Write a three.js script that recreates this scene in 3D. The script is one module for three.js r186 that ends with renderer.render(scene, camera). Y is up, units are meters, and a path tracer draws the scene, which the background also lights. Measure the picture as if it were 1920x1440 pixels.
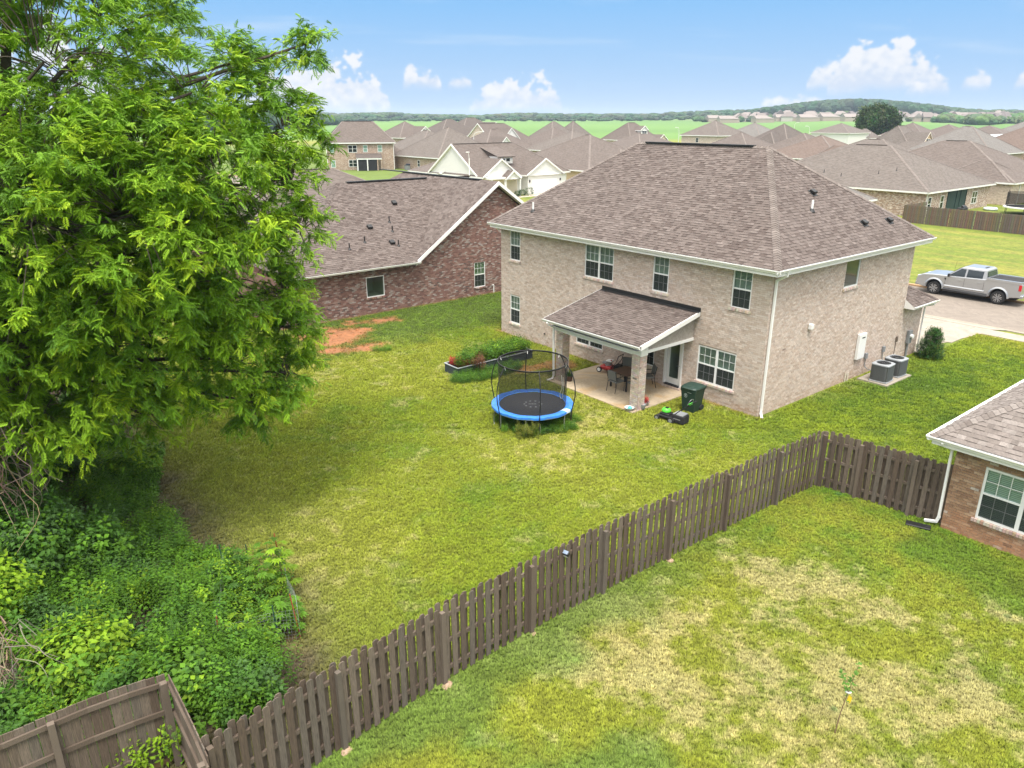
import * as THREE from 'three';
import { ImprovedNoise } from 'three/addons/math/ImprovedNoise.js';
import { RoundedBoxGeometry } from 'three/addons/geometries/RoundedBoxGeometry.js';
import { FontLoader } from 'three/addons/loaders/FontLoader.js';
import { TextGeometry } from 'three/addons/geometries/TextGeometry.js';

// ------------------------------------------------------------------ camera, sky, sun, exposure
const scene = new THREE.Scene();
const camera = new THREE.PerspectiveCamera(54.43, 4 / 3, 0.1, 12000);
camera.position.set(0, 10.67, 0);
camera.rotation.x = -0.3437;
scene.add(camera);
const renderer = new THREE.WebGLRenderer({ antialias: true });
renderer.toneMapping = THREE.LinearToneMapping;
renderer.toneMappingExposure = 2.5;
renderer.shadowMap.enabled = true;

const sun = new THREE.DirectionalLight(new THREE.Color(1, 0.95, 0.87), 1.7);
sun.position.set(3, 150, 40);
sun.target.position.set(0, 0, -22);
sun.castShadow = true;
sun.shadow.radius = 32;
sun.shadow.mapSize.set(4096, 4096);
Object.assign(sun.shadow.camera, { left: -60, right: 60, top: 60, bottom: -60, near: 10, far: 320 });
scene.add(sun, sun.target);

const perlin = new ImprovedNoise();
const noise = (x, y, z = 0) => perlin.noise(x, y, z);
const fbm = (x, y, z = 0, o = 4) => { let s = 0, a = 0.5, f = 1; for (let i = 0; i < o; i++) { s += a * noise(x * f, y * f, z + i * 7.3); f *= 2.03; a *= 0.5; } return s; };
const clamp = (v, a = 0, b = 1) => Math.min(b, Math.max(a, v));
const sstep = (a, b, v) => { const t = clamp((v - a) / (b - a)); return t * t * (3 - 2 * t); };
const mix = (a, b, t) => a + (b - a) * t;
const mix3 = (a, b, t) => [mix(a[0], b[0], t), mix(a[1], b[1], t), mix(a[2], b[2], t)];
function rng(seed) { let a = seed >>> 0; return () => { a = (a + 0x6D2B79F5) >>> 0; let t = Math.imul(a ^ (a >>> 15), 1 | a); t = (t + Math.imul(t ^ (t >>> 7), 61 | t)) ^ t; return ((t ^ (t >>> 14)) >>> 0) / 4294967296; }; }
const lin = v => Math.pow(v / 255, 2.2);
const C8 = (r, g, b) => [lin(r), lin(g), lin(b)];

// the sky: pale blue haze at the horizon, deeper blue higher up, fair weather cumulus and a thin bright veil of cloud overhead
{
  const W = 4096, H = 2048, data = new Float32Array(W * H * 4);
  // cumulus: azimuth and elevation in degrees (azimuth right of straight ahead), half width, base, top
  const cum = [[-12.9, 4.3, 0.1, 3.7], [-16.5, 2.6, 0.0, 2.9], [-6.4, 1.4, 1.9, 3.4], [-3.7, 0.9, 2.0, 2.9], [0.3, 3.4, 0.3, 2.75], [3.9, 0.9, 0.1, 0.8], [24.8, 3.4, 1.6, 4.6], [21.6, 1.5, 1.9, 3.4], [19.4, 2.2, 0.5, 1.5], [27.4, 1.3, 1.4, 3.2], [34.4, 2.4, 1.8, 3.7], [30, 0.8, 1.8, 2.9], [42, 5, 0.8, 4.4], [-30, 6, 0.2, 4.4], [-48, 7, 0.5, 5.2], [62, 7, 0.6, 4.6], [85, 6, 0.5, 4.2], [-75, 8, 0.6, 5.5], [-105, 7, 0.4, 4.6], [118, 8, 0.5, 5.2], [150, 7, 0.6, 4.8], [-140, 7, 0.5, 4.9], [-172, 8, 0.5, 5]];
  for (let j = 0; j < H; j++) {
    const el = ((j + 0.5) / H - 0.5) * 180, er = el * Math.PI / 180;
    for (let i = 0; i < W; i++) {
      const az = ((i + 0.5) / W - 0.25) * 360;                       // u = 0.25 is -z, straight ahead of the camera
      const a = (((az + 180) % 360) + 360) % 360 - 180, ar = a * Math.PI / 180;
      let c;
      if (el < 0) { c = [0.12, 0.15, 0.1]; }
      else {
        const t = Math.pow(clamp(el / 9), 0.75);
        c = mix3([0.245, 0.305, 0.385], [0.09, 0.218, 0.385], t);
        const dx = Math.cos(er) * Math.sin(ar), dy = Math.sin(er), dz = Math.cos(er) * Math.cos(ar), px = dx / (dy + 0.09), pz = dz / (dy + 0.09);
        const wsp = el > 1 && el < 30 ? sstep(0.04, 0.45, fbm(px * 0.55 + 3, pz * 1.3 + 1, 0.4, 5)) * sstep(1.5, 6, el) : 0;
        c = mix3(c, [0.34, 0.37, 0.4], 0.4 * wsp);
        c = mix3(c, [0.35, 0.39, 0.43], sstep(8.5, 15, el)); c = mix3(c, [1.12, 1.1, 1.07], sstep(14, 36, el));       // thin bright veil of high cloud
        if (el > 14) { const v = 1 + 0.16 * fbm(px * 1.1, pz * 1.1, 5.5, 2) * sstep(14, 30, el); c = c.map(q => q * v); }
        // cumulus
        let dens = 0, sh = 0;
        if (el < 9) for (const [ca, hw, b, tp] of cum) {
          let d = a - ca; if (d > 180) d -= 360; if (d < -180) d += 360;
          if (Math.abs(d) > hw * 1.6 || el > tp * 1.5 + 1) continue;
          const n = fbm(dx * 34 + ca, dy * 44, dz * 34, 5), n2 = fbm(dx * 90, dy * 110 + ca, dz * 90, 4);
          const prof = Math.sqrt(Math.max(0, 1 - (d / hw) ** 2));
          const top = b + (tp - b) * prof * (0.98 + 1.35 * n + 0.75 * n2);
          const q = sstep(0, 0.55, top - el) * sstep(-0.35, 0.45, el - b + 0.5 * n) * sstep(0, 0.25, prof);
          if (q > dens) { dens = q; sh = clamp((el - b) / Math.max(0.4, tp - b) + 1.5 * n2 + 0.9 * n); }
        }
        if (dens > 0) c = mix3(c, mix3([0.295, 0.32, 0.37], [0.41, 0.4, 0.395], sh), dens * 0.82 * sstep(-0.2, 0.8, el + 0.2));
      }
      const k = (j * W + i) * 4; data[k] = c[0]; data[k + 1] = c[1]; data[k + 2] = c[2]; data[k + 3] = 1;
    }
  }
  const sky = new THREE.DataTexture(data, W, H, THREE.RGBAFormat, THREE.FloatType);
  sky.mapping = THREE.EquirectangularReflectionMapping; sky.magFilter = THREE.LinearFilter; sky.minFilter = THREE.LinearFilter; sky.needsUpdate = true;
  scene.background = sky; scene.environment = sky;
}

// ------------------------------------------------------------------ helpers
const V3 = (x, y, z) => new THREE.Vector3(x, y, z);
const used = new Map();
function numbered(name) { const n = used.get(name) || 0; used.set(name, n + 1); return n ? `${name}_${String(n).padStart(3, '0')}` : name; }
function tag(o, label, category, group, kind) {
  if (kind) o.userData.kind = kind; if (label) o.userData.label = label; if (category) o.userData.category = category; if (group) o.userData.group = group; return o;
}
function thing(name, label, category, pos = [0, 0, 0], turn = 0, group) {
  const o = new THREE.Group(); o.name = numbered(name); o.position.set(...pos); o.rotation.y = turn; scene.add(o); return tag(o, label, category, group);
}
function shade(o) { o.traverse(m => { if (m.isMesh) { m.castShadow = true; m.receiveShadow = true; } }); return o; }

// the building grid: the back wall of the tan brick house runs along +x, its outside is +z; origin at that house's near corner
const GA = -50.853 * Math.PI / 180, GX = V3(Math.cos(GA), 0, -Math.sin(GA)), GZ = V3(Math.sin(GA), 0, Math.cos(GA)), GO = V3(9.23, 0, -26.09);
const grid = (x, z, y = 0) => [GO.x + GX.x * x + GZ.x * z, y, GO.z + GX.z * x + GZ.z * z];
const toGrid = (x, z) => [(x - GO.x) * GX.x + (z - GO.z) * GX.z, (x - GO.x) * GZ.x + (z - GO.z) * GZ.z];

class GB {                                                            // collects faces into ONE mesh
  constructor() { this.p = []; this.n = []; this.c = []; this.u = []; }
  tri(a, b, c, col = [1, 1, 1], uv) {
    const ux = b[0] - a[0], uy = b[1] - a[1], uz = b[2] - a[2], vx = c[0] - a[0], vy = c[1] - a[1], vz = c[2] - a[2];
    let nx = uy * vz - uz * vy, ny = uz * vx - ux * vz, nz = ux * vy - uy * vx; const l = Math.hypot(nx, ny, nz) || 1; nx /= l; ny /= l; nz /= l;
    this.p.push(...a, ...b, ...c);
    for (let i = 0; i < 3; i++) { this.n.push(nx, ny, nz); this.c.push(col[0], col[1], col[2]); }
    if (uv) this.u.push(...uv[0], ...uv[1], ...uv[2]);
    else { const ax = Math.abs(nx), ay = Math.abs(ny), az = Math.abs(nz); for (const q of [a, b, c]) { if (ay >= ax && ay >= az) this.u.push(q[0], q[2]); else if (ax > az) this.u.push(q[2], q[1]); else this.u.push(q[0], q[1]); } }
  }
  quad(a, b, c, d, col, uv) { this.tri(a, b, c, col, uv && [uv[0], uv[1], uv[2]]); this.tri(a, c, d, col, uv && [uv[0], uv[2], uv[3]]); return this; }
  poly(pts, col, uv) { for (let i = 1; i < pts.length - 1; i++) this.tri(pts[0], pts[i], pts[i + 1], col, uv && [uv[0], uv[i], uv[i + 1]]); return this; }
  box(x0, y0, z0, x1, y1, z1, col) {
    const a = [x0, y0, z0], b = [x1, y0, z0], c = [x1, y1, z0], d = [x0, y1, z0], e = [x0, y0, z1], f = [x1, y0, z1], g = [x1, y1, z1], h = [x0, y1, z1];
    this.quad(e, f, g, h, col); this.quad(b, a, d, c, col); this.quad(a, e, h, d, col); this.quad(f, b, c, g, col); this.quad(h, g, c, d, col); this.quad(a, b, f, e, col); return this;
  }
  add(geo, m, col = [1, 1, 1]) {
    const g = geo.index ? geo.toNonIndexed() : geo.clone(); if (m) g.applyMatrix4(m);
    const p = g.attributes.position.array, n = g.attributes.normal.array, u = g.attributes.uv ? g.attributes.uv.array : null, cc = g.attributes.color ? g.attributes.color.array : null;
    for (let i = 0; i < p.length / 3; i++) { this.p.push(p[i * 3], p[i * 3 + 1], p[i * 3 + 2]); this.n.push(n[i * 3], n[i * 3 + 1], n[i * 3 + 2]); if (cc) this.c.push(cc[i * 3], cc[i * 3 + 1], cc[i * 3 + 2]); else this.c.push(col[0], col[1], col[2]); this.u.push(u ? u[i * 2] : 0, u ? u[i * 2 + 1] : 0); }
    return this;
  }
  bar(a, b, r, col, seg = 6, r2 = r) {                                // a round bar from a to b
    const A = V3(...a), B = V3(...b), L = A.distanceTo(B); if (L < 1e-5) return this;
    const g = new THREE.CylinderGeometry(r2, r, L, seg, 1, false); const m = new THREE.Matrix4();
    m.compose(A.clone().add(B).multiplyScalar(0.5), new THREE.Quaternion().setFromUnitVectors(V3(0, 1, 0), B.clone().sub(A).normalize()), V3(1, 1, 1)); return this.add(g, m, col);
  }
  tube(pts, r, col, seg = 6, n = pts.length * 4) { return this.add(new THREE.TubeGeometry(new THREE.CatmullRomCurve3(pts.map(p => V3(...p))), n, r, seg), null, col); }
  taper(pts, r0, r1, col, seg = 6) {                                  // tapering limb along a polyline
    const cv = new THREE.CatmullRomCurve3(pts.map(p => V3(...p))), N = Math.max(4, pts.length * 3), fr = cv.computeFrenetFrames(N, false), ring = [];
    for (let i = 0; i <= N; i++) { const q = cv.getPointAt(i / N), r = mix(r0, r1, i / N), R = []; for (let k = 0; k < seg; k++) { const a = k / seg * 6.2832, w = 1 + 0.12 * Math.sin(k * 2.3 + i * 1.1); R.push([q.x + r * w * (Math.cos(a) * fr.normals[i].x + Math.sin(a) * fr.binormals[i].x), q.y + r * w * (Math.cos(a) * fr.normals[i].y + Math.sin(a) * fr.binormals[i].y), q.z + r * w * (Math.cos(a) * fr.normals[i].z + Math.sin(a) * fr.binormals[i].z)]); } ring.push(R); }
    for (let i = 0; i < N; i++) for (let k = 0; k < seg; k++) { const l = (k + 1) % seg; this.quad(ring[i][k], ring[i][l], ring[i + 1][l], ring[i + 1][k], col); }
    return this;
  }
  geo() {
    const g = new THREE.BufferGeometry();
    g.setAttribute('position', new THREE.Float32BufferAttribute(this.p, 3)); g.setAttribute('normal', new THREE.Float32BufferAttribute(this.n, 3));
    g.setAttribute('color', new THREE.Float32BufferAttribute(this.c, 3)); g.setAttribute('uv', new THREE.Float32BufferAttribute(this.u, 2)); return g;
  }
  build(name, mat, parent) { const m = new THREE.Mesh(this.geo(), mat); m.name = name; m.castShadow = m.receiveShadow = true; if (parent) parent.add(m); else { m.name = numbered(name); scene.add(m); } return m; }
}
const part = (name, mat, parent, f) => { const b = new GB(); f(b); return b.build(name, mat, parent); };
function mesh(name, geo, mat, parent, pos, rot) { const m = new THREE.Mesh(geo, mat); m.name = parent ? name : numbered(name); m.castShadow = m.receiveShadow = true; if (pos) m.position.set(...pos); if (rot) m.rotation.set(...rot); (parent || scene).add(m); return m; }
const rbox = (w, h, d, r = 0.02, s = 2) => new RoundedBoxGeometry(w, h, d, s, Math.min(r, w / 2.01, h / 2.01, d / 2.01));
const TR = (x, y, z, rx = 0, ry = 0, rz = 0, sx = 1, sy = sx, sz = sx) => new THREE.Matrix4().compose(V3(x, y, z), new THREE.Quaternion().setFromEuler(new THREE.Euler(rx, ry, rz)), V3(sx, sy, sz));

// computed textures: fn(i, j) gives rgb 0..1 (sRGB)
function tex(W, H, fn, srgb = true) {
  const d = new Uint8Array(W * H * 4);
  for (let j = 0; j < H; j++) for (let i = 0; i < W; i++) { const c = fn(i, j), k = (j * W + i) * 4; d[k] = clamp(c[0]) * 255; d[k + 1] = clamp(c[1]) * 255; d[k + 2] = clamp(c[2]) * 255; d[k + 3] = 255; }
  const t = new THREE.DataTexture(d, W, H, THREE.RGBAFormat); t.wrapS = t.wrapT = THREE.RepeatWrapping; t.magFilter = THREE.LinearFilter; t.minFilter = THREE.LinearMipmapLinearFilter; t.generateMipmaps = true; if (srgb) t.colorSpace = THREE.SRGBColorSpace; t.needsUpdate = true; return t;
}
const rep = (t, x, y = x) => { const c = t.clone(); c.repeat.set(x, y); c.needsUpdate = true; return c; };
const R0 = rng(11);
const tileN = (S, f, seed) => (i, j) => { const a = i / S * 6.28318, b = j / S * 6.28318, r = f / 6.28318; return fbm(Math.cos(a) * r + seed, Math.sin(a) * r + Math.cos(b) * r, Math.sin(b) * r + seed * 0.7, 4); };
const grainT = (() => { const n1 = tileN(256, 9, 3), n2 = tileN(256, 40, 8); return tex(256, 256, (i, j) => { const v = 0.94 + 0.16 * n1(i, j) + 0.14 * n2(i, j) + 0.08 * (R0() - 0.5); return [v, v, v]; }); })();
const bumpT = (() => { const n1 = tileN(256, 14, 5); return tex(256, 256, (i, j) => { const v = 0.5 + 0.5 * n1(i, j) + 0.5 * (R0() - 0.5); return [v, v, v]; }, false); })();
const woodT = tex(128, 512, (i, j) => { const g = fbm(i * 0.16, j * 0.011, 2.2, 4), k = fbm(i * 0.5, j * 0.03, 7.1, 2), v = 0.82 + 0.36 * g + 0.25 * k; return [v, v * 0.985, v * 0.965]; });
const std = (c, rough = 0.8, o = {}) => new THREE.MeshStandardMaterial({ color: new THREE.Color().setRGB(...c), roughness: rough, side: THREE.DoubleSide, ...o });
const vcol = (rough = 0.85, o = {}) => new THREE.MeshStandardMaterial({ color: 0xffffff, roughness: rough, vertexColors: true, side: THREE.DoubleSide, ...o });
const M = {
  vc: vcol(), vcGrain: vcol(0.95, { map: grainT }), vcGloss: vcol(0.45), vcRough: vcol(1),
  white: std([0.8, 0.79, 0.77], 0.5), whiteGloss: std([0.78, 0.78, 0.77], 0.35), cream: std([0.62, 0.58, 0.48], 0.6),
  black: std([0.012, 0.012, 0.013], 0.5), blackMatte: std([0.016, 0.016, 0.018], 0.85), rubber: std([0.02, 0.02, 0.021], 0.8), steel: std([0.42, 0.43, 0.45], 0.35, { metalness: 0.8 }), grey: std([0.22, 0.23, 0.24], 0.55),
  glass: new THREE.MeshPhysicalMaterial({ color: new THREE.Color().setRGB(0.72, 0.85, 0.8), roughness: 0.03, transmission: 1, thickness: 0, ior: 1.5 }),
  glassDark: new THREE.MeshPhysicalMaterial({ color: new THREE.Color().setRGB(0.012, 0.02, 0.019), roughness: 0.04, ior: 1.5 }),
  room: std([0.32, 0.3, 0.27], 0.9), blind: std([0.42, 0.43, 0.41], 0.7),
  mortar: std([0.43, 0.36, 0.3], 0.95, { map: rep(grainT, 1.3) }), mortarGrey: std([0.36, 0.33, 0.31], 0.95, { map: rep(grainT, 1.3) }),
};
// convex clip of a polygon (list of [s,t]) by a convex counter-clockwise polygon
function clipPoly(sub, cl) {
  let out = sub;
  for (let i = 0; i < cl.length && out.length; i++) {
    const a = cl[i], b = cl[(i + 1) % cl.length], ex = b[0] - a[0], ey = b[1] - a[1], inp = out; out = [];
    const side = p => ex * (p[1] - a[1]) - ey * (p[0] - a[0]);
    for (let k = 0; k < inp.length; k++) { const p = inp[k], q = inp[(k + 1) % inp.length], sp = side(p), sq = side(q); if (sp >= -1e-9) out.push(p); if ((sp > 1e-9 && sq < -1e-9) || (sp < -1e-9 && sq > 1e-9)) { const t = sp / (sp - sq); out.push([p[0] + (q[0] - p[0]) * t, p[1] + (q[1] - p[1]) * t]); } }
  }
  return out;
}
const inside = (p, cl) => { for (let i = 0; i < cl.length; i++) { const a = cl[i], b = cl[(i + 1) % cl.length]; if ((b[0] - a[0]) * (p[1] - a[1]) - (b[1] - a[1]) * (p[0] - a[0]) < -1e-9) return false; } return true; };

// ------------------------------------------------------------------ masonry, shingles, windows
const LIMIT = 300;
const basis = (P, U, Vv, N) => new THREE.Matrix4().makeBasis(V3(...U), V3(...Vv), V3(...N)).setPosition(...P);
const at3 = (P, U, Vv, N, s, t, n) => [P[0] + U[0] * s + Vv[0] * t + N[0] * n, P[1] + U[1] * s + Vv[1] * t + N[1] * n, P[2] + U[2] * s + Vv[2] * t + N[2] * n];
const pick = (pal, r) => { let t = r * pal.total; for (let i = 0; i < pal.length; i++) { t -= pal[i].w; if (t <= 0) return i; } return pal.length - 1; };
function palette(list, rough = 0.92) { const p = list.map(([w, c]) => ({ w, c, m: std(c, rough, { map: rep(grainT, 1.7) }) })); p.total = p.reduce((a, b) => a + b.w, 0); return p; }
const YUP = [0, 1, 0];
const brickGeo = new THREE.BoxGeometry(0.193, 0.0665, 0.02);
function pieces(house) { house.updateMatrixWorld(true); return { house, bricks: [], shingles: [], eye: house.worldToLocal(camera.position.clone()), stuffB: new GB(), stuffS: new GB() }; }

function brickWall(ctx, o) {
  const { P, U, N, poly, openings = [], pal, seed = 1 } = o, R = rng(seed * 977 + 13);
  const shape = new THREE.Shape(poly.map(p => new THREE.Vector2(...p)));
  for (const [a, b, c, d] of openings) shape.holes.push(new THREE.Path([new THREE.Vector2(a, b), new THREE.Vector2(a, d), new THREE.Vector2(c, d), new THREE.Vector2(c, b)]));
  const b = new GB(); b.add(new THREE.ShapeGeometry(shape), basis(at3(P, U, YUP, N, 0, 0, -0.011), U, YUP, N));
  const f = (s, t, n) => at3(P, U, YUP, N, s, t, n);
  for (const [a, y0, c, y1] of openings) { b.quad(f(a, y0, -0.011), f(a, y0, -0.13), f(a, y1, -0.13), f(a, y1, -0.011)); b.quad(f(c, y0, -0.13), f(c, y0, -0.011), f(c, y1, -0.011), f(c, y1, -0.13)); b.quad(f(a, y1, -0.011), f(c, y1, -0.011), f(c, y1, -0.13), f(a, y1, -0.13)); b.quad(f(a, y0, -0.13), f(c, y0, -0.13), f(c, y0, -0.011), f(a, y0, -0.011)); }
  const wall = b.build(o.name || 'wall', o.mortar || M.mortar, ctx.house);
  const xs = poly.map(p => p[0]), ys = poly.map(p => p[1]), x0 = Math.min(...xs), x1 = Math.max(...xs), y0 = Math.min(...ys), y1 = Math.max(...ys);
  const NRM = basis([0, 0, 0], U, YUP, N), Q = new THREE.Quaternion().setFromRotationMatrix(NRM);
  const W = 0.2032, Hc = 0.0762;
  for (let j = 0, y = y0; y < y1; j++, y += Hc) for (let s = x0 - (j % 2) * W / 2; s < x1; s += W) {
    let rects = [[Math.max(s, x0), y, Math.min(s + 0.193, x1), y + 0.0665]];
    for (const [a, c, e, g] of openings) { const nx = []; for (const r of rects) { if (r[2] <= a || r[0] >= e || r[3] <= c + 0.02 || r[1] >= g - 0.02) nx.push(r); else { if (r[0] < a) nx.push([r[0], r[1], a, r[3]]); if (r[2] > e) nx.push([e, r[1], r[2], r[3]]); } } rects = nx; }
    for (const r of rects) {
      if (r[2] - r[0] < 0.025) continue;
      let q = [[r[0], r[1]], [r[2], r[1]], [r[2], r[3]], [r[0], r[3]]];
      const whole = q.every(p => inside(p, poly)); if (!whole) { q = clipPoly(q, poly); if (q.length < 3) continue; }
      const k = pick(pal, clamp(R() * 0.8 + 0.2 * (0.5 + 0.9 * fbm((r[0] + seed * 9) * (o.blot || 0.9), r[1] * (o.blot || 0.9) * 1.4, seed, 3)))), v = 0.91 + 0.18 * R(), out = 0.004 * R();
      let col = pal[k].c.map(c => c * v);
      if (o.stain) col = o.stain(r[0], r[1], col, R);
      const cx = (r[0] + r[2]) / 2, cy = (r[1] + r[3]) / 2, w3 = f(cx, cy, 0), d = Math.hypot(w3[0] - ctx.eye.x, w3[1] - ctx.eye.y, w3[2] - ctx.eye.z);
      const emit = () => { const F = q.map(p => f(p[0], p[1], out)), B = q.map(p => f(p[0], p[1], -0.014)); ctx.stuffB.poly(F, col); for (let i = 0; i < q.length; i++) { const n = (i + 1) % q.length; ctx.stuffB.quad(F[n], F[i], B[i], B[n], col); } };
      if (whole && r[2] - r[0] > 0.19 && !o.far) ctx.bricks.push({ d, emit, own: () => { const m = new THREE.Mesh(brickGeo, pal[k].m); m.name = 'brick'; m.position.set(...f(cx, cy, out - 0.01)); m.quaternion.copy(Q); m.castShadow = m.receiveShadow = true; wall.add(m); } }); else emit();
    }
  }
  return wall;
}
// a brick sill of headers laid on edge under an opening
function brickSill(ctx, o, s0, s1, y, pal, R = rng(5)) {
  part('sill', M.vcGrain, ctx.house, b => { const n = Math.round((s1 - s0) / 0.075), w = (s1 - s0) / n; for (let i = 0; i < n; i++) { const c = pal[pick(pal, R())].c.map(v => v * (0.95 + 0.25 * R())), a = s0 + i * w + 0.004, e = s0 + (i + 1) * w - 0.004, f = (s, t, q) => at3(o.P, o.U, YUP, o.N, s, t, q); const pr = 0.045 + 0.006 * R();
      const p = [f(a, y - 0.1, -0.1), f(e, y - 0.1, -0.1), f(e, y - 0.1, pr), f(a, y - 0.1, pr), f(a, y + 0.012, -0.1), f(e, y + 0.012, -0.1), f(e, y - 0.012, pr), f(a, y - 0.012, pr)];
      b.quad(p[4], p[7], p[6], p[5], c); b.quad(p[3], p[2], p[6], p[7], c); b.quad(p[0], p[3], p[7], p[4], c); b.quad(p[2], p[1], p[5], p[6], c); b.quad(p[0], p[1], p[2], p[3], c); } });
}
const shGeo = {};
function shingleGeo(w, th) { const k = w + '|' + th; if (!shGeo[k]) { const b = new GB(), e = 0.146, A = [0, 0, th], B = [w, 0, th], Cc = [w, e, 0.003], D = [0, e, 0.003]; b.quad(A, B, Cc, D); b.quad([0, 0, 0], [w, 0, 0], B, A); b.tri([0, 0, 0], A, D); b.tri([w, 0, 0], Cc, B); shGeo[k] = b.geo(); } return shGeo[k]; }
const TABS = [0.155, 0.2, 0.245, 0.3, 0.36];
// one roof plane: pts = polygon in house coordinates whose first edge is the eave
function shinglePlane(ctx, o) {
  const { pts, pal, seed = 1 } = o, R = rng(seed * 331 + 7), P = pts[0];
  const U = V3(...pts[1]).sub(V3(...P)).normalize(), nn = U.clone().cross(V3(...pts[pts.length - 1]).sub(V3(...P))).normalize(); if (nn.y < 0) nn.negate();
  const Vv = nn.clone().cross(U).normalize(), u = U.toArray(), v = Vv.toArray(), n = nn.toArray();
  const st = pts.map(q => { const d = V3(...q).sub(V3(...P)); return [d.dot(U), d.dot(Vv)]; });
  let ar = 0; for (let i = 0; i < st.length; i++) { const a = st[i], c = st[(i + 1) % st.length]; ar += a[0] * c[1] - a[1] * c[0]; } if (ar < 0) st.reverse();
  const deck = new GB(); deck.poly(pts.map(q => [q[0], q[1] - 0.004, q[2]]), [1, 1, 1]);
  const roof = deck.build(o.name || 'roof', o.deck || pal[1].m, o.parent || ctx.house);
  const sx0 = Math.min(...st.map(p => p[0])), sx1 = Math.max(...st.map(p => p[0])), ty0 = Math.min(...st.map(p => p[1])), ty1 = Math.max(...st.map(p => p[1]));
  const Q = new THREE.Quaternion().setFromRotationMatrix(new THREE.Matrix4().makeBasis(U, Vv, nn));
  const f = (s, t, q) => at3(P, u, v, n, s, t, q);
  for (let j = 0, t = ty0; t < ty1; j++, t += 0.143) {
    let s = sx0 - R() * 0.4, up = R() < 0.5;
    while (s < sx1) {
      const w = TABS[Math.floor(R() * 5)], th = up ? 0.021 : 0.008; up = !up;
      let q = [[s, t], [s + w, t], [s + w, t + 0.146], [s, t + 0.146]]; const whole = q.every(p => inside(p, st)); if (!whole) q = clipPoly(q, st);
      if (q.length > 2) {
        const k = pick(pal, clamp(R() * 0.9 + (th > 0.01 ? 0.1 : 0))), vv = 0.9 + 0.2 * R(), col = pal[k].c.map(c => c * vv), s0 = s, t0 = t, hz = p => mix(th, 0.003, clamp((p[1] - t0) / 0.146));
        const w3 = f(s + w / 2, t + 0.07, 0), d = Math.hypot(w3[0] - ctx.eye.x, w3[1] - ctx.eye.y, w3[2] - ctx.eye.z) / (0.4 + w);
        const emit = () => { const F = q.map(p => f(p[0], p[1], hz(p))), B = q.map(p => f(p[0], p[1], 0)); ctx.stuffS.poly(F, col); for (let i = 0; i < q.length; i++) { const m = (i + 1) % q.length; if (Math.abs(q[i][1] - t0 - 0.146) < 1e-3 && Math.abs(q[m][1] - t0 - 0.146) < 1e-3) continue; ctx.stuffS.quad(F[m], F[i], B[i], B[m], col); } };
        if (whole && !o.far && w > 0.19) ctx.shingles.push({ d, emit, own: () => { const m = new THREE.Mesh(shingleGeo(w, th), pal[k].m); m.name = 'shingle'; m.position.set(...f(s0, t0, 0)); m.quaternion.copy(Q); m.castShadow = m.receiveShadow = true; roof.add(m); } }); else emit();
      }
      s += w;
    }
  }
  return roof;
}
// overlapping cap shingles along a hip or ridge from a to b (a low); nA, nB the normals of the planes on either side
function capLine(ctx, a, b, nA, nB, pal, seed, parent) {
  const R = rng(seed), A = V3(...a), B = V3(...b), D = B.clone().sub(A), L = D.length(); D.normalize();
  const sideOf = n => { const s = n.clone().cross(D).normalize(); return s; };
  const NA = V3(...nA), NB = V3(...nB), up = NA.clone().add(NB).normalize();
  let sa = NA.clone().cross(D).normalize(), sb = NB.clone().cross(D).normalize(); if (sa.dot(NB) > 0) sa.negate(); if (sb.dot(NA) > 0) sb.negate();
  const w = 0.155, e = 0.15, g = new GB(), q = (sv, k, h, l) => sv.clone().multiplyScalar(k).addScaledVector(up, h).addScaledVector(D, l).toArray();
  for (const sv of [sa, sb]) { g.quad(q(sv, 0, 0.046, 0), q(sv, w, 0.034, 0), q(sv, w, 0.02, e), q(sv, 0, 0.03, e)); g.quad(q(sv, 0, 0.005, 0), q(sv, w, 0.004, 0), q(sv, w, 0.034, 0), q(sv, 0, 0.046, 0)); }
  const geo = g.geo(), n = Math.floor(L / 0.143);
  for (let i = 0; i < n; i++) { const m = new THREE.Mesh(geo, pal[pick(pal, R())].m); m.name = 'cap_shingle'; m.position.copy(A).addScaledVector(D, i * 0.143); m.castShadow = m.receiveShadow = true; (parent || ctx.house).add(m); }
}
function finish(ctx) {
  for (const [list, gb, nm] of [[ctx.bricks, ctx.stuffB, 'brickwork'], [ctx.shingles, ctx.stuffS, 'shingles']]) {
    list.sort((a, b) => a.d - b.d); list.forEach((c, i) => i < LIMIT ? c.own() : c.emit());
    if (gb.p.length) tag(gb.build(nm, M.vcGrain, ctx.house), null, null, null, 'stuff');
  }
}
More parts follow.
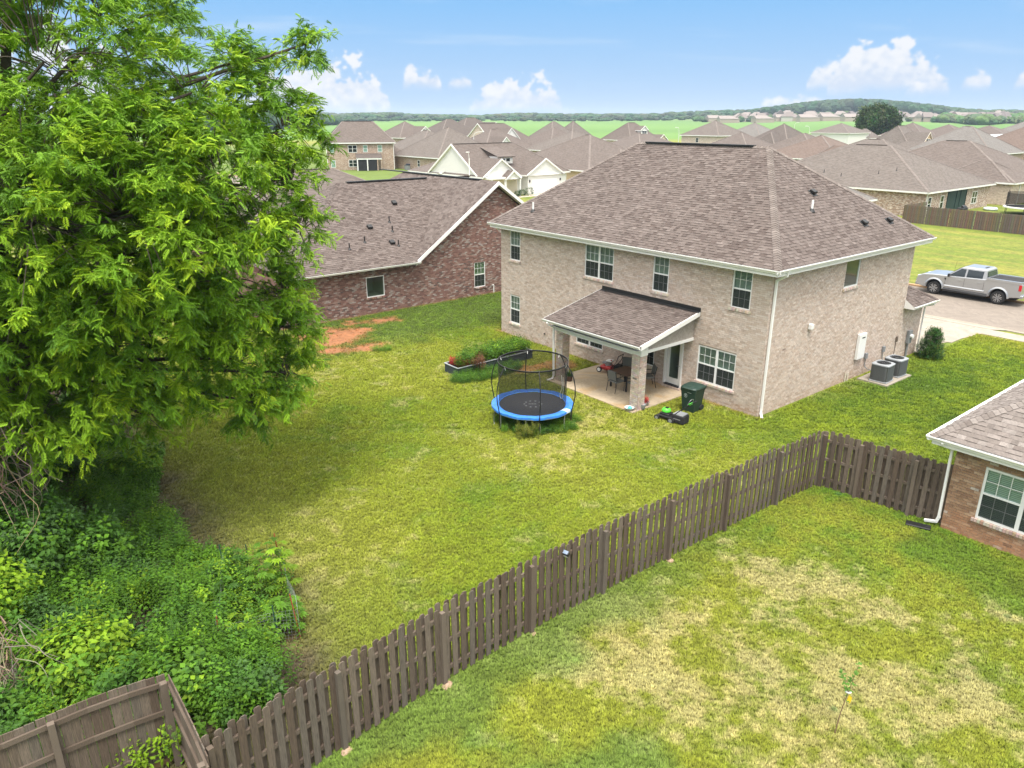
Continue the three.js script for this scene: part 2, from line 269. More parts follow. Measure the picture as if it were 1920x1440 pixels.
// window unit: o gives the wall frame (P, U, N); rect s0..s1, y0..y1; lights = number of sashes side by side
function makeWindow(house, o, s0, y0, s1, y1, w = {}) {
  const f = (s, t, n) => at3(o.P, o.U, YUP, o.N, s, t, n), bm = (b, a, c, e, g, n0, n1, col) => { const q = [f(a, c, n0), f(e, c, n0), f(e, g, n0), f(a, g, n0), f(a, c, n1), f(e, c, n1), f(e, g, n1), f(a, g, n1)]; b.quad(q[4], q[5], q[6], q[7], col); b.quad(q[0], q[4], q[7], q[3], col); b.quad(q[5], q[1], q[2], q[6], col); b.quad(q[7], q[6], q[2], q[3], col); b.quad(q[0], q[1], q[5], q[4], col); };
  const { lights = 1, cols = 3, rows = 2, hung = true, fw = 0.05, back = -0.075, front = -0.02, blinds = true } = w;
  const win = part(w.name || 'window', w.frame || M.whiteGloss, house, b => {
    bm(b, s0, y0, s1, y0 + fw, back, front); bm(b, s0, y1 - fw, s1, y1, back, front); bm(b, s0, y0 + fw, s0 + fw, y1 - fw, back, front); bm(b, s1 - fw, y0 + fw, s1, y1 - fw, back, front);
    for (let i = 1; i < lights; i++) { const c = mix(s0, s1, i / lights); bm(b, c - 0.05, y0 + fw, c + 0.05, y1 - fw, back, front - 0.003); }
  });
  const ym = (y0 + y1) / 2, lw = (s1 - s0) / lights;
  for (let i = 0; i < lights; i++) {
    const a = s0 + i * lw + (i ? 0.05 : fw), e = s0 + (i + 1) * lw - (i < lights - 1 ? 0.05 : fw);
    const bands = hung ? [[ym + 0.02, y1 - fw, 0], [y0 + fw, ym - 0.02, 1]] : [[y0 + fw, y1 - fw, 0]];
    if (hung) part('meeting_rail', w.frame || M.whiteGloss, win, b => bm(b, a, ym - 0.025, e, ym + 0.025, back, front - 0.006));
    bands.forEach(([b0, b1, lower]) => {
      const zg = lower ? -0.062 : -0.05;
      part('pane', w.glass || M.glass, win, b => b.quad(f(a, b0, zg), f(e, b0, zg), f(e, b1, zg), f(a, b1, zg)));
      if (cols > 1) part('muntin', w.muntin || M.whiteGloss, win, b => { for (let k = 1; k < cols; k++) { const c = mix(a, e, k / cols); bm(b, c - 0.008, b0, c + 0.008, b1, zg - 0.006, zg + 0.006); } for (let k = 1; k < rows; k++) { const c = mix(b0, b1, k / rows); bm(b, a, c - 0.008, e, c + 0.008, zg - 0.005, zg + 0.005); } });
      if (lower && w.screen !== false) part('insect_screen', w.screenMat || SCREEN, win, b => b.quad(f(a, b0, -0.03), f(e, b0, -0.03), f(e, b1, -0.03), f(a, b1, -0.03)));
      if (blinds) part('blind', w.blind || M.blind, win, b => { for (let y = b0; y < b1; y += 0.05) b.quad(f(a, y, -0.1), f(e, y, -0.1), f(e, y + 0.043, -0.085), f(a, y + 0.043, -0.085)); });
    });
  }
  part('room', M.room, win, b => roomBox(b, o, s0, y0, s1, y1, -0.128, -(w.deep || 1.4)));
  return win;
}
const SCREEN = new THREE.MeshStandardMaterial({ color: new THREE.Color().setRGB(0.02, 0.022, 0.024), roughness: 0.9, transparent: true, opacity: 0.62, side: THREE.DoubleSide });
// the room behind a window: back, sides, floor and ceiling
function roomBox(b, o, s0, y0, s1, y1, n0, n1) { const f = (s, t, n) => at3(o.P, o.U, YUP, o.N, s, t, n); b.quad(f(s0, y0, n1), f(s1, y0, n1), f(s1, y1, n1), f(s0, y1, n1)); b.quad(f(s0, y0, n0), f(s0, y0, n1), f(s0, y1, n1), f(s0, y1, n0)); b.quad(f(s1, y0, n0), f(s1, y0, n1), f(s1, y1, n1), f(s1, y1, n0)); b.quad(f(s0, y0, n0), f(s1, y0, n0), f(s1, y0, n1), f(s0, y0, n1)); b.quad(f(s0, y1, n0), f(s1, y1, n0), f(s1, y1, n1), f(s0, y1, n1)); }
function gutter(house, a, b, out, mat = M.white) {                     // K-style gutter along an eave from a to b, out = outward direction
  const A = V3(...a), B = V3(...b), O = V3(...out);
  return part('gutter', mat, house, g => { const pr = [[0, -0.115], [0.07, -0.115], [0.085, -0.07], [0.12, -0.035], [0.12, 0], [0.105, 0], [0.105, -0.03], [0.0, -0.03]]; const P = (p, q) => p.clone().addScaledVector(O, q[0]).add(V3(0, q[1], 0)).toArray(); for (let i = 0; i < pr.length; i++) { const c = pr[i], d = pr[(i + 1) % pr.length]; g.quad(P(A, c), P(B, c), P(B, d), P(A, d)); } g.poly(pr.slice(0, 6).map(c => P(A, c))); g.poly(pr.slice(0, 6).map(c => P(B, c))); });
}
function downspout(house, pts, mat = M.white, w = 0.075) {            // rectangular pipe along a polyline
  return part('downspout', mat, house, b => { for (let i = 0; i < pts.length - 1; i++) { const A = V3(...pts[i]), B = V3(...pts[i + 1]), L = A.distanceTo(B); const g = rbox(w, L + w * 0.7, w * 0.8, 0.012, 1); b.add(g, new THREE.Matrix4().compose(A.clone().add(B).multiplyScalar(0.5), new THREE.Quaternion().setFromUnitVectors(V3(0, 1, 0), B.clone().sub(A).normalize()), V3(1, 1, 1))); } });
}
function ventPipe(house, p, h = 0.3, mat = M.black) { return part('vent_pipe', mat, house, b => { b.bar([p[0], p[1] - 0.1, p[2]], [p[0], p[1] + h, p[2]], 0.035, [1, 1, 1], 10); b.add(new THREE.CylinderGeometry(0.05, 0.11, 0.09, 10), TR(p[0], p[1] + 0.02, p[2])); }); }

// ------------------------------------------------------------------ the tan brick two-storey house
const tanPal = palette([[3.4, [0.6, 0.485, 0.41]], [2.8, [0.635, 0.525, 0.455]], [2.4, [0.56, 0.44, 0.365]], [1.6, [0.66, 0.56, 0.495]], [0.9, [0.52, 0.41, 0.34]], [0.3, [0.36, 0.275, 0.23]], [0.12, [0.2, 0.16, 0.135]]]);
const roofPal = palette([[2.3, [0.098, 0.073, 0.064]], [2.6, [0.126, 0.098, 0.087]], [3, [0.14, 0.11, 0.098]], [2.2, [0.158, 0.126, 0.113]], [0.8, [0.178, 0.144, 0.13]]], 0.95);
const capPal = palette([[2, [0.185, 0.152, 0.136]], [2, [0.205, 0.17, 0.152]], [2, [0.165, 0.134, 0.119]], [0.8, [0.24, 0.2, 0.18]]], 0.95);
const mainHouse = thing('two_storey_brick_house', 'two-storey tan brick house with brown hip roof and covered patio', 'house', grid(0, 0), GA);
{
  const H = mainHouse, ctx = pieces(H), E = 5.68, T = 5.47;
  const clay = (s, y, c, R) => { const k = clamp(0.75 - y / 0.55 + 0.9 * fbm(s * 0.8, y * 3, 3.3, 3)) * 0.55; return mix3(c, [0.46, 0.25, 0.135], k * R()); };      // red clay splashed on the lowest courses
  const back = { P: [-15.49, -0.06, 0], U: [1, 0, 0], N: [0, 0, 1] }, side = { P: [0, -0.06, 0], U: [0, 0, -1], N: [1, 0, 0] };
  const B = s => s + 15.49, Y = y => y + 0.06;
  const wins = [[-14.78, 3.9, -13.98, 5.37, 1], [-9.45, 3.9, -7.69, 5.37, 2], [-5.48, 3.92, -4.65, 5.39, 1], [-1.65, 3.95, -0.81, 5.42, 1], [-14.78, 0.66, -13.99, 2.11, 1], [-9.86, 0.68, -8.13, 2.13, 2], [-5.98, 0.68, -5.12, 2.13, 1], [-2.92, 0.72, -1.15, 2.18, 2]];
  const door = [-4.56, 0.16, -3.62, 2.2];
  const ops = wins.map(w => [B(w[0]), Y(w[1]), B(w[2]), Y(w[3])]); ops.push([B(door[0]), Y(door[1]), B(door[2]), Y(door[3])]);
  brickWall(ctx, { ...back, poly: [[0, 0], [15.49, 0], [15.49, T + 0.06], [0, T + 0.06]], openings: ops, pal: tanPal, seed: 3, stain: (s, y, c, R) => clay(s, y, c, R) });
  const sOps = [[5.15, Y(4.2), 6.3, Y(5.42)]];
  brickWall(ctx, { ...side, poly: [[0.0, 0], [11.05, 0], [11.05, T + 0.06], [0.0, T + 0.06]], openings: sOps, pal: tanPal, seed: 4, stain: (s, y, c, R) => clay(s + 40, y, c, R) });
  brickWall(ctx, { ...side, P: [0, -0.06, -11.05], poly: [[0.0, 0], [1.97, 0], [1.97, 2.62], [0.0, 2.62]], pal: tanPal, seed: 5, stain: clay });
  part('wall', tanPal[0].m, H, b => { b.quad([-15.49, 0, 0], [-15.49, 0, -11.05], [-15.49, T, -11.05], [-15.49, T, 0]); b.quad([-15.49, 0, -11.05], [-0.02, 0, -11.05], [-0.02, T, -11.05], [-15.49, T, -11.05]); b.quad([-7.2, 0, -13.02], [-0.02, 0, -13.02], [-0.02, 2.56, -13.02], [-7.2, 2.56, -13.02]); b.quad([-7.2, 0, -13.02], [-7.2, 0, -11.05], [-7.2, 2.56, -11.05], [-7.2, 2.56, -13.02]); });
  wins.forEach((w, i) => { makeWindow(H, back, B(w[0]), Y(w[1]), B(w[2]), Y(w[3]), { lights: w[4], blinds: !(i > 4 && i < 7), deep: 1.4 }); brickSill(ctx, back, B(w[0]) - 0.06, B(w[2]) + 0.06, Y(w[1]), tanPal, rng(20 + i)); });
  makeWindow(H, side, 5.15, Y(4.2), 6.3, Y(5.42), { cols: 1, hung: false, blinds: false, deep: 1.4 }); brickSill(ctx, side, 5.09, 6.36, Y(4.2), tanPal, rng(33));
  // patio door: frame, leaf with full light, threshold
  {
    const f = (s, y, n) => [s, y, n], d = part('door', M.whiteGloss, H, b => { b.box(door[0], 0.16, -0.1, door[0] + 0.1, 2.2, 0.035); b.box(door[2] - 0.07, 0.16, -0.1, door[2], 2.2, 0.035); b.box(door[0] + 0.1, 2.12, -0.1, door[2] - 0.07, 2.2, 0.035); const a = door[0] + 0.12, e = door[2] - 0.08; b.box(a, 0.2, -0.075, a + 0.13, 2.11, -0.03); b.box(e - 0.13, 0.2, -0.075, e, 2.11, -0.03); b.box(a + 0.13, 0.2, -0.075, e - 0.13, 0.46, -0.03); b.box(a + 0.13, 1.98, -0.075, e - 0.13, 2.11, -0.03); });
    part('room', M.room, d, b => roomBox(b, { P: [0, 0, 0], U: [1, 0, 0], N: [0, 0, 1] }, door[0] + 0.2, 0.3, door[2] - 0.16, 2.1, -0.08, -1.8)); part('pane', M.glass, d, b => b.quad([door[0] + 0.25, 0.46, -0.05], [door[2] - 0.21, 0.46, -0.05], [door[2] - 0.21, 1.98, -0.05], [door[0] + 0.25, 1.98, -0.05]));
    part('threshold', M.blackMatte, d, b => b.box(door[0] + 0.1, 0.14, -0.1, door[2] - 0.07, 0.19, 0.09));
    part('handle', M.steel, d, b => { b.bar([door[2] - 0.15, 1.05, -0.03], [door[2] - 0.15, 1.05, 0.03], 0.014); b.bar([door[2] - 0.15, 1.05, 0.03], [door[2] - 0.27, 1.05, 0.035], 0.011); });
    part('door_step', M.vcGrain, H, b => { const R = rng(9); for (let i = 0; i < 13; i++) { const c = tanPal[pick(tanPal, R())].c; b.box(door[0] + i * 0.074, 0.05, 0.0, door[0] + 0.066 + i * 0.074, 0.135, 0.13, c); } });
  }
  // main hip roof
  const x0 = -15.92, x1 = 0.43, z1 = 0.43, z0 = -11.74, rz = -5.66, ra = -11.68, rb = -4.35, RH = 9.456;
  const c1 = [x0, E, z1], c2 = [x1, E, z1], c3 = [x1, E, z0], c4 = [x0, E, z0], r1 = [ra, RH, rz], r2 = [rb, RH, rz];
  shinglePlane(ctx, { pts: [c1, c2, r2, r1], pal: roofPal, seed: 1 });
  shinglePlane(ctx, { pts: [c2, c3, r2], pal: roofPal, seed: 2 });
  shinglePlane(ctx, { pts: [c3, c4, r1, r2], pal: roofPal, seed: 3, far: true }); shinglePlane(ctx, { pts: [c4, c1, r1], pal: roofPal, seed: 4, far: true });
  const nrm = (a, b, c) => { const n = V3(...b).sub(V3(...a)).cross(V3(...c).sub(V3(...a))).normalize(); if (n.y < 0) n.negate(); return n.toArray(); };
  const nB = nrm(c1, c2, r2), nS = nrm(c2, c3, r2), nF = nrm(c3, c4, r1), nL = nrm(c4, c1, r1);
  capLine(ctx, c2, r2, nB, nS, capPal, 5); capLine(ctx, c1, r1, nB, nL, capPal, 6); capLine(ctx, c3, r2, nS, nF, capPal, 7); capLine(ctx, r2, r1, nB, nF, capPal, 8);
  part('ridge_vent', M.black, H, b => b.box(ra + 0.55, RH + 0.01, rz - 0.14, rb - 0.75, RH + 0.075, rz + 0.14));
  part('soffit', M.white, H, b => { b.box(x0 + 0.05, T - 0.02, -0.0, x1 - 0.05, T, z1 - 0.05); b.box(0.0, T - 0.021, z0 + 0.05, x1 - 0.05, T - 0.001, 0); b.box(x0 + 0.05, T - 0.022, z0 + 0.05, -15.49, T - 0.002, 0); b.box(-15.49, T - 0.023, z0 + 0.05, 0, T - 0.003, -11.05); });
  part('fascia', M.white, H, b => { b.box(x0 + 0.03, T - 0.03, z1 - 0.05, x1 - 0.03, E - 0.012, z1 - 0.02); b.box(x1 - 0.05, T - 0.031, z0 + 0.03, x1 - 0.02, E - 0.013, z1 - 0.05); b.box(x0 + 0.02, T - 0.031, z0 + 0.03, x0 + 0.05, E - 0.013, z1 - 0.05); b.box(x0 + 0.05, T - 0.031, z0 + 0.02, x1 - 0.05, E - 0.013, z0 + 0.05); });
  part('frieze', M.vcGrain, H, b => { const R = rng(77); for (let s = -15.45; s < -0.05; s += 0.0762) b.box(s, T - 0.105, 0.0, s + 0.066, T - 0.022, 0.016, tanPal[pick(tanPal, R())].c.map(v => v * 0.9)); for (let s = 0.05; s < 11; s += 0.0762) b.box(0, T - 0.105, -s - 0.066, 0.016, T - 0.022, -s, tanPal[pick(tanPal, R())].c.map(v => v * 0.9)); });
  gutter(H, [x0 - 0.05, E, z1 - 0.02], [x1 + 0.1, E, z1 - 0.02], [0, 0, 1]); gutter(H, [x1 - 0.02, E, z1 + 0.1], [x1 - 0.02, E, z0 - 0.05], [1, 0, 0]);
  downspout(H, [[0.45, 5.56, -0.16], [0.42, 5.42, -0.16], [0.07, 5.2, -0.14], [0.065, 0.3, -0.14], [0.075, 0.16, -0.12], [0.22, 0.06, 0.02]], M.white, 0.09);
  downspout(H, [[-15.9, 5.55, 0.2], [-15.85, 5.46, 0.15], [-15.6, 5.3, 0.05]], M.white);
  // roof penetrations
  const onBack = (x, z) => [x, E + (RH - E) * (z1 - z) / (z1 - rz), z], onSide = (x, z) => [x, E + (RH - E) * (x1 - x) / (x1 - rb), z];
  { const p = onBack(-13.75, -0.62); part('vent_pipe', M.whiteGloss, H, b => b.bar([p[0], p[1] - 0.1, p[2]], [p[0], p[1] + 0.42, p[2]], 0.045, [1, 1, 1], 10)); part('pipe_boot', M.black, H, b => b.add(new THREE.CylinderGeometry(0.06, 0.14, 0.13, 10), TR(p[0], p[1] + 0.03, p[2]))); }
  { const p = onSide(-1.45, -4.55); part('vent_pipe', M.whiteGloss, H, b => b.bar([p[0], p[1] - 0.1, p[2]], [p[0], p[1] + 0.42, p[2]], 0.045, [1, 1, 1], 10)); part('pipe_boot', M.black, H, b => b.add(new THREE.CylinderGeometry(0.06, 0.14, 0.13, 10), TR(p[0], p[1] + 0.03, p[2]))); }
  for (const [x, z] of [[-2.15, -5.7], [-0.62, -7.3], [-0.55, -9.35]]) { const p = onSide(x, z), a = Math.atan((RH - E) / (x1 - rb)); part('roof_vent', M.black, H, b => { b.add(rbox(0.36, 0.03, 0.36, 0.01, 1), TR(p[0], p[1] + 0.02, p[2], 0, 0, -a)); b.add(rbox(0.24, 0.11, 0.26, 0.03, 2), TR(p[0] + 0.03, p[1] + 0.09, p[2], 0, 0, -a * 0.7)); }); }
  // lower garage roof at the street side
  { const e = 2.62, h = 4.0, a = [x1, e, -11.0], b2 = [x1, e, -13.45], ap = [-1.75, h, -11.06], w2 = [-7.6, e, -13.45], w3 = [-7.6, h - 0.3, -11.06];
    shinglePlane(ctx, { pts: [a, b2, ap], pal: roofPal, seed: 11 }); shinglePlane(ctx, { pts: [b2, w2, w3, ap], pal: roofPal, seed: 12, far: true });
    capLine(ctx, b2, ap, nrm(a, b2, ap), nrm(b2, w2, ap), roofPal, 13); gutter(H, [x1 - 0.02, e, -11.0], [x1 - 0.02, e, -13.5], [1, 0, 0]);
    part('eave_return', M.white, H, b => { b.poly([[0.013, e - 0.12, -10.98], [x1 + 0.02, e - 0.12, -10.98], [x1 + 0.02, e, -10.98], [0.013, e + 0.3, -10.98]]); b.quad([0.013, e - 0.12, -10.98], [x1 + 0.02, e - 0.12, -10.98], [x1 + 0.02, e - 0.12, -13.4], [0.013, e - 0.12, -13.4]); });
    downspout(H, [[0.45, 2.5, -13.25], [0.42, 2.42, -13.2], [0.07, 2.3, -13.1], [0.065, 0.3, -13.1], [0.08, 0.14, -13.08], [0.3, 0.06, -12.95]]); }
  // patio: roof, beam, posts
  {
    const ex0 = -8.3, ex1 = -2.98, ez = 3.42, ey = 2.72, wy = 3.5, p0 = [ex0, ey, ez], p1 = [ex1, ey, ez], p2 = [ex1, wy, 0.0], p3 = [ex0, wy, 0.0];
    const pr = shinglePlane(ctx, { pts: [p0, p1, p2, p3], pal: roofPal, seed: 21, name: 'patio_roof' });
    part('flashing', M.black, pr, b => { b.box(ex0 + 0.02, wy - 0.03, 0.018, ex1 + 0.04, wy + 0.16, 0.032); b.poly([[ex0 + 0.02, wy + 0.02, 0.02], [ex1 + 0.04, wy + 0.02, 0.02], [ex1 + 0.04, wy - 0.012, 0.18], [ex0 + 0.02, wy - 0.012, 0.18]]); });
    gutter(pr, [ex0 - 0.04, ey, ez - 0.02], [ex1 + 0.02, ey, ez - 0.02], [0, 0, 1]);
    for (const x of [ex0, ex1]) part('rake_board', M.white, pr, b => { { const s = x === ex1 ? 1 : -1; for (const [o, w] of [[0, 0.035]]) { const X0 = x - 0.02, X1 = x + s * w; b.quad([X1, ey - 0.16, ez - 0.03], [X1, wy - 0.16, 0.02], [X1, wy + 0.01, 0.02], [X1, ey + 0.01, ez - 0.03]); b.quad([X0, ey - 0.16, ez - 0.03], [X0, wy - 0.16, 0.02], [X1, wy - 0.16, 0.02], [X1, ey - 0.16, ez - 0.03]); b.quad([X0, ey + 0.012, ez], [X1, ey + 0.012, ez], [X1, wy + 0.012, 0.02], [X0, wy + 0.012, 0.02]); } } });
    const gsM = std([0.42, 0.38, 0.335], 0.7, { map: grainT }); for (const x of [-8.02, -3.2]) part('gable_siding', gsM, pr, b => { for (let y = 2.42; y < 3.3; y += 0.11) { const zt = yy => clamp((3.33 - yy) / 0.78 * 3.4, 0.02, 3.05); b.quad([x + 0.012, y, 0.02], [x + 0.012, y, zt(y)], [x, y + 0.11, zt(y + 0.11)], [x, y + 0.11, 0.02]); b.quad([x, y, 0.02], [x, y, zt(y)], [x + 0.012, y, zt(y)], [x + 0.012, y, 0.02]); } });
    part('beam', M.white, pr, b => { b.box(-8.05, 2.22, 2.72, -3.17, 2.52, 3.1); b.box(-8.06, 2.3, 0.02, -7.9, 2.42, 2.72); b.box(-3.32, 2.3, 0.02, -3.165, 2.42, 2.72); });
    part('patio_ceiling', M.white, pr, b => b.box(-8.0, 2.43, 0.02, -3.2, 2.46, 3.3));
    for (const px of [-7.86, -3.62]) {
      const w = 0.4, po = part('post', M.mortar, H, b => b.box(px + 0.012, 0.05, 2.712, px + w - 0.012, 2.22, 3.088)), g = new GB(), R = rng(px * 100 + 5000), W = 0.2032;
      for (let j = 0, y = 0.05; y < 2.2; j++, y += 0.0762) for (const [P, U] of [[[px, 0, 3.1], [1, 0, 0]], [[px + w, 0, 3.1], [0, 0, -1]], [[px + w, 0, 2.7], [-1, 0, 0]], [[px, 0, 2.7], [0, 0, 1]]]) for (let i = 0; i < 2; i++) { const a = i * 0.2 + (j % 2 ? 0.005 : 0.1), e = Math.min(0.398, a + 0.19), c = tanPal[pick(tanPal, R())].c.map(v => v * (0.9 + 0.2 * R())), N = [-U[2], 0, U[0]], f = (s, yy, n) => at3(P, U, YUP, [-N[0], 0, -N[2]], s, yy, n); const segs = j % 2 ? [[a, e]] : (i ? [[0.005, 0.095], [0.305, 0.395]] : [[a + 0.003, a + 0.197]]); for (const [s, q] of segs) g.quad(f(s, y, -0.004), f(q, y, -0.004), f(q, y + 0.0665, -0.004), f(s, y + 0.0665, -0.004), c); }
      tag(g.build('brickwork', M.vcGrain, po), null, null, null, 'stuff');
    }
    downspout(H, [[-8.0, 2.6, 3.5], [-7.98, 2.5, 3.4], [-7.94, 2.36, 3.18], [-7.92, 0.25, 3.16], [-7.94, 0.12, 3.2], [-8.02, 0.06, 3.4]], M.white, 0.085);
  }
  // things fixed to the side wall
  part('vent_cap', M.whiteGloss, H, b => { b.add(rbox(0.16, 0.22, 0.18, 0.03), TR(0.09, 3.05, -2.9)); });
  { const pn = part('service_panel', M.whiteGloss, H, b => { b.add(rbox(0.13, 1.12, 0.6, 0.02), TR(0.075, 1.43, -7.28)); }); part('handle', M.black, pn, b => b.box(0.14, 1.8, -7.42, 0.152, 1.84, -7.18)); }
  { const mt = part('electric_meter', M.grey, H, b => { b.add(rbox(0.14, 0.62, 0.32, 0.015), TR(0.08, 1.0, -11.95)); b.bar([0.06, 0.68, -11.95], [0.06, 0.0, -11.95], 0.045, [1, 1, 1], 10); }); part('meter_dial', M.whiteGloss, mt, b => b.add(new THREE.CylinderGeometry(0.09, 0.1, 0.12, 16), TR(0.2, 1.05, -11.95, 0, 0, Math.PI / 2))); }
  for (const z of [-7.95, -9.55]) { part('disconnect_box', M.grey, H, b => { b.add(rbox(0.1, 0.26, 0.17, 0.012), TR(0.06, 0.86, z)); b.tube([[0.06, 0.74, z], [0.07, 0.42, z], [0.2, 0.3, z + 0.02], [0.55, 0.32, z + 0.1]], 0.017, [1, 1, 1], 6, 16); }); }
  part('cable_box', std([0.13, 0.1, 0.08], 0.7), H, b => { b.add(rbox(0.07, 0.24, 0.12, 0.01), TR(0.05, 1.1, -10.75)); b.bar([0.03, 0.98, -10.75], [0.03, 0.0, -10.75], 0.012); });
  part('drain_pipe', M.cream, H, b => { b.bar([0.06, 0, -6.35], [0.06, 0.42, -6.35], 0.025, [1, 1, 1], 8); b.bar([0.06, 0, -6.55], [0.06, 0.38, -6.55], 0.025, [1, 1, 1], 8); });
  part('hose_bib', M.black, H, b => b.add(new THREE.CylinderGeometry(0.035, 0.035, 0.07, 8), TR(-12.05, 0.62, 0.03, Math.PI / 2)));
  part('outdoor_outlet', M.grey, H, b => b.add(rbox(0.09, 0.12, 0.05, 0.01), TR(-6.62, 0.62, 0.03)));
  // string lights looped under the patio ceiling on the back wall
  part('string_lights', M.blackMatte, H, b => { const pts = []; for (let i = 0; i <= 40; i++) pts.push([-8.6 + i * 0.13, 2.16 - 0.1 * Math.abs(Math.sin(i * 0.39)), 0.03 + 0.02 * Math.sin(i)]); b.tube(pts, 0.006, [1, 1, 1], 4, 160); });
  finish(ctx);
}

// ------------------------------------------------------------------ terrain, lawns, street
function terrain(x, z) {                                              // metres above the yards
  const r = Math.hypot(x, z); let h = 6.2 * sstep(330, 1700, r);
  const a = Math.atan2(x, -z) * 180 / Math.PI, hill = (ca, wa, r0, wr, hh) => hh * Math.exp(-(((a - ca) / wa) ** 2) - ((r - r0) / wr) ** 2);
  h += hill(23.4, 4.6, 1500, 420, 11) + hill(16, 5, 1500, 350, 6) + hill(33, 6, 1700, 400, 7);
  h += hill(-15, 7, 1900, 300, 5) + hill(2, 6, 2300, 300, 4);
  return h;
}
const dist2seg = (px, pz, a, b) => { const dx = b[0] - a[0], dz = b[1] - a[1], t = clamp(((px - a[0]) * dx + (pz - a[1]) * dz) / (dx * dx + dz * dz)); return Math.hypot(px - a[0] - dx * t, pz - a[1] - dz * t); };
const FENCE_A = [[-4.62, -8.82], [-3.05, -10.45], [-1.4, -12.08], [0.37, -13.66], [2.1, -15.08], [3.94, -16.52], [5.75, -17.95], [7.63, -19.38], [9.36, -20.62]];
const FENCE_R = [[9.36, -20.62], [10.22, -19.83], [11.28, -18.8], [12.0, -18.12]];
const rightOfA = (x, z) => { if (x > 9.36) { return z > -20.62 + (x - 9.36) * 0.947; } let zz = -8.8 - (x + 4.62) * 0.93; for (let i = 0; i < FENCE_A.length - 1; i++) { const a = FENCE_A[i], b = FENCE_A[i + 1]; if (x >= a[0] && x <= b[0]) zz = mix(a[1], b[1], (x - a[0]) / (b[0] - a[0])); } return z > zz; };
const GRN = [0.085, 0.155, 0.009], YEL = [0.222, 0.247, 0.022], LIME = [0.175, 0.225, 0.012], TAN = [0.44, 0.35, 0.18], DRK = [0.06, 0.09, 0.014], CLAY = [0.34, 0.14, 0.055], LUSH = [0.085, 0.15, 0.01];
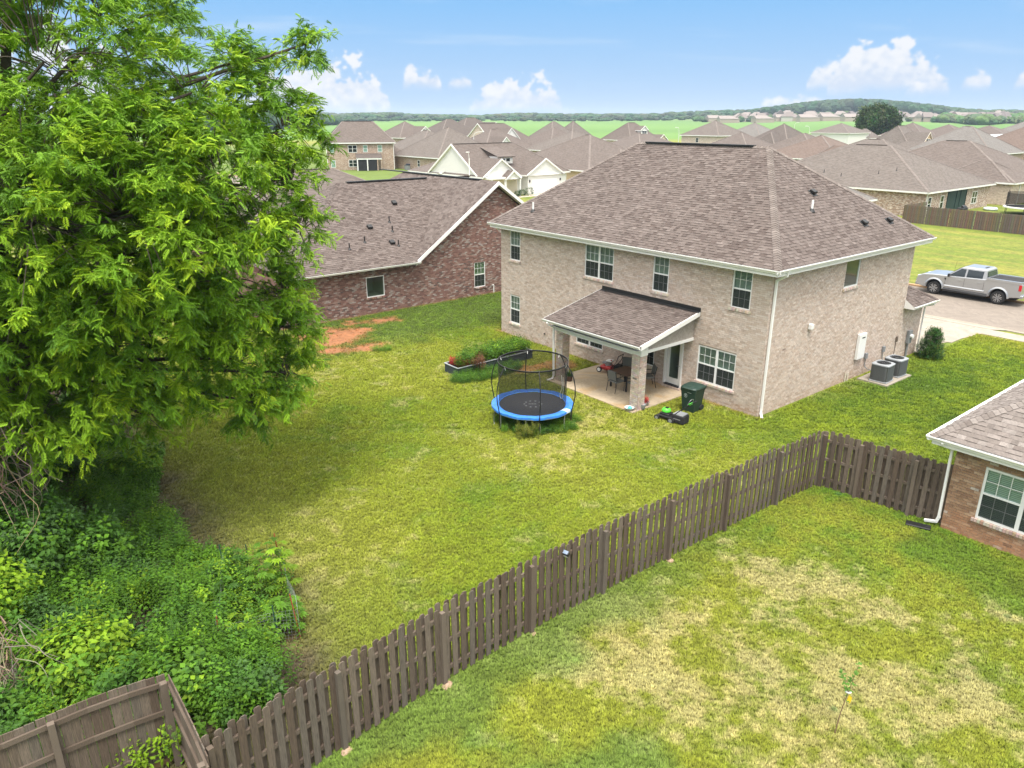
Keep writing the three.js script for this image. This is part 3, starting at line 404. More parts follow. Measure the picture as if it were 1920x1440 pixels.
// colour of the turf (or bare soil) at a place: greener strips by fence and walls, dryness and bare patches. bare = amount of soil
function turf(x, z) {
  const [gx, gz] = toGrid(x, z), n1 = fbm(x * 0.16, z * 0.16, 1.5, 4), n2 = fbm(x * 0.55 + 9, z * 0.55, 3.1, 4), n3 = fbm(x * 2.1, z * 2.1 + 5, 6.2, 3), n4 = fbm(x * 7 + 2, z * 7, 1.7, 2);
  let c, bare = 0;
  if (rightOfA(x, z) && gx > -4 && gz > 2.5) {                         // the dry yard beyond the picket fence
    const band = Math.min(dist2seg(x, z, [1.9, -13.6], [5.6, -10.6]), dist2seg(x, z, [4.5, -13.6], [8.6, -11.4]) * 0.9, dist2seg(x, z, [6.0, -15.6], [9.6, -13.8]) * 1.25);
    const dry = sstep(0.38, 1.3, 0.98 - band / 3.4 + 1.0 * n1 + 1.7 * n2 + 1.5 * n3 + 0.7 * n4);
    const fa = Math.min(...FENCE_A.slice(0, -1).map((p, i) => dist2seg(x, z, p, FENCE_A[i + 1])));
    const green = sstep(0.25, 0.8, 1.1 - fa / 2.2 + 0.9 * n2) * sstep(6.5, 1.0, x) + sstep(0.35, 0.9, 1.0 - dist2seg(x, z, [-3.2, -8.2], [1.9, -9.6]) / 2.6 + 0.8 * n2);
    c = mix3(mix3(YEL, GRN, clamp(0.38 + 1.6 * n2 - 0.5 * n1 + 0.9 * n3)), TAN, dry * 0.56);
    c = mix3(c, [0.115, 0.18, 0.028], clamp(green) * 0.85);
    const gh = sstep(0.35, 0.8, 1.15 - dist2seg(x, z, [10.9, -17.0], [12.6, -14.6]) / 1.5 + 0.7 * n2); c = mix3(c, LUSH, gh * 0.75);
    c = mix3(c, [0.045, 0.12, 0.03], sstep(0.3, 0.36, n2 * 0.6 + n3 * 0.45) * 0.6);
    bare = sstep(0.42, 0.6, n2 + 0.5 * n3) * 0.45 * dry;
  } else {
    c = mix3(YEL, LIME, clamp(0.5 + 2.2 * n1 + 0.8 * n3)); c = mix3(c, GRN, sstep(0.05, 0.4, n2 + 0.6 * n1 + 0.35 * n3 + 0.05) * 0.6); c = mix3(c, TAN, sstep(0.08, 0.5, n3 * 0.8 + n2 * 0.7 - n1 * 0.5 + 0.3 * n4) * 0.42); c = mix3(c, [0.1, 0.085, 0.03], sstep(0.16, 0.4, n4 * 0.7 + n3 * 0.4) * 0.4);
    const sideYard = sstep(-0.6, 1.8, gx + 0.9 * n2) * sstep(2.8, 0.6, gz + n2 * 2);
    c = mix3(c, mix3(LUSH, LIME, sstep(-0.15, 0.4, n1 + n3 * 0.35)), sideYard);
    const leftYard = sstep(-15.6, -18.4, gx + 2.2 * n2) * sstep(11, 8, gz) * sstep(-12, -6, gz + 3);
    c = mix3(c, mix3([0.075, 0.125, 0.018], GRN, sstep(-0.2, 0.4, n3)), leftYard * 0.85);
    const front = sstep(-15, -18, gz + n2); c = mix3(c, mix3([0.16, 0.215, 0.012], [0.25, 0.25, 0.03], sstep(-0.2, 0.3, fbm(gx * 0.07, gz * 0.5, 2, 4) + 0.3 * n3)), front);
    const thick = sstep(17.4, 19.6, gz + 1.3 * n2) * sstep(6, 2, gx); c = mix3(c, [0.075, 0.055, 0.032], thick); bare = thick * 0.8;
    c = mix3(c, [0.16, 0.175, 0.04], sstep(14, 18, gz + 2.2 * n2 - 0.14 * Math.abs(gx + 4)) * 0.45 * (1 - thick));
    const d1 = Math.min(Math.hypot(gx + 20.1, (gz - 7.2) * 0.9), dist2seg(gx, gz, [-21.8, 5.4], [-21.2, 3.4]) * 1.7 + 0.6, dist2seg(gx, gz, [-17.6, 8.7], [-17.3, 6.9]) * 1.6 + 0.5);
    const clay = sstep(0.22, 0.8, 1.24 - d1 / 2.0 + 0.9 * n2 + 0.45 * n3 + 0.3 * n4); c = mix3(c, CLAY, clay); bare = Math.max(bare, clay);
    const clay2 = sstep(0.5, 0.72, 1.2 - dist2seg(gx, gz, [-9.9, 3.0], [-9.3, 1.5]) / 1.1 + 0.8 * n2 + 0.2 * n3); c = mix3(c, [0.34, 0.16, 0.055], clay2 * 0.8); bare = Math.max(bare, clay2 * 0.8);
    const foot = Math.max(sstep(0.32, 0.02, Math.abs(gz - 0.05)) * (gx < 0.3 && gx > -16 ? 1 : 0), sstep(0.3, 0.02, Math.abs(gx + 22.95)) * (gz > -6 && gz < 9 ? 1 : 0)); c = mix3(c, [0.27, 0.14, 0.065], foot * clamp(0.45 + 1.6 * n3) * 0.8);
    c = mix3(c, [0.045, 0.12, 0.03], sstep(0.3, 0.4, n2 * 0.5 + n3 * 0.45) * 0.3);
  }
  const [g2, h2] = [Math.hypot(x + 5.75, z + 9.6), 0]; const soil = sstep(1.5, 0.9, g2 + n3) * (rightOfA(x, z) && x < -4.6 ? 1 : 0); c = mix3(c, [0.2, 0.075, 0.03], soil); bare = Math.max(bare, soil);
  const sp = 0.74 + 0.32 * n3 + 0.2 * n2 + 0.3 * n4; return [c[0] * sp, c[1] * sp, c[2] * sp, bare];
}
{
  const rad = [0, 20, 45, 70, 100, 140, 190, 250, 310, 360, 420, 500, 600, 720, 860, 1000, 1100, 1200, 1300, 1400, 1500, 1600, 1700, 1800, 1950, 2150, 2400, 2800, 3400], NA = 240, b = new GB(), pt = (r, k) => { const a = k / NA * 6.28318, x = r * Math.sin(a), z = -r * Math.cos(a); return [x, terrain(x, z) - 0.012 - (r > 3000 ? 4 : 0), z]; };
  const colr = (x, z) => {
    const r = Math.hypot(x, z), n = fbm(x * 0.003, z * 0.003, 2, 4), a = Math.atan2(x, -z) * 180 / Math.PI;
    let c = mix3([0.115, 0.17, 0.02], [0.15, 0.2, 0.025], clamp(0.5 + 1.5 * n));
    const crop = sstep(345, 380, r); c = mix3(c, mix3([0.10, 0.205, 0.035], [0.135, 0.255, 0.045], clamp(0.5 + 2.6 * fbm(x * 0.0012, z * 0.006, 4, 4))), crop);
    c = mix3(c, [0.25, 0.235, 0.02], sstep(330, 348, r) * sstep(400, 372, r) * 0.85);
    c = mix3(c, [0.19, 0.2, 0.1], sstep(1080, 1180, r + 60 * n) * sstep(10, 17, a));
    c = mix3(c, [0.06, 0.1, 0.04], sstep(1550, 1700, r + 120 * n)); return c;
  };
  for (let i = 0; i < rad.length - 1; i++) for (let k = 0; k < NA; k++) {
    const P = [pt(rad[i], k), pt(rad[i], k + 1), pt(rad[i + 1], k + 1), pt(rad[i + 1], k)];
    const put = (q) => { for (const v of q) { b.p.push(...v); b.n.push(0, 1, 0); b.c.push(...colr(v[0], v[2])); b.u.push(v[0] * 0.05, v[2] * 0.05); } };
    put([P[0], P[1], P[2]]); if (i) put([P[0], P[2], P[3]]); else put([P[0], P[2], P[3]]);
  }
  tag(b.build('ground', vcol(1, { map: grainT }), null), 'open ground of lawns and crop fields reaching the far trees', 'ground', null, 'structure');
}
// lawn sheets: turf colour computed per place
function lawnSheet(name, label, x0, z0, x1, z1, y, W, Hh) {
  const R = rng(W + Math.abs(Math.round(x0 * 10))), d = new Uint8Array(W * Hh * 4), enc = v => 255 * Math.pow(clamp(v), 1 / 2.2);
  for (let j = 0; j < Hh; j++) for (let i = 0; i < W; i++) { const c = turf(mix(x0, x1, (i + 0.5) / W), mix(z0, z1, (j + 0.5) / Hh)), s = 0.8 + 0.4 * R(), k = (j * W + i) * 4; d[k] = enc(c[0] * s); d[k + 1] = enc(c[1] * s); d[k + 2] = enc(c[2] * s); d[k + 3] = 255; }
  const t = new THREE.DataTexture(d, W, Hh, THREE.RGBAFormat); t.magFilter = THREE.LinearFilter; t.minFilter = THREE.LinearMipmapLinearFilter; t.generateMipmaps = true; t.colorSpace = THREE.SRGBColorSpace; t.needsUpdate = true;
  const b = new GB(); b.quad([x0, y, z0], [x0, y, z1], [x1, y, z1], [x1, y, z0], [1, 1, 1], [[0, 0], [0, 1], [1, 1], [1, 0]]);
  return tag(b.build(name, new THREE.MeshStandardMaterial({ map: t, roughness: 1, side: THREE.DoubleSide }), null), label, 'lawn', null, 'structure');
}
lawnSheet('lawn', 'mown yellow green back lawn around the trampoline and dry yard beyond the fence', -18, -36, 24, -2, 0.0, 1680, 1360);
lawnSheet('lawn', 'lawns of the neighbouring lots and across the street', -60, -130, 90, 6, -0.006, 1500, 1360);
// street, kerbs, drive, pavement: all in the building grid
{
  const slab = (name, label, cat, x0, z0, x1, z1, y, mat, th = 0.12) => { const o = thing(name, label, cat, grid(0, 0), GA); delete o.userData.category; o.userData.kind = 'structure'; part('surface', mat, o, b => b.box(x0, y - th, z0, x1, y, z1)); return o; };
  const asT = (() => { const n = tileN(256, 20, 2), n2 = tileN(256, 6, 4); return tex(256, 256, (i, j) => { const v = 0.88 + 0.1 * n(i, j) + 0.1 * n2(i, j) + 0.1 * (R0() - 0.5); return [v, v, v]; }); })();
  const asphalt = std([0.28, 0.235, 0.195], 0.95, { map: rep(asT, 0.35), bumpMap: rep(bumpT, 3), bumpScale: 0.004 }), conc = std([0.4, 0.34, 0.27], 0.9, { map: rep(asT, 0.22) }), concW = std([0.42, 0.37, 0.305], 0.9, { map: rep(asT, 0.2) });
  slab('street', 'sun-bleached asphalt street with the silver pickup parked on it', 'street', -170, -28.3, 60, -21, 0.012, asphalt, 0.05);
  slab('kerb', 'pale concrete kerb along the near side of the street', 'kerb', -170, -21, 60, -20.72, 0.035, conc); slab('kerb', 'clay-stained kerb behind the parked pickup', 'kerb', -170, -28.62, 60, -28.3, 0.11, std([0.52, 0.33, 0.18], 0.9, { map: asT }));
  const walk = thing('pavement', 'pale concrete pavement crossing the drive beside the street', null, grid(0, 0), GA); walk.userData.kind = 'structure';
  for (let i = -60; i < 24; i++) part('paving_slab', concW, walk, b => b.box(i * 1.5, -0.08, -20.28, i * 1.5 + 1.485, 0.022, -19.08));
  const drive = thing('drive', 'pale concrete drive in front of the tan house', null, grid(0, 0), GA); drive.userData.kind = 'structure';
  for (const [a, c, e, g] of [[-6.6, -19.06, -3.05, -16.1], [-3.03, -19.06, 0.45, -16.1], [-6.6, -16.08, -3.05, -13.05], [-3.03, -16.08, 0.12, -13.05]]) part('concrete_slab', concW, drive, b => b.box(a, -0.1, c, e, 0.026, g));
  part('concrete_slab', concW, drive, b => { b.poly([[-6.9, 0.03, -20.72], [1.35, 0.03, -20.72], [0.75, 0.03, -20.29], [-6.4, 0.03, -20.29]]); b.quad([-6.9, 0.03, -20.72], [1.35, 0.03, -20.72], [1.35, -0.05, -20.72], [-6.9, -0.05, -20.72]); });
  part('concrete_slab', conc, drive, b => b.poly([[0.1, 0.02, -19.07], [0.75, 0.02, -19.07], [0.3, 0.02, -16.2], [0.1, 0.02, -15.2]]));
  const patio = thing('patio_slab', 'pale stained concrete patio slab under the patio roof', null, grid(0, 0), GA); patio.userData.kind = 'structure';
  const stT = (() => { const n = tileN(512, 4, 6), n2 = tileN(512, 16, 9), n3 = tileN(512, 60, 1); return tex(512, 512, (i, j) => { const s = sstep(-0.05, 0.3, n(i, j) + 0.4 * n2(i, j)), v = 0.92 + 0.14 * n2(i, j) + 0.12 * n3(i, j); return [v * mix(0.98, 0.95, s), v * mix(0.93, 0.85, s), v * mix(0.84, 0.69, s)]; }); })();
  part('surface', std([0.52, 0.47, 0.42], 0.85, { map: rep(stT, 0.2) }), patio, b => b.box(-8.15, -0.15, 0.01, -3.2, 0.05, 3.38));
  const pad = thing('unit_pad', 'concrete pad under the two air conditioners', null, grid(0, 0), GA); pad.userData.kind = 'structure'; part('surface', concW, pad, b => b.box(0.22, -0.06, -9.35, 1.52, 0.06, -7.1));
}

// ------------------------------------------------------------------ wooden fences
const fenceWood = [[0.18, 0.14, 0.107], [0.163, 0.124, 0.095], [0.2, 0.157, 0.124], [0.15, 0.114, 0.088], [0.224, 0.18, 0.144], [0.178, 0.15, 0.124], [0.142, 0.103, 0.077]].map((c, i) => { const t = rep(woodT, 6, 0.7); t.offset.set(i * 0.23, i * 0.31); return std(c, 0.9, { map: t, bumpMap: t, bumpScale: 0.002 }); });
const picketGeo = (w, h, t = 0.018, ear = 0.03) => { const s = new THREE.Shape([[0, 0], [w, 0], [w, h - ear], [w - ear, h], [ear, h], [0, h - ear]].map(p => new THREE.Vector2(...p))), g = new THREE.ExtrudeGeometry(s, { depth: t, bevelEnabled: false }); g.translate(-w / 2, 0, -t / 2); return g; };
const pg = [1.75, 1.77, 1.79, 1.81].map(h => picketGeo(0.122, h));
// shadow-box fence along a polyline in world x, z; near side pickets face nearSign; each picket, rail and post is a part
function picketFence(name, label, pts, nearSign, o = {}) {
  const F = thing(name, label, 'fence', [pts[0][0], 0, pts[0][1]]), R = rng(o.seed || 3), ox = pts[0][0], oz = pts[0][1], sp = o.sp || 0.213;
  for (let i = 0; i < pts.length - 1; i++) {
    const a = pts[i], b = pts[i + 1], L = Math.hypot(b[0] - a[0], b[1] - a[1]), ux = (b[0] - a[0]) / L, uz = (b[1] - a[1]) / L, nx = -uz * nearSign, nz = ux * nearSign, ang = Math.atan2(-uz, ux);
    const place = (m, s, n, y, tilt = 0) => { m.position.set(a[0] - ox + ux * s + nx * n, y, a[1] - oz + uz * s + nz * n); m.rotation.set(0, ang, tilt); m.castShadow = m.receiveShadow = true; F.add(m); };
    const n = Math.round(L / sp), st = L / n;
    for (const y of o.rails || [0.28, 0.92, 1.52]) { const m = new THREE.Mesh(new THREE.BoxGeometry(L - 0.1, 0.085, 0.05), fenceWood[Math.floor(R() * 7)]); m.name = 'rail'; place(m, L / 2, 0, y); }
    for (let k = 0; k < n; k++) {
      const f = new THREE.Mesh(pg[Math.floor(R() * 4)], fenceWood[Math.floor(R() * 7)]); f.name = 'picket'; place(f, (k + 0.5) * st, 0.038, 0.02 + 0.03 * R(), (R() - 0.5) * 0.032);
      const g = new THREE.Mesh(pg[Math.floor(R() * 4)], fenceWood[Math.floor(R() * 7)]); g.name = 'picket'; place(g, k * st + st * 0.02, -0.038, 0.02 + 0.04 * R(), (R() - 0.5) * 0.032);
    }
    const p = new THREE.Mesh(new THREE.BoxGeometry(0.092, 1.78, 0.092), fenceWood[Math.floor(R() * 7)]); p.name = 'post'; place(p, o.first === false && !i ? 0.12 : 0.0, 0.085, 0.82, (R() - 0.5) * 0.012);
    if (i === pts.length - 2 && o.last !== false) { const q = p.clone(); place(q, L - 0.05, 0.085, 0.82); }
  }
  return F;
}
const fenceA = picketFence('picket_fence', 'long brown shadow-box picket fence running diagonally between the two yards', FENCE_A, 1, { seed: 4 });
picketFence('picket_fence', 'short brown picket fence joining the long fence to the right brick house', FENCE_R, 1, { seed: 8, first: false });
// gate latch and footing clods at the posts
{
  const R = rng(61), clod = (x, z, k, label) => { const g = new THREE.IcosahedronGeometry(0.12 * k, 2), p = g.attributes.position; for (let i = 0; i < p.count; i++) { const v = V3().fromBufferAttribute(p, i), n = 1 + 0.6 * fbm(v.x * 9 + x, v.y * 9, v.z * 9 + z, 3); p.setXYZ(i, v.x * n * 1.4, Math.max(-0.03, v.y * n * 0.42), v.z * n * 1.1); } g.computeVertexNormals(); const m = mesh('concrete_footing', g, std([0.5, 0.33, 0.24], 0.95, { map: grainT }), null, [x, 0.01, z], [0, R() * 6, 0]); tag(m, label, 'concrete'); };
  const lab = ['foot of the fence post nearest the camera', 'foot of the second fence post from the camera', 'foot of the third fence post from the camera', null, 'foot of the middle fence post below the solar light', 'foot of the fence post left of the corner'];
  [1, 2, 3, 5].forEach((i, k) => { const [x, z] = FENCE_A[i]; clod(x + 0.1, z + 0.1, 0.5 + 0.35 * R(), 'clay-stained concrete lump at the ' + ['foot of the fence post nearest the camera', 'foot of the second fence post from the camera', 'foot of the third fence post from the camera', 'foot of the fence post right of the solar light'][k]); });
}
// solid board fences in the near left corner: boards on the far side, rails and posts towards us
function boardFence(name, label, a, b, side, o = {}) {
  const F = thing(name, label, 'fence', [a[0], 0, a[1]]), R = rng(o.seed || 5), L = Math.hypot(b[0] - a[0], b[1] - a[1]), ux = (b[0] - a[0]) / L, uz = (b[1] - a[1]) / L, nx = -uz * side, nz = ux * side, ang = Math.atan2(-uz, ux), top = o.top || (() => 1.82);
  const put = (m, s, n, y, rz = 0) => { m.position.set(ux * s + nx * n, y, uz * s + nz * n); m.rotation.set(0, ang, rz); m.castShadow = m.receiveShadow = true; F.add(m); };
  const w = 0.138; for (let s = w / 2, k = 0; s < L; s += w + 0.006, k++) { const h = top(s / L) - 0.12; const m = new THREE.Mesh(picketGeo(w, h, 0.018, 0.006), fenceWood[Math.floor(R() * 7)]); m.name = 'board'; put(m, s, -0.03, 0.12 + 0.01 * R(), (R() - 0.5) * 0.012); }
  const seg = Math.ceil(L / 0.6);
  for (const f of [0.22, 0.62, 0.93]) for (let i = 0; i < seg; i++) { const s0 = i / seg, s1 = (i + 1) / seg, y0 = top(s0) * f - 0.04, y1 = top(s1) * f - 0.04, l = L / seg; const m = new THREE.Mesh(new THREE.BoxGeometry(Math.hypot(l, y1 - y0) + 0.004, 0.088, 0.04), fenceWood[1 + (i % 2)]); m.name = 'rail'; put(m, (s0 + s1) / 2 * L, 0.002 + (i % 2) * 0.0015, (y0 + y1) / 2, Math.atan2(y1 - y0, l)); }
  for (let s = 0.06; s < L + 0.1; s += o.post || 2.2) { const m = new THREE.Mesh(new THREE.BoxGeometry(0.1, top(Math.min(1, s / L)) - 0.08, 0.1), fenceWood[4]); m.name = 'post'; put(m, Math.min(s, L - 0.06), 0.075, (top(Math.min(1, s / L)) - 0.08) / 2); }
  const kb = new THREE.Mesh(new THREE.BoxGeometry(L, 0.14, 0.03), std([0.3, 0.19, 0.09], 0.9, { map: woodT })); kb.name = 'kickboard'; put(kb, L / 2, -0.03, 0.06);
  return F;
}
boardFence('board_fence', 'weathered solid board fence with arched top in the near left corner', [-5.84, -10.17], [-9.2, -7.85], -1, { seed: 12, top: t => 1.83 + 0.13 * Math.sin(clamp(t * 1.9) * 3.1416) * 0.55 - 0.02 * t, post: 1.62 });
boardFence('board_fence', 'solid board fence panel sagging edge-on towards the picket fence', [-5.80, -10.15], [-4.45, -8.4], 1, { seed: 15, top: t => 1.85 - 0.02 * t + 0.06 * Math.sin(t * 3.1) });

// ------------------------------------------------------------------ neighbouring houses built with their bricks and shingles
const redPal = palette([[3, [0.235, 0.125, 0.105]], [2.4, [0.28, 0.16, 0.132]], [1.6, [0.175, 0.1, 0.086]], [1.3, [0.34, 0.24, 0.205]], [1.1, [0.38, 0.325, 0.295]], [1.0, [0.135, 0.1, 0.09]], [0.4, [0.46, 0.4, 0.36]]]);
const brnPal = palette([[0.8, [0.10, 0.075, 0.06]], [2.6, [0.34, 0.205, 0.125]], [2.6, [0.40, 0.25, 0.155]], [1.7, [0.29, 0.17, 0.105]], [1.6, [0.47, 0.32, 0.215]], [1.1, [0.55, 0.47, 0.4]]]);
const greyPal = palette([[2.2, [0.19, 0.16, 0.143]], [3, [0.215, 0.182, 0.164]], [3, [0.238, 0.204, 0.185]], [1.6, [0.275, 0.239, 0.218]], [0.7, [0.16, 0.132, 0.118]]], 0.95);
const nrm3 = (a, b, c) => { const n = V3(...b).sub(V3(...a)).cross(V3(...c).sub(V3(...a))).normalize(); if (n.y < 0) n.negate(); return n.toArray(); };
// roof planes over a rectangle: ax = ridge axis, ends 'hip' or 'gable' ([low end, high end]); each plane starts with its eave
function roofPlanes(x0, z0, x1, z1, e, r, ax = 'x', ends = ['hip', 'hip'], inset) {
  const out = [], sw = ax === 'z', P = (u, y, v) => sw ? [v, y, u] : [u, y, v];
  const [u0, u1, v0, v1] = sw ? [z0, z1, x0, x1] : [x0, x1, z0, z1], hv = (v1 - v0) / 2, vm = (v0 + v1) / 2, ins = inset || hv;
  const ua = ends[0] === 'hip' ? Math.min(u0 + ins, (u0 + u1) / 2 - 0.05) : u0, ub = ends[1] === 'hip' ? Math.max(u1 - ins, (u0 + u1) / 2 + 0.05) : u1;
  const A = P(ua, r, vm), B = P(ub, r, vm), a = P(u0, e, v0), b = P(u1, e, v0), c = P(u1, e, v1), d = P(u0, e, v1);
  out.push([a, b, B, A], [c, d, A, B]); if (ends[0] === 'hip') out.push([d, a, A]); if (ends[1] === 'hip') out.push([b, c, B]);
  return { planes: out, ridge: [A, B], corners: [a, b, c, d], hips: [[a, A], [b, B], [c, B], [d, A]].filter((h, i) => ends[i === 0 || i === 3 ? 0 : 1] === 'hip') };
}
{ // the red brick house on the left
  const H = thing('red_brick_house', 'single-storey red brick house with white rake boards left of the tan house', 'house', grid(0, 0), GA), ctx = pieces(H), wx = -23.1;
  const wall = { P: [wx, -0.05, 9], U: [0, 0, -1], N: [1, 0, 0] }, s = z => 9 - z, y = v => v + 0.05;
  const ops = [[s(3.73), y(0.95), s(2.56), y(2.13)], [s(-3.85), y(0.5), s(-4.72), y(2.1)]];
  const blot = { blot: 0.75, far: true, pal: redPal, mortar: std([0.3, 0.24, 0.21], 0.95, { map: grainT }), stain: (a, b, c, R) => mix3(c, [0.4, 0.2, 0.1], clamp(0.5 - b * 2) * R() * 0.6) };
  brickWall(ctx, { ...wall, ...blot, poly: [[0, 0], [s(0.6), 0], [s(0.6), 2.72], [0, 2.72]], openings: [ops[0]], seed: 31 });
  brickWall(ctx, { ...wall, ...blot, poly: [[s(0.6), 0], [s(-11.4), 0], [s(-11.4), 2.72], [s(-5.4), 6.82], [s(0.6), 2.72]], openings: [ops[1]], seed: 32 });
  part('wall', redPal[0].m, H, b => { b.quad([wx, 0, 9], [-35, 0, 9], [-35, 2.7, 9], [wx, 2.7, 9]); b.quad([wx, 0, -11.4], [-37, 0, -11.4], [-37, 2.7, -11.4], [wx, 2.7, -11.4]); b.quad([-37, 0, -11.4], [-37, 0, 9], [-37, 2.7, 9], [-37, 2.7, -11.4]); });
  makeWindow(H, wall, ...ops[0], { cols: 1, hung: false, blinds: false }); makeWindow(H, wall, ...ops[1], { cols: 3, blind: std([0.4, 0.46, 0.3], 0.8) });
  brickSill(ctx, wall, ops[0][0] - 0.05, ops[0][2] + 0.05, ops[0][1], redPal, rng(3)); brickSill(ctx, wall, ops[1][0] - 0.05, ops[1][2] + 0.05, ops[1][1], redPal, rng(4));
  const A = roofPlanes(-35.3, -8, -22.62, 8.45, 2.72, 6.84, 'z', ['gable', 'hip']), B = roofPlanes(-40, -11.75, -22.72, 0.62, 2.68, 6.93, 'x', ['hip', 'gable']);
  A.planes[1] = [[-22.62, 2.72, 8.45], [-22.62, 2.72, 0.56], [-28.96, 6.84, -5.43], [-28.96, 6.84, 2.11]]; [...A.planes, ...B.planes].forEach((p, i) => shinglePlane(ctx, { pts: p, pal: roofPal, seed: 40 + i, far: true }));
  const hp = A.hips.find(h => h[0][0] > -25), nl = A.planes; capLine(ctx, hp[0], hp[1], nrm3(...nl[1].slice(0, 3)), nrm3(...nl[2].slice(0, 3)), roofPal, 51);
  part('ridge_vent', M.black, H, b => b.box(-29.1, 6.83, -4.3, -28.82, 6.9, 1.5)); part('ridge_vent', M.black, H, b => b.box(-37, 6.92, -5.7, -24.6, 6.98, -5.43));
  gutter(H, [-22.64, 2.72, 8.5], [-22.64, 2.72, 0.35], [1, 0, 0]);
  for (const [za, zb] of [[0.62, -5.565], [-11.75, -5.565]]) part('rake_board', M.white, H, b => { const X0 = -22.74, X1 = -22.69, yy = z => 2.68 + (6.93 - 2.68) * (z === za ? 0 : 1); b.quad([X1, yy(za) - 0.2, za], [X1, yy(zb) - 0.2, zb], [X1, yy(zb) + 0.02, zb], [X1, yy(za) + 0.02, za]); b.quad([X0 - 0.3, yy(za) - 0.2, za], [X0 - 0.3, yy(zb) - 0.2, zb], [X1, yy(zb) - 0.2, zb], [X1, yy(za) - 0.2, za]); b.quad([X0, yy(za) + 0.022, za], [X0, yy(zb) + 0.022, zb], [X1, yy(zb) + 0.022, zb], [X1, yy(za) + 0.022, za]); });
  const onA = (x, z) => [x, 2.72 + (6.84 - 2.72) * (-22.62 - x) / 6.34, z];
  for (const [x, z, k] of [[-27.0, -0.65, 0], [-25.65, 0.55, 1], [-24.95, 0.78, 1], [-25.35, 2.05, 0], [-24.4, 2.95, 1], [-24.05, 4.12, 1], [-24.1, 1.33, 0], [-23.9, 1.03, 1]]) { const p = onA(x, z); if (k) ventPipe(H, p, 0.34); else part('roof_vent', M.black, H, b => b.add(rbox(0.3, 0.16, 0.3, 0.03), TR(p[0], p[1] + 0.09, p[2], 0, 0, -0.5))); }
  part('hose_reel_pipe', M.whiteGloss, H, b => { b.bar([wx + 0.05, 0, -5.35], [wx + 0.05, 0.5, -5.35], 0.03, [1, 1, 1], 8); b.bar([wx + 0.05, 0.5, -5.35], [wx + 0.05, 0.5, -5.2], 0.03, [1, 1, 1], 8); });
  finish(ctx);
}
{ // the brown brick house at the right edge
  const H = thing('brown_brick_house', 'brown brick house corner with grey shingle roof at the right edge', 'house', grid(0, 0), GA), ctx = pieces(H), wz = 3.05;
  const wall = { P: [7.85, -0.06, wz], U: [1, 0, 0], N: [0, 0, 1] }, s = x => x - 7.85, y = v => v + 0.06, ops = [[s(8.6), y(0.64), s(10.52), y(2.12)]];
  const clay = (a, b, c, R) => mix3(c, [0.5, 0.235, 0.12], clamp(1.05 - b / 0.75 + 0.7 * fbm(a * 1.2, b * 3, 8, 3)) * 0.75 * (0.4 + 0.6 * R()));
  brickWall(ctx, { ...wall, poly: [[0, 0], [9, 0], [9, 2.55], [0, 2.55]], openings: ops, pal: brnPal, seed: 61, blot: 1.5, stain: clay });
  brickWall(ctx, { P: [7.85, -0.06, -9], U: [0, 0, 1], N: [-1, 0, 0], poly: [[0, 0], [12.05, 0], [12.05, 2.55], [0, 2.55]], pal: brnPal, seed: 62, far: true });
  makeWindow(H, wall, ...ops[0], { lights: 2, cols: 3, fw: 0.06, blind: std([0.6, 0.66, 0.6], 0.7) }); brickSill(ctx, wall, ops[0][0] - 0.07, ops[0][2] + 0.07, ops[0][1], palette([[1, [0.5, 0.4, 0.32]], [1, [0.58, 0.48, 0.4]], [1, [0.42, 0.3, 0.22]]]), rng(8));
  const e = 2.7, c1 = [7.3, e, 3.47], c2 = [18, e, 3.47], c0 = [7.3, e, -9.5], ap = [13.7, e + 0.7 * 6.4, -2.93], ap2 = [18, e + 0.7 * 6.4, -2.93];
  shinglePlane(ctx, { pts: [c1, c2, ap2, ap], pal: greyPal, seed: 63 }); shinglePlane(ctx, { pts: [c0, c1, ap], pal: greyPal, seed: 64 }); capLine(ctx, c1, ap, nrm3(c1, c2, ap2), nrm3(c0, c1, ap), greyPal, 65);
  part('soffit', M.white, H, b => { b.box(7.35, 2.48, 3.05, 18, 2.5, 3.42); b.box(7.35, 2.481, -9.4, 7.85, 2.501, 3.05); });
  part('fascia', M.white, H, b => { b.box(7.34, 2.47, 3.4, 18, e - 0.012, 3.44); b.box(7.33, 2.471, -9.4, 7.36, e - 0.013, 3.4); });
  gutter(H, [7.22, e, 3.45], [18, e, 3.45], [0, 0, 1]); gutter(H, [7.32, e, -9.5], [7.32, e, 3.55], [-1, 0, 0]);
  downspout(H, [[7.62, 2.58, 3.5], [7.66, 2.5, 3.42], [7.76, 2.36, 3.13], [7.78, 0.32, 3.11], [7.74, 0.16, 3.12], [7.48, 0.1, 3.16]], M.white, 0.08);
  finish(ctx);
  const sb = mesh('splash_block', rbox(0.62, 0.07, 0.26, 0.03), M.black, null, grid(7.45, 3.5, 0.04), [0, GA + 0.35, 0]); tag(sb, 'black plastic splash block on the grass below the downspout', 'splash block');
}

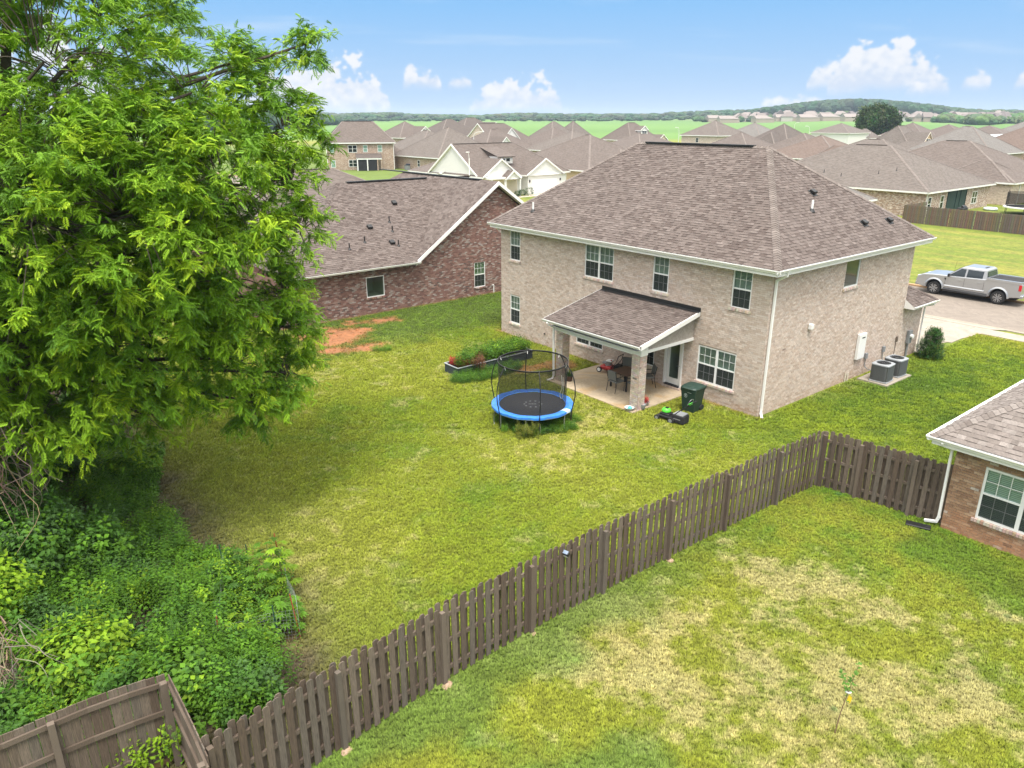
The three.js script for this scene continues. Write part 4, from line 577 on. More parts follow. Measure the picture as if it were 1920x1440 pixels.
// ------------------------------------------------------------------ the rest of the subdivision
const shT = (() => { const S = 512, R = rng(90), rows = 32, tone = []; for (let r = 0; r < rows; r++) { const t = []; let x = 0; while (x < S) { const w = 18 + Math.floor(R() * 24); const v = 0.86 + 0.2 * R(); for (let k = 0; k < w && x < S; k++, x++) t.push([v, k]); } tone.push(t); } return tex(S, S, (i, j) => { const r = Math.floor(j / 16), [v] = tone[r][i], q = j % 16; const n = 0.06 * (R() - 0.5), e = q < 1 ? 0.82 : 1; return [(v + n) * e, (v + n) * e * 0.985, (v + n) * e * 0.975]; }); })();      // 4.58 m square
const bkT = pal => { const S = 512, R = rng(91), cols = 22, rows = 58, tone = []; for (let r = 0; r < rows; r++) { const t = []; for (let c = 0; c < cols; c++) { const v = 0.88 + 0.24 * R(); t.push(pal[pick(pal, R())].c.map(q => Math.pow(clamp(q * v), 1 / 2.2))); } tone.push(t); } return tex(S, S, (i, j) => { const rr = j / S * rows, r = Math.floor(rr), x = (i / S * cols + (r % 2) * 0.5) % cols, c = Math.floor(x); if (rr - r > 0.86 || x - c > 0.95) return [0.66, 0.61, 0.56]; return tone[r][c]; }); };
const roofMat = (c) => std(c, 0.95, { map: rep(shT, 1 / 4.58) }), brMat = pal => std([1, 1, 1], 0.95, { map: rep(bkT(pal), 1 / 4.45) });
const RM = { brown: roofMat([0.132, 0.108, 0.096]), taupe: roofMat([0.142, 0.122, 0.109]), grey: roofMat([0.165, 0.154, 0.144]), dark: roofMat([0.108, 0.089, 0.079]), red: roofMat([0.15, 0.112, 0.094]), pale: roofMat([0.19, 0.162, 0.146]) };
const WM = { tan: brMat(tanPal), brown: brMat(palette([[3, [0.36, 0.25, 0.185]], [2, [0.43, 0.32, 0.245]], [1, [0.28, 0.19, 0.145]], [1, [0.5, 0.41, 0.34]]])), blot: brMat(palette([[3, [0.38, 0.26, 0.2]], [2, [0.52, 0.42, 0.36]], [1.4, [0.24, 0.17, 0.14]], [1, [0.62, 0.54, 0.47]]])), siding: std([0.7, 0.69, 0.66], 0.6), cream: std([0.62, 0.55, 0.42], 0.7), mustard: std([0.5, 0.37, 0.2], 0.75), buff: std([0.56, 0.44, 0.28], 0.85) };
function lap(b, f, s0, s1, y0, top, st = 0.18) { for (let y = y0; ; y += st) { const a = top(s0, s1, y), c = top(s0, s1, y + st); if (!a) break; const d = c || [(a[0] + a[1]) / 2, (a[0] + a[1]) / 2]; b.quad(f(a[0], y, 0.02), f(a[1], y, 0.02), f(d[1], y + st, 0.002), f(d[0], y + st, 0.002)); } }
function simpleWindow(H, f, s, y, w, h, o = {}) {
  const win = part('window', M.whiteGloss, H, b => { const bm = (a, c, e, g, n) => { b.quad(f(a, c, n), f(e, c, n), f(e, g, n), f(a, g, n)); b.quad(f(a, g, n), f(e, g, n), f(e, g, 0), f(a, g, 0)); b.quad(f(a, c, n), f(a, g, n), f(a, g, 0), f(a, c, 0)); b.quad(f(e, c, n), f(e, g, n), f(e, g, 0), f(e, c, 0)); }; const t = 0.08, n = o.lights || 1; bm(s, y, s + w, y + t, 0.05); bm(s, y + h - t, s + w, y + h, 0.05); for (let i = 0; i <= n; i++) { const c = s + t / 2 + (w - t) * i / n; bm(c - t / 2, y + t, c + t / 2, y + h - t, 0.052); } if (o.hung !== false) bm(s, y + h / 2 - 0.03, s + w, y + h / 2 + 0.03, 0.046); });
  const n = o.lights || 1; for (let i = 0; i < n; i++) part('pane', o.pane || (o.pale ? PALE : M.glassDark), win, b => { const a = s + w * i / n + 0.06, e = s + w * (i + 1) / n - 0.06; b.quad(f(a, y + 0.06, 0.025), f(e, y + 0.06, 0.025), f(e, y + h - 0.06, 0.025), f(a, y + h - 0.06, 0.025)); });
  return win;
}
const PALE = new THREE.MeshPhysicalMaterial({ color: new THREE.Color().setRGB(0.2, 0.32, 0.26), roughness: 0.06, ior: 1.5 });
// face frames of a rectangle: +x, +z, -x, -z; s runs left to right seen from outside
const faceF = (x0, z0, x1, z1, face) => ({ '+z': (s, y, n) => [x0 + s, y, z1 + n], '+x': (s, y, n) => [x1 + n, y, z1 - s], '-z': (s, y, n) => [x1 - s, y, z0 - n], '-x': (s, y, n) => [x0 - n, y, z0 + s] })[face];
function house(name, label, gx, gz, deg, blocks, o = {}) {
  const H = thing(name, label, 'house', grid(gx, gz), GA + deg * Math.PI / 180, o.group);
  blocks.forEach(k => {
    const [x0, z0, x1, z1] = k.r, oh = k.oh ?? 0.45, wm = k.wall || o.wall || WM.tan, rm = k.roof || o.roof || RM.brown, e = k.e, ends = k.ends || ['hip', 'hip'];
    const g0 = ends[0] === 'gable', g1 = ends[1] === 'gable', ax = k.ax || 'x';
    if (!k.noWall) part('wall', wm, H, b => { const yb = k.y0 ?? -0.05; for (const f of ['+z', '+x', '-z', '-x']) { const F = faceF(x0, z0, x1, z1, f), L = f[1] === 'z' ? x1 - x0 : z1 - z0; b.quad(F(0, yb, 0), F(L, yb, 0), F(L, e - 0.1, 0), F(0, e - 0.1, 0), [1, 1, 1], [[0, yb], [L, yb], [L, e - 0.1], [0, e - 0.1]]); } });
    const rp = roofPlanes(x0 - (ax === 'x' && g0 ? 0.25 : oh), z0 - (ax === 'z' && g0 ? 0.25 : oh), x1 + (ax === 'x' && g1 ? 0.25 : oh), z1 + (ax === 'z' && g1 ? 0.25 : oh), e, k.rg, ax, ends, k.inset);
    const roof = part('roof', rm, H, b => { for (const p of rp.planes) { const A = V3(...p[0]), U = V3(...p[1]).sub(A).normalize(), q = p.map(v => V3(...v).sub(A)), N = U.clone().cross(q[q.length - 1]).normalize(), W = N.clone().cross(U).normalize(); b.poly(p, [1, 1, 1], q.map(v => [v.dot(U), Math.abs(v.dot(W))])); } });
    part('gutter', M.white, H, b => { const [a, c, d, f] = rp.corners, sd = (p, q) => { const D = V3(...q).sub(V3(...p)).normalize(), n = V3(-D.z, 0, D.x); const o2 = v => [v[0] - n.x * 0.0, v[1], v[2]]; b.quad([p[0], p[1] - 0.2, p[2]], [q[0], q[1] - 0.2, q[2]], [q[0], q[1] - 0.01, q[2]], [p[0], p[1] - 0.01, p[2]]); }; const gx0 = ax === 'x', es = [[a, c], [d, f], [f, a], [c, d]]; if (ax === 'x') { sd(a, c); sd(d, f); if (!g0) sd(f, a); if (!g1) sd(c, d); } else { sd(a, c); sd(d, f); if (!g0) sd(f, a); if (!g1) sd(c, d); } b.quad([a[0] + 0.02, a[1] - 0.12, a[2] + 0.02], [c[0], a[1] - 0.12, c[2]], [d[0] - 0.02, a[1] - 0.12, d[2] - 0.02], [f[0], a[1] - 0.12, f[2]]); });
    if (!k.small) { const [A, B] = rp.ridge; part('ridge_vent', RM.dark, roof, b => b.box(Math.min(A[0], B[0]) - (ax === 'x' ? -0.4 : 0.13), k.rg - 0.02, Math.min(A[2], B[2]) - (ax === 'z' ? -0.4 : 0.13), Math.max(A[0], B[0]) + (ax === 'x' ? -0.4 : 0.13), k.rg + 0.05, Math.max(A[2], B[2]) + (ax === 'z' ? -0.4 : 0.13))); }
    if (k.caps !== false) part('hip_caps', RM.pale, roof, b => { for (const [lo, hi] of rp.hips) { const D = V3(...hi).sub(V3(...lo)), s = V3(-D.z, 0, D.x).normalize().multiplyScalar(0.16), up = 0.035; b.quad([lo[0] - s.x, lo[1] - 0.02, lo[2] - s.z], [lo[0], lo[1] + up, lo[2]], [hi[0], hi[1] + up, hi[2]], [hi[0] - s.x, hi[1] - 0.02, hi[2] - s.z]); b.quad([lo[0], lo[1] + up, lo[2]], [lo[0] + s.x, lo[1] - 0.02, lo[2] + s.z], [hi[0] + s.x, hi[1] - 0.02, hi[2] + s.z], [hi[0], hi[1] + up, hi[2]]); } });
    // gable ends
    [g0, g1].forEach((g, i) => {
      if (!g) return; const f = ax === 'x' ? (i ? '+x' : '-x') : (i ? '+z' : '-z'), F = faceF(x0, z0, x1, z1, f), L = f[1] === 'z' ? x1 - x0 : z1 - z0, sl = (k.rg - e) / (L / 2 + oh), yb = e - 0.1, half = (y) => Math.max(0, (k.rg - 0.06 - y) / sl);
      const gm = k.gable || wm, gb = part('gable', gm, H, b => { if (gm === WM.siding || gm === WM.cream) lap(b, F, 0, L, yb, (a, c, y) => { const h = Math.min(half(y), L / 2); return h < 0.05 ? null : [L / 2 - h, L / 2 + h]; }); else { const h = Math.min(half(yb), L / 2); b.poly([F(L / 2 - h, yb, 0.002), F(L / 2 + h, yb, 0.002), F(L / 2, k.rg - 0.06, 0.002)], [1, 1, 1], [[-h, yb], [h, yb], [0, k.rg]]); } });
      for (const sd of [-1, 1]) part('rake_board', k.trim || M.white, gb, b => { const lo = L / 2 + oh, q = (t, dy, n) => F(L / 2 + sd * lo * (1 - t), mix(e, k.rg, t) + dy, n); const w = k.small ? 0.16 : 0.24; b.quad(q(0, -w, 0.27), q(1, -w, 0.27), q(1, 0.03, 0.27), q(0, 0.03, 0.27)); b.quad(q(0, -w, 0.0), q(1, -w, 0.0), q(1, -w, 0.27), q(0, -w, 0.27)); b.quad(q(0, 0.032, 0.2), q(1, 0.032, 0.2), q(1, 0.03, 0.27), q(0, 0.03, 0.27)); });
    });
    for (const w of k.wins || []) simpleWindow(H, faceF(x0, z0, x1, z1, w[0]), w[1], w[2], w[3], w[4], { lights: w[5] || 1, ...(w[6] || {}) });
  });
  if (o.extra) o.extra(H);
  return H;
}
const hip = (w, d, e, rg, ax, x = {}) => ({ r: [-w / 2, -d / 2, w / 2, d / 2], e, rg, ax, ...x });
// behind the red house
house('hip_roof_house', 'brown hip roof showing behind the red brick house by the tree', -52, -7, 0, [hip(13, 17, 2.7, 6.15, 'z')], { wall: WM.brown });
// two-storey brown house with screened porch
house('two_storey_house', 'two-storey brown brick house with black screened porch in the distance on the left', -139.2, -58.4, -25.5, [hip(11.5, 14, 5.55, 9.75, 'z', { inset: 4.2, wins: [['+x', 0.55, 3.55, 0.95, 1.5, 1, { pale: true }], ['+x', 4.4, 3.55, 1.85, 1.5, 2], ['+x', 7.5, 3.6, 0.95, 1.45, 1, { pale: true }], ['+x', 10.55, 3.6, 0.95, 1.45, 1, { pale: true }], ['+x', 0.7, 0.55, 0.95, 1.5, 1, { pale: true }], ['+x', 4.35, 0.65, 1.75, 1.45, 2], ['+z', 5.5, 3.6, 0.5, 0.9]] }), { r: [-5.7, -10.5, 2, -5], e: 2.7, rg: 4.5, ax: 'x' }], {
  wall: WM.brown, extra: H => {
    part('porch_roof', RM.dark, H, b => b.quad([8.9, 2.55, 1.15], [8.9, 2.55, -4.2], [5.8, 3.35, -4.2], [5.8, 3.35, 1.15], [1, 1, 1], [[0, 0], [5, 0], [5, 3], [0, 3]])); part('porch_beam', M.white, H, b => { b.box(8.7, 2.25, -4.1, 8.85, 2.52, 1.05); b.poly([[8.8, 2.3, 1.06], [8.8, 2.5, 1.06], [5.8, 3.3, 1.06], [5.8, 2.3, 1.06]]); });
    part('porch_screen', M.blackMatte, H, b => { b.quad([8.7, 0, 0.9], [8.7, 0, -3.2], [8.7, 2.25, -3.2], [8.7, 2.25, 0.9]); b.quad([5.8, 0, 1.0], [8.7, 0, 1.0], [8.7, 2.25, 1.0], [5.8, 2.25, 1.0]); }); for (const z of [0.95, -1.1, -3.2, -4.0]) part('porch_post', z < -3 ? WM.brown : M.white, H, b => b.box(8.68, 0, z - 0.1, 8.86, 2.25, z + 0.1));
    for (const z of [7.02, -6.9]) part('downspout', M.white, H, b => b.box(5.76, 0, z - 0.05, 5.86, 5.4, z + 0.05));
  } });
house('hip_roof_house', 'brown brick house with wide hip roof just right of the distant screened porch', -126.2, -73, 0, [hip(17.5, 17, 2.8, 8.5, 'x', { wins: [['+z', 9.6, 0.7, 0.9, 1.4]] })], { wall: WM.brown, roof: RM.taupe });
// white house with front gables
house('white_siding_house', 'white siding house with three gables and dormer facing its garage drive', -78.2, -49.2, 0, [
  { r: [-5.8, -8.6, 5.8, 8.5], e: 2.85, rg: 7.0, ax: 'z', ends: ['hip', 'gable'], wall: WM.siding, gable: WM.siding },
  { r: [-2, 2.5, 7.4, 8.4], e: 2.8, rg: 5.15, ax: 'x', ends: ['hip', 'gable'], wall: WM.cream, gable: WM.siding, oh: 0.4, small: true },
  { r: [-2, -5.6, 7.9, 0.9], e: 2.8, rg: 5.0, ax: 'x', ends: ['hip', 'gable'], wall: WM.siding, gable: WM.siding, oh: 0.4, small: true },
  { r: [3, 3.2, 8.6, 5.3], e: 2.55, rg: 3.6, ax: 'x', ends: ['hip', 'gable'], wall: WM.siding, gable: WM.siding, oh: 0.3, small: true, noWall: true },
  { r: [-11.6, 2.0, -4, 8.3], e: 2.75, rg: 4.2, ax: 'x', small: true, wall: WM.siding }], {
  wall: WM.siding, roof: RM.brown, extra: H => {
    const F = faceF(-2, -5.6, 7.9, 0.9, '+x'); part('garage_door', M.whiteGloss, H, b => { for (let i = 0; i < 4; i++) b.quad(F(0.75, 0.05 + i * 0.53, 0.03), F(5.6, 0.05 + i * 0.53, 0.03), F(5.6, 0.55 + i * 0.53, 0.03), F(0.75, 0.55 + i * 0.53, 0.03)); });
    const G = faceF(-5.8, -8.6, 5.8, 8.5, '+x'); part('garage_door', M.whiteGloss, H, b => { for (let i = 0; i < 4; i++) b.quad(G(14.6, 0.05 + i * 0.53, 0.03), G(16.9, 0.05 + i * 0.53, 0.03), G(16.9, 0.55 + i * 0.53, 0.03), G(14.6, 0.55 + i * 0.53, 0.03)); });
    simpleWindow(H, G, 6.4, 0.6, 0.9, 1.7); simpleWindow(H, G, 5.0, 0.6, 0.9, 1.7); for (const s of [0.25, 6.2]) part('wall_lamp', M.black, H, b => b.box(7.93, 1.75, 0.9 - s - 0.1, 8.05, 2.1, 0.9 - s + 0.05));
    part('front_door', std([0.12, 0.13, 0.12], 0.6), H, b => b.quad(G(2.6, 0.1, 0.02), G(3.6, 0.1, 0.02), G(3.6, 2.15, 0.02), G(2.6, 2.15, 0.02)));
    for (const z of [7.9, 5.4, 2.8]) part('porch_column', M.whiteGloss, H, b => b.box(8.2, 0, z - 0.13, 8.46, 2.5, z + 0.13)); part('porch_beam', M.whiteGloss, H, b => b.box(5.9, 2.5, 2.5, 8.5, 2.72, 8.3));
    const dorm = part('dormer', WM.siding, H, b => b.box(2.2, 4.3, 1.2, 4.75, 5.35, 3.9)); part('dormer_roof', RM.brown, dorm, b => { b.quad([5.05, 5.3, 4.2], [5.05, 5.3, 0.9], [0.6, 6.55, 0.9], [0.6, 6.55, 4.2], [1, 1, 1], [[0, 0], [3, 0], [3, 3], [0, 3]]); b.quad([5.05, 5.16, 4.2], [5.05, 5.16, 0.9], [5.05, 5.3, 0.9], [5.05, 5.3, 4.2]); b.tri([4.75, 5.3, 3.92], [0.6, 5.3, 3.92], [0.6, 6.5, 3.92]); });
    const D = (s, y, n) => [4.76 + n, y, 3.7 - s]; simpleWindow(H, D, 0.25, 4.5, 0.85, 0.6, { hung: false }); simpleWindow(H, D, 1.2, 4.5, 0.85, 0.6, { hung: false });
  } });
house('hip_roof_house', 'tan house with broad brown hip roof right of the white gabled house', -81.5, -71, 0, [hip(20.5, 19, 2.8, 7.75, 'x'), { r: [0, -12, 11, 3], e: 2.8, rg: 5.6, ax: 'z', small: true }, { r: [1, -14, 12.3, -8], e: 2.8, rg: 5.0, ax: 'x', ends: ['hip', 'gable'], small: true, gable: WM.siding }], { wall: WM.buff, roof: RM.brown });
// right of the tan house, across the street
house('hip_roof_house', 'brick house with grey hip roof directly behind the right hip of the tan house', -31.5, -45.3, 0, [hip(17, 17.5, 2.8, 7.35, 'z', { wins: [['+x', 14.3, 0.6, 0.7, 1.5, 1, { pale: true }]] })], { wall: WM.brown, roof: RM.grey });
const patioHouse = house('hip_roof_house', 'blotchy brick house with dark screened patio behind the far picket fence', -34.2, -75.2, 0, [hip(23, 18.2, 2.8, 7.3, 'x', { wins: [['+x', 0.6, 0.65, 0.9, 1.5, 1], ['+x', 3.9, 0.65, 0.9, 1.5, 1], ['+x', 12.8, 0.6, 1.55, 1.5, 2]] })], { wall: WM.blot, roof: RM.taupe, extra: H => { part('patio_screen', std([0.012, 0.035, 0.032], 0.6), H, b => { b.box(11.45, 0, -1.9, 11.53, 2.5, 3.4); for (const z of [-1.9, -0.2, 0.9, 3.3]) b.box(11.5, 0, z, 11.58, 2.5, z + 0.08); }); part('downspout', M.white, H, b => b.box(11.5, 0, 8.8, 11.6, 2.6, 8.95)); for (const [x, z] of [[4.5, 6.4], [6.2, 5.6], [-2.2, 6.8], [0.4, 7.4]]) ventPipe(H, [x, 2.8 + 4.5 * (9.55 - z) / 9.55, z], 0.35); } });
house('hip_roof_house', 'tan brick house with tall hip roof at the right edge beyond the far trampoline', -32.5, -96.6, 0, [hip(22.6, 19, 2.8, 7.45, 'x', { wins: [['+x', 5.2, 0.7, 1.5, 1.5, 2]] }), { r: [2, 2, 10.7, 9.4], e: 2.8, rg: 5.2, ax: 'x', small: true }], { wall: WM.tan, roof: RM.brown, extra: H => part('downspout', M.white, H, b => b.box(11.32, 0, 6.9, 11.42, 2.6, 7.0)) });
// middle distance, left to right
const row = [
  ['gabled house with small window and brown roof left of the crop field gap', -201, -108, 0, [hip(15, 13, 4.6, 9.3, 'z'), { r: [0, -5, 9, 1.4], e: 5.0, rg: 7.9, ax: 'x', ends: ['hip', 'gable'], gable: WM.siding, small: true, wins: [['+x', 2.2, 5.6, 1.8, 1.4, 2]] }], WM.brown, RM.brown],
  ['wide brown hip roof left of centre against the crop field', -233, -147, 0, [hip(18, 20, 4, 9.9, 'z')], WM.siding, RM.dark], ['brown hip roof highest on the skyline left of centre', -252, -171, 0, [hip(18, 22, 4.4, 10.3, 'z'), { r: [0, -8, 12, 0], e: 5, rg: 8.6, ax: 'x', ends: ['hip', 'gable'], gable: WM.siding, small: true }], WM.tan, RM.dark],
  ['long brown roof with white gable trim behind the curved street lamp', -175, -126, 0, [hip(14, 17, 3.4, 8.8, 'z', { ends: ['hip', 'gable'] }), { r: [-4, -1, 9, 7], e: 3.2, rg: 7.6, ax: 'x', ends: ['hip', 'gable'], gable: WM.siding, small: true }], WM.tan, RM.brown],
  ['brown hip roof with tiny gable above the ridge of the white house', -150, -104, 0, [hip(15, 17, 3, 7.6, 'z'), { r: [0, 1, 9.5, 6], e: 3, rg: 5.9, ax: 'x', ends: ['hip', 'gable'], gable: WM.siding, small: true, wins: [['+x', 1.7, 3.2, 1.5, 1.1, 2]] }], WM.brown, RM.brown],
  ['low brown roof behind the white house on the left street', -158, -88, 0, [hip(17, 15, 2.8, 7.4, 'x')], WM.brown, RM.taupe],
  ['brown double-peaked roof standing out against the green field', -185, -157, 0, [hip(13, 14, 3.4, 9.2, 'z', { inset: 6.9 }), { r: [-6, -15, 5, -4], e: 3.4, rg: 9.35, ax: 'x' }], WM.brown, RM.taupe],
  ['brown roof with small dark gable in front of the double-peaked roof', -131, -115, 0, [hip(17, 18, 2.8, 7.2, 'z'), { r: [0, 0, 9.6, 4.6], e: 2.9, rg: 5.3, ax: 'x', ends: ['hip', 'gable'], gable: M.blackMatte, small: true }], WM.brown, RM.taupe],
  ['brown hip roof between the small dark gable and the double peak', -156, -131, 0, [hip(16, 17, 2.8, 7.7, 'z')], WM.tan, RM.brown],
  ['pale house with white dormer and steep brown hip roof', -163, -171.5, 0, [hip(13, 14, 3.6, 8.9, 'z', { inset: 5.8 }), { r: [0, 1.6, 8.6, 7.4], e: 3.6, rg: 5.9, ax: 'x', ends: ['hip', 'gable'], gable: WM.tan, small: true }, { r: [2, -9, 8, -5], e: 3.4, rg: 5.2, ax: 'x', ends: ['hip', 'gable'], gable: WM.tan, small: true }, { r: [1, -2.1, 5.4, 1.1], e: 6.5, rg: 7.9, ax: 'x', ends: ['hip', 'gable'], gable: WM.siding, wall: WM.siding, small: true, y0: 4, wins: [['+x', 0.5, 4.9, 2.2, 1.5, 2]] }], WM.tan, RM.brown],
  ['low brown roof in front of the white dormer house', -130, -140, 0, [hip(16, 19, 2.7, 6.3, 'z')], WM.brown, RM.brown],
  ['two-storey tan brick house with hip roof above the ridge of the near tan house', -128.5, -170, 0, [hip(13, 14, 5.6, 9.6, 'x', { wins: [['+z', 5.2, 3.6, 1.1, 1.3, 1], ['+x', 0.6, 3.4, 0.8, 0.9, 1], ['+x', 4.6, 3.5, 0.8, 0.9, 1], ['+x', 8.6, 4.0, 1, 1, 1]] })], WM.tan, RM.taupe],
  ['grey pyramid roof with row of vents against the field', -160, -237, 0, [hip(17, 17, 3.5, 8.6, 'x')], WM.brown, RM.grey],
  ['brown roof with paler left slope and long ridge beyond the near ridge', -119, -191, 0, [hip(15, 18, 3.0, 8.7, 'x'), { r: [-3, 2, 5, 12], e: 3, rg: 6.4, ax: 'z', small: true }], WM.brown, RM.dark],
  ['brown pyramid roof just above the black ridge vent of the tan house', -97.5, -138.5, 0, [hip(16, 16, 2.8, 7.2, 'x')], WM.brown, RM.brown],
  ['brown hip roof right of the pyramid roof behind the near hip', -80, -137, 0, [hip(16, 17, 2.8, 7.25, 'z')], WM.brown, RM.brown],
  ['brown roof with white open gable truss beside it', -71.5, -129, 0, [hip(18, 17, 2.8, 7.1, 'z'), { r: [4, 4, 11, 9], e: 3, rg: 5.4, ax: 'x', ends: ['hip', 'gable'], gable: WM.tan, small: true }], WM.brown, RM.red],
  ['taupe hip roof behind the house with the screened patio', -52, -112, 0, [hip(20, 17, 2.8, 7.0, 'x')], WM.brown, RM.taupe],
  ['mustard gabled house with two front gables right of the lone tree', -82, -187, 0, [hip(12, 13, 3, 8.5, 'z', { inset: 5 }), { r: [0, -0.5, 8.5, 6], e: 3.6, rg: 7.0, ax: 'x', ends: ['hip', 'gable'], gable: WM.mustard, trim: M.cream, wall: WM.mustard, small: true, wins: [['+x', 2.2, 3.9, 2, 1.5, 2]] }, { r: [0, -12, 8, -5.5], e: 3.4, rg: 6.0, ax: 'x', ends: ['hip', 'gable'], gable: WM.mustard, trim: M.cream, wall: WM.mustard, small: true, wins: [['+x', 1.9, 3.4, 2.2, 1.2, 3]] }, { r: [2, 4, 12, 10], e: 2.6, rg: 4.8, ax: 'x', ends: ['hip', 'gable'], gable: WM.cream, trim: M.cream, wall: WM.cream, small: true }], WM.mustard, RM.taupe],
  ['grey pyramid roof with three ridge vents on the right', -62, -177, 0, [hip(19, 19, 2.8, 8.6, 'x', { inset: 9 })], WM.brown, RM.grey],
  ['reddish brown roof with tiny gable at the right edge', -57, -199, 0, [hip(20, 17, 3, 8.5, 'z'), { r: [4, -3, 11, 1.4], e: 3.3, rg: 5.2, ax: 'x', ends: ['hip', 'gable'], gable: WM.cream, trim: M.cream, small: true }], WM.brown, RM.red],
  ['white-walled house with grey brown roof left of the lone tree', -139, -262, 0, [hip(15, 15, 5.0, 8.4, 'x', { ends: ['hip', 'hip'] }), { r: [0, -16, 8, -6], e: 3, rg: 6.4, ax: 'z', small: true }], WM.siding, RM.taupe],
  ['low white house with brown roof under the lone tree', -145, -301, 0, [hip(16, 14, 5.2, 7.9, 'x', { wins: [['+z', 2, 3, 1.3, 1.6, 1], ['+x', 3, 3, 1.4, 1.6, 1]] })], WM.siding, RM.brown],
  ['brown pyramid roof right of the mustard house near the field', -122, -283, 0, [hip(16, 16, 4, 8.6, 'x')], WM.brown, RM.brown], ['brown hip roof with white roof caps at the field edge', -113, -293, 0, [hip(19, 17, 3.6, 8.0, 'z')], WM.tan, RM.brown], ['brown roof with dark veranda beyond the white metal roof', -103, -304, 0, [hip(22, 17, 3.4, 7.6, 'z')], WM.tan, RM.brown], ['grey roof at the far right edge of the field', -104, -345, 0, [hip(20, 18, 4, 9.2, 'z')], WM.siding, RM.grey],
];
row.forEach(([label, x, z, deg, blocks, wall, roof]) => house('subdivision_house', label, x, z, deg, blocks, { wall, roof }));
{ // long sheds with white metal roofs
  const sh = thing('metal_roof_shed', 'long low shed with white metal roof between the pyramid roofs', 'shed', grid(-83, -238), GA); part('wall', WM.brown, sh, b => b.box(-6, 0, -26, 6, 3.4, 16)); part('roof', std([0.72, 0.76, 0.8], 0.35), sh, b => { b.quad([6.6, 3.4, -26.4], [6.6, 3.4, 16.4], [0, 5.4, 16.4], [0, 5.4, -26.4]); b.quad([-6.6, 3.4, -26.4], [0, 5.4, -26.4], [0, 5.4, 16.4], [-6.6, 3.4, 16.4]); });
}

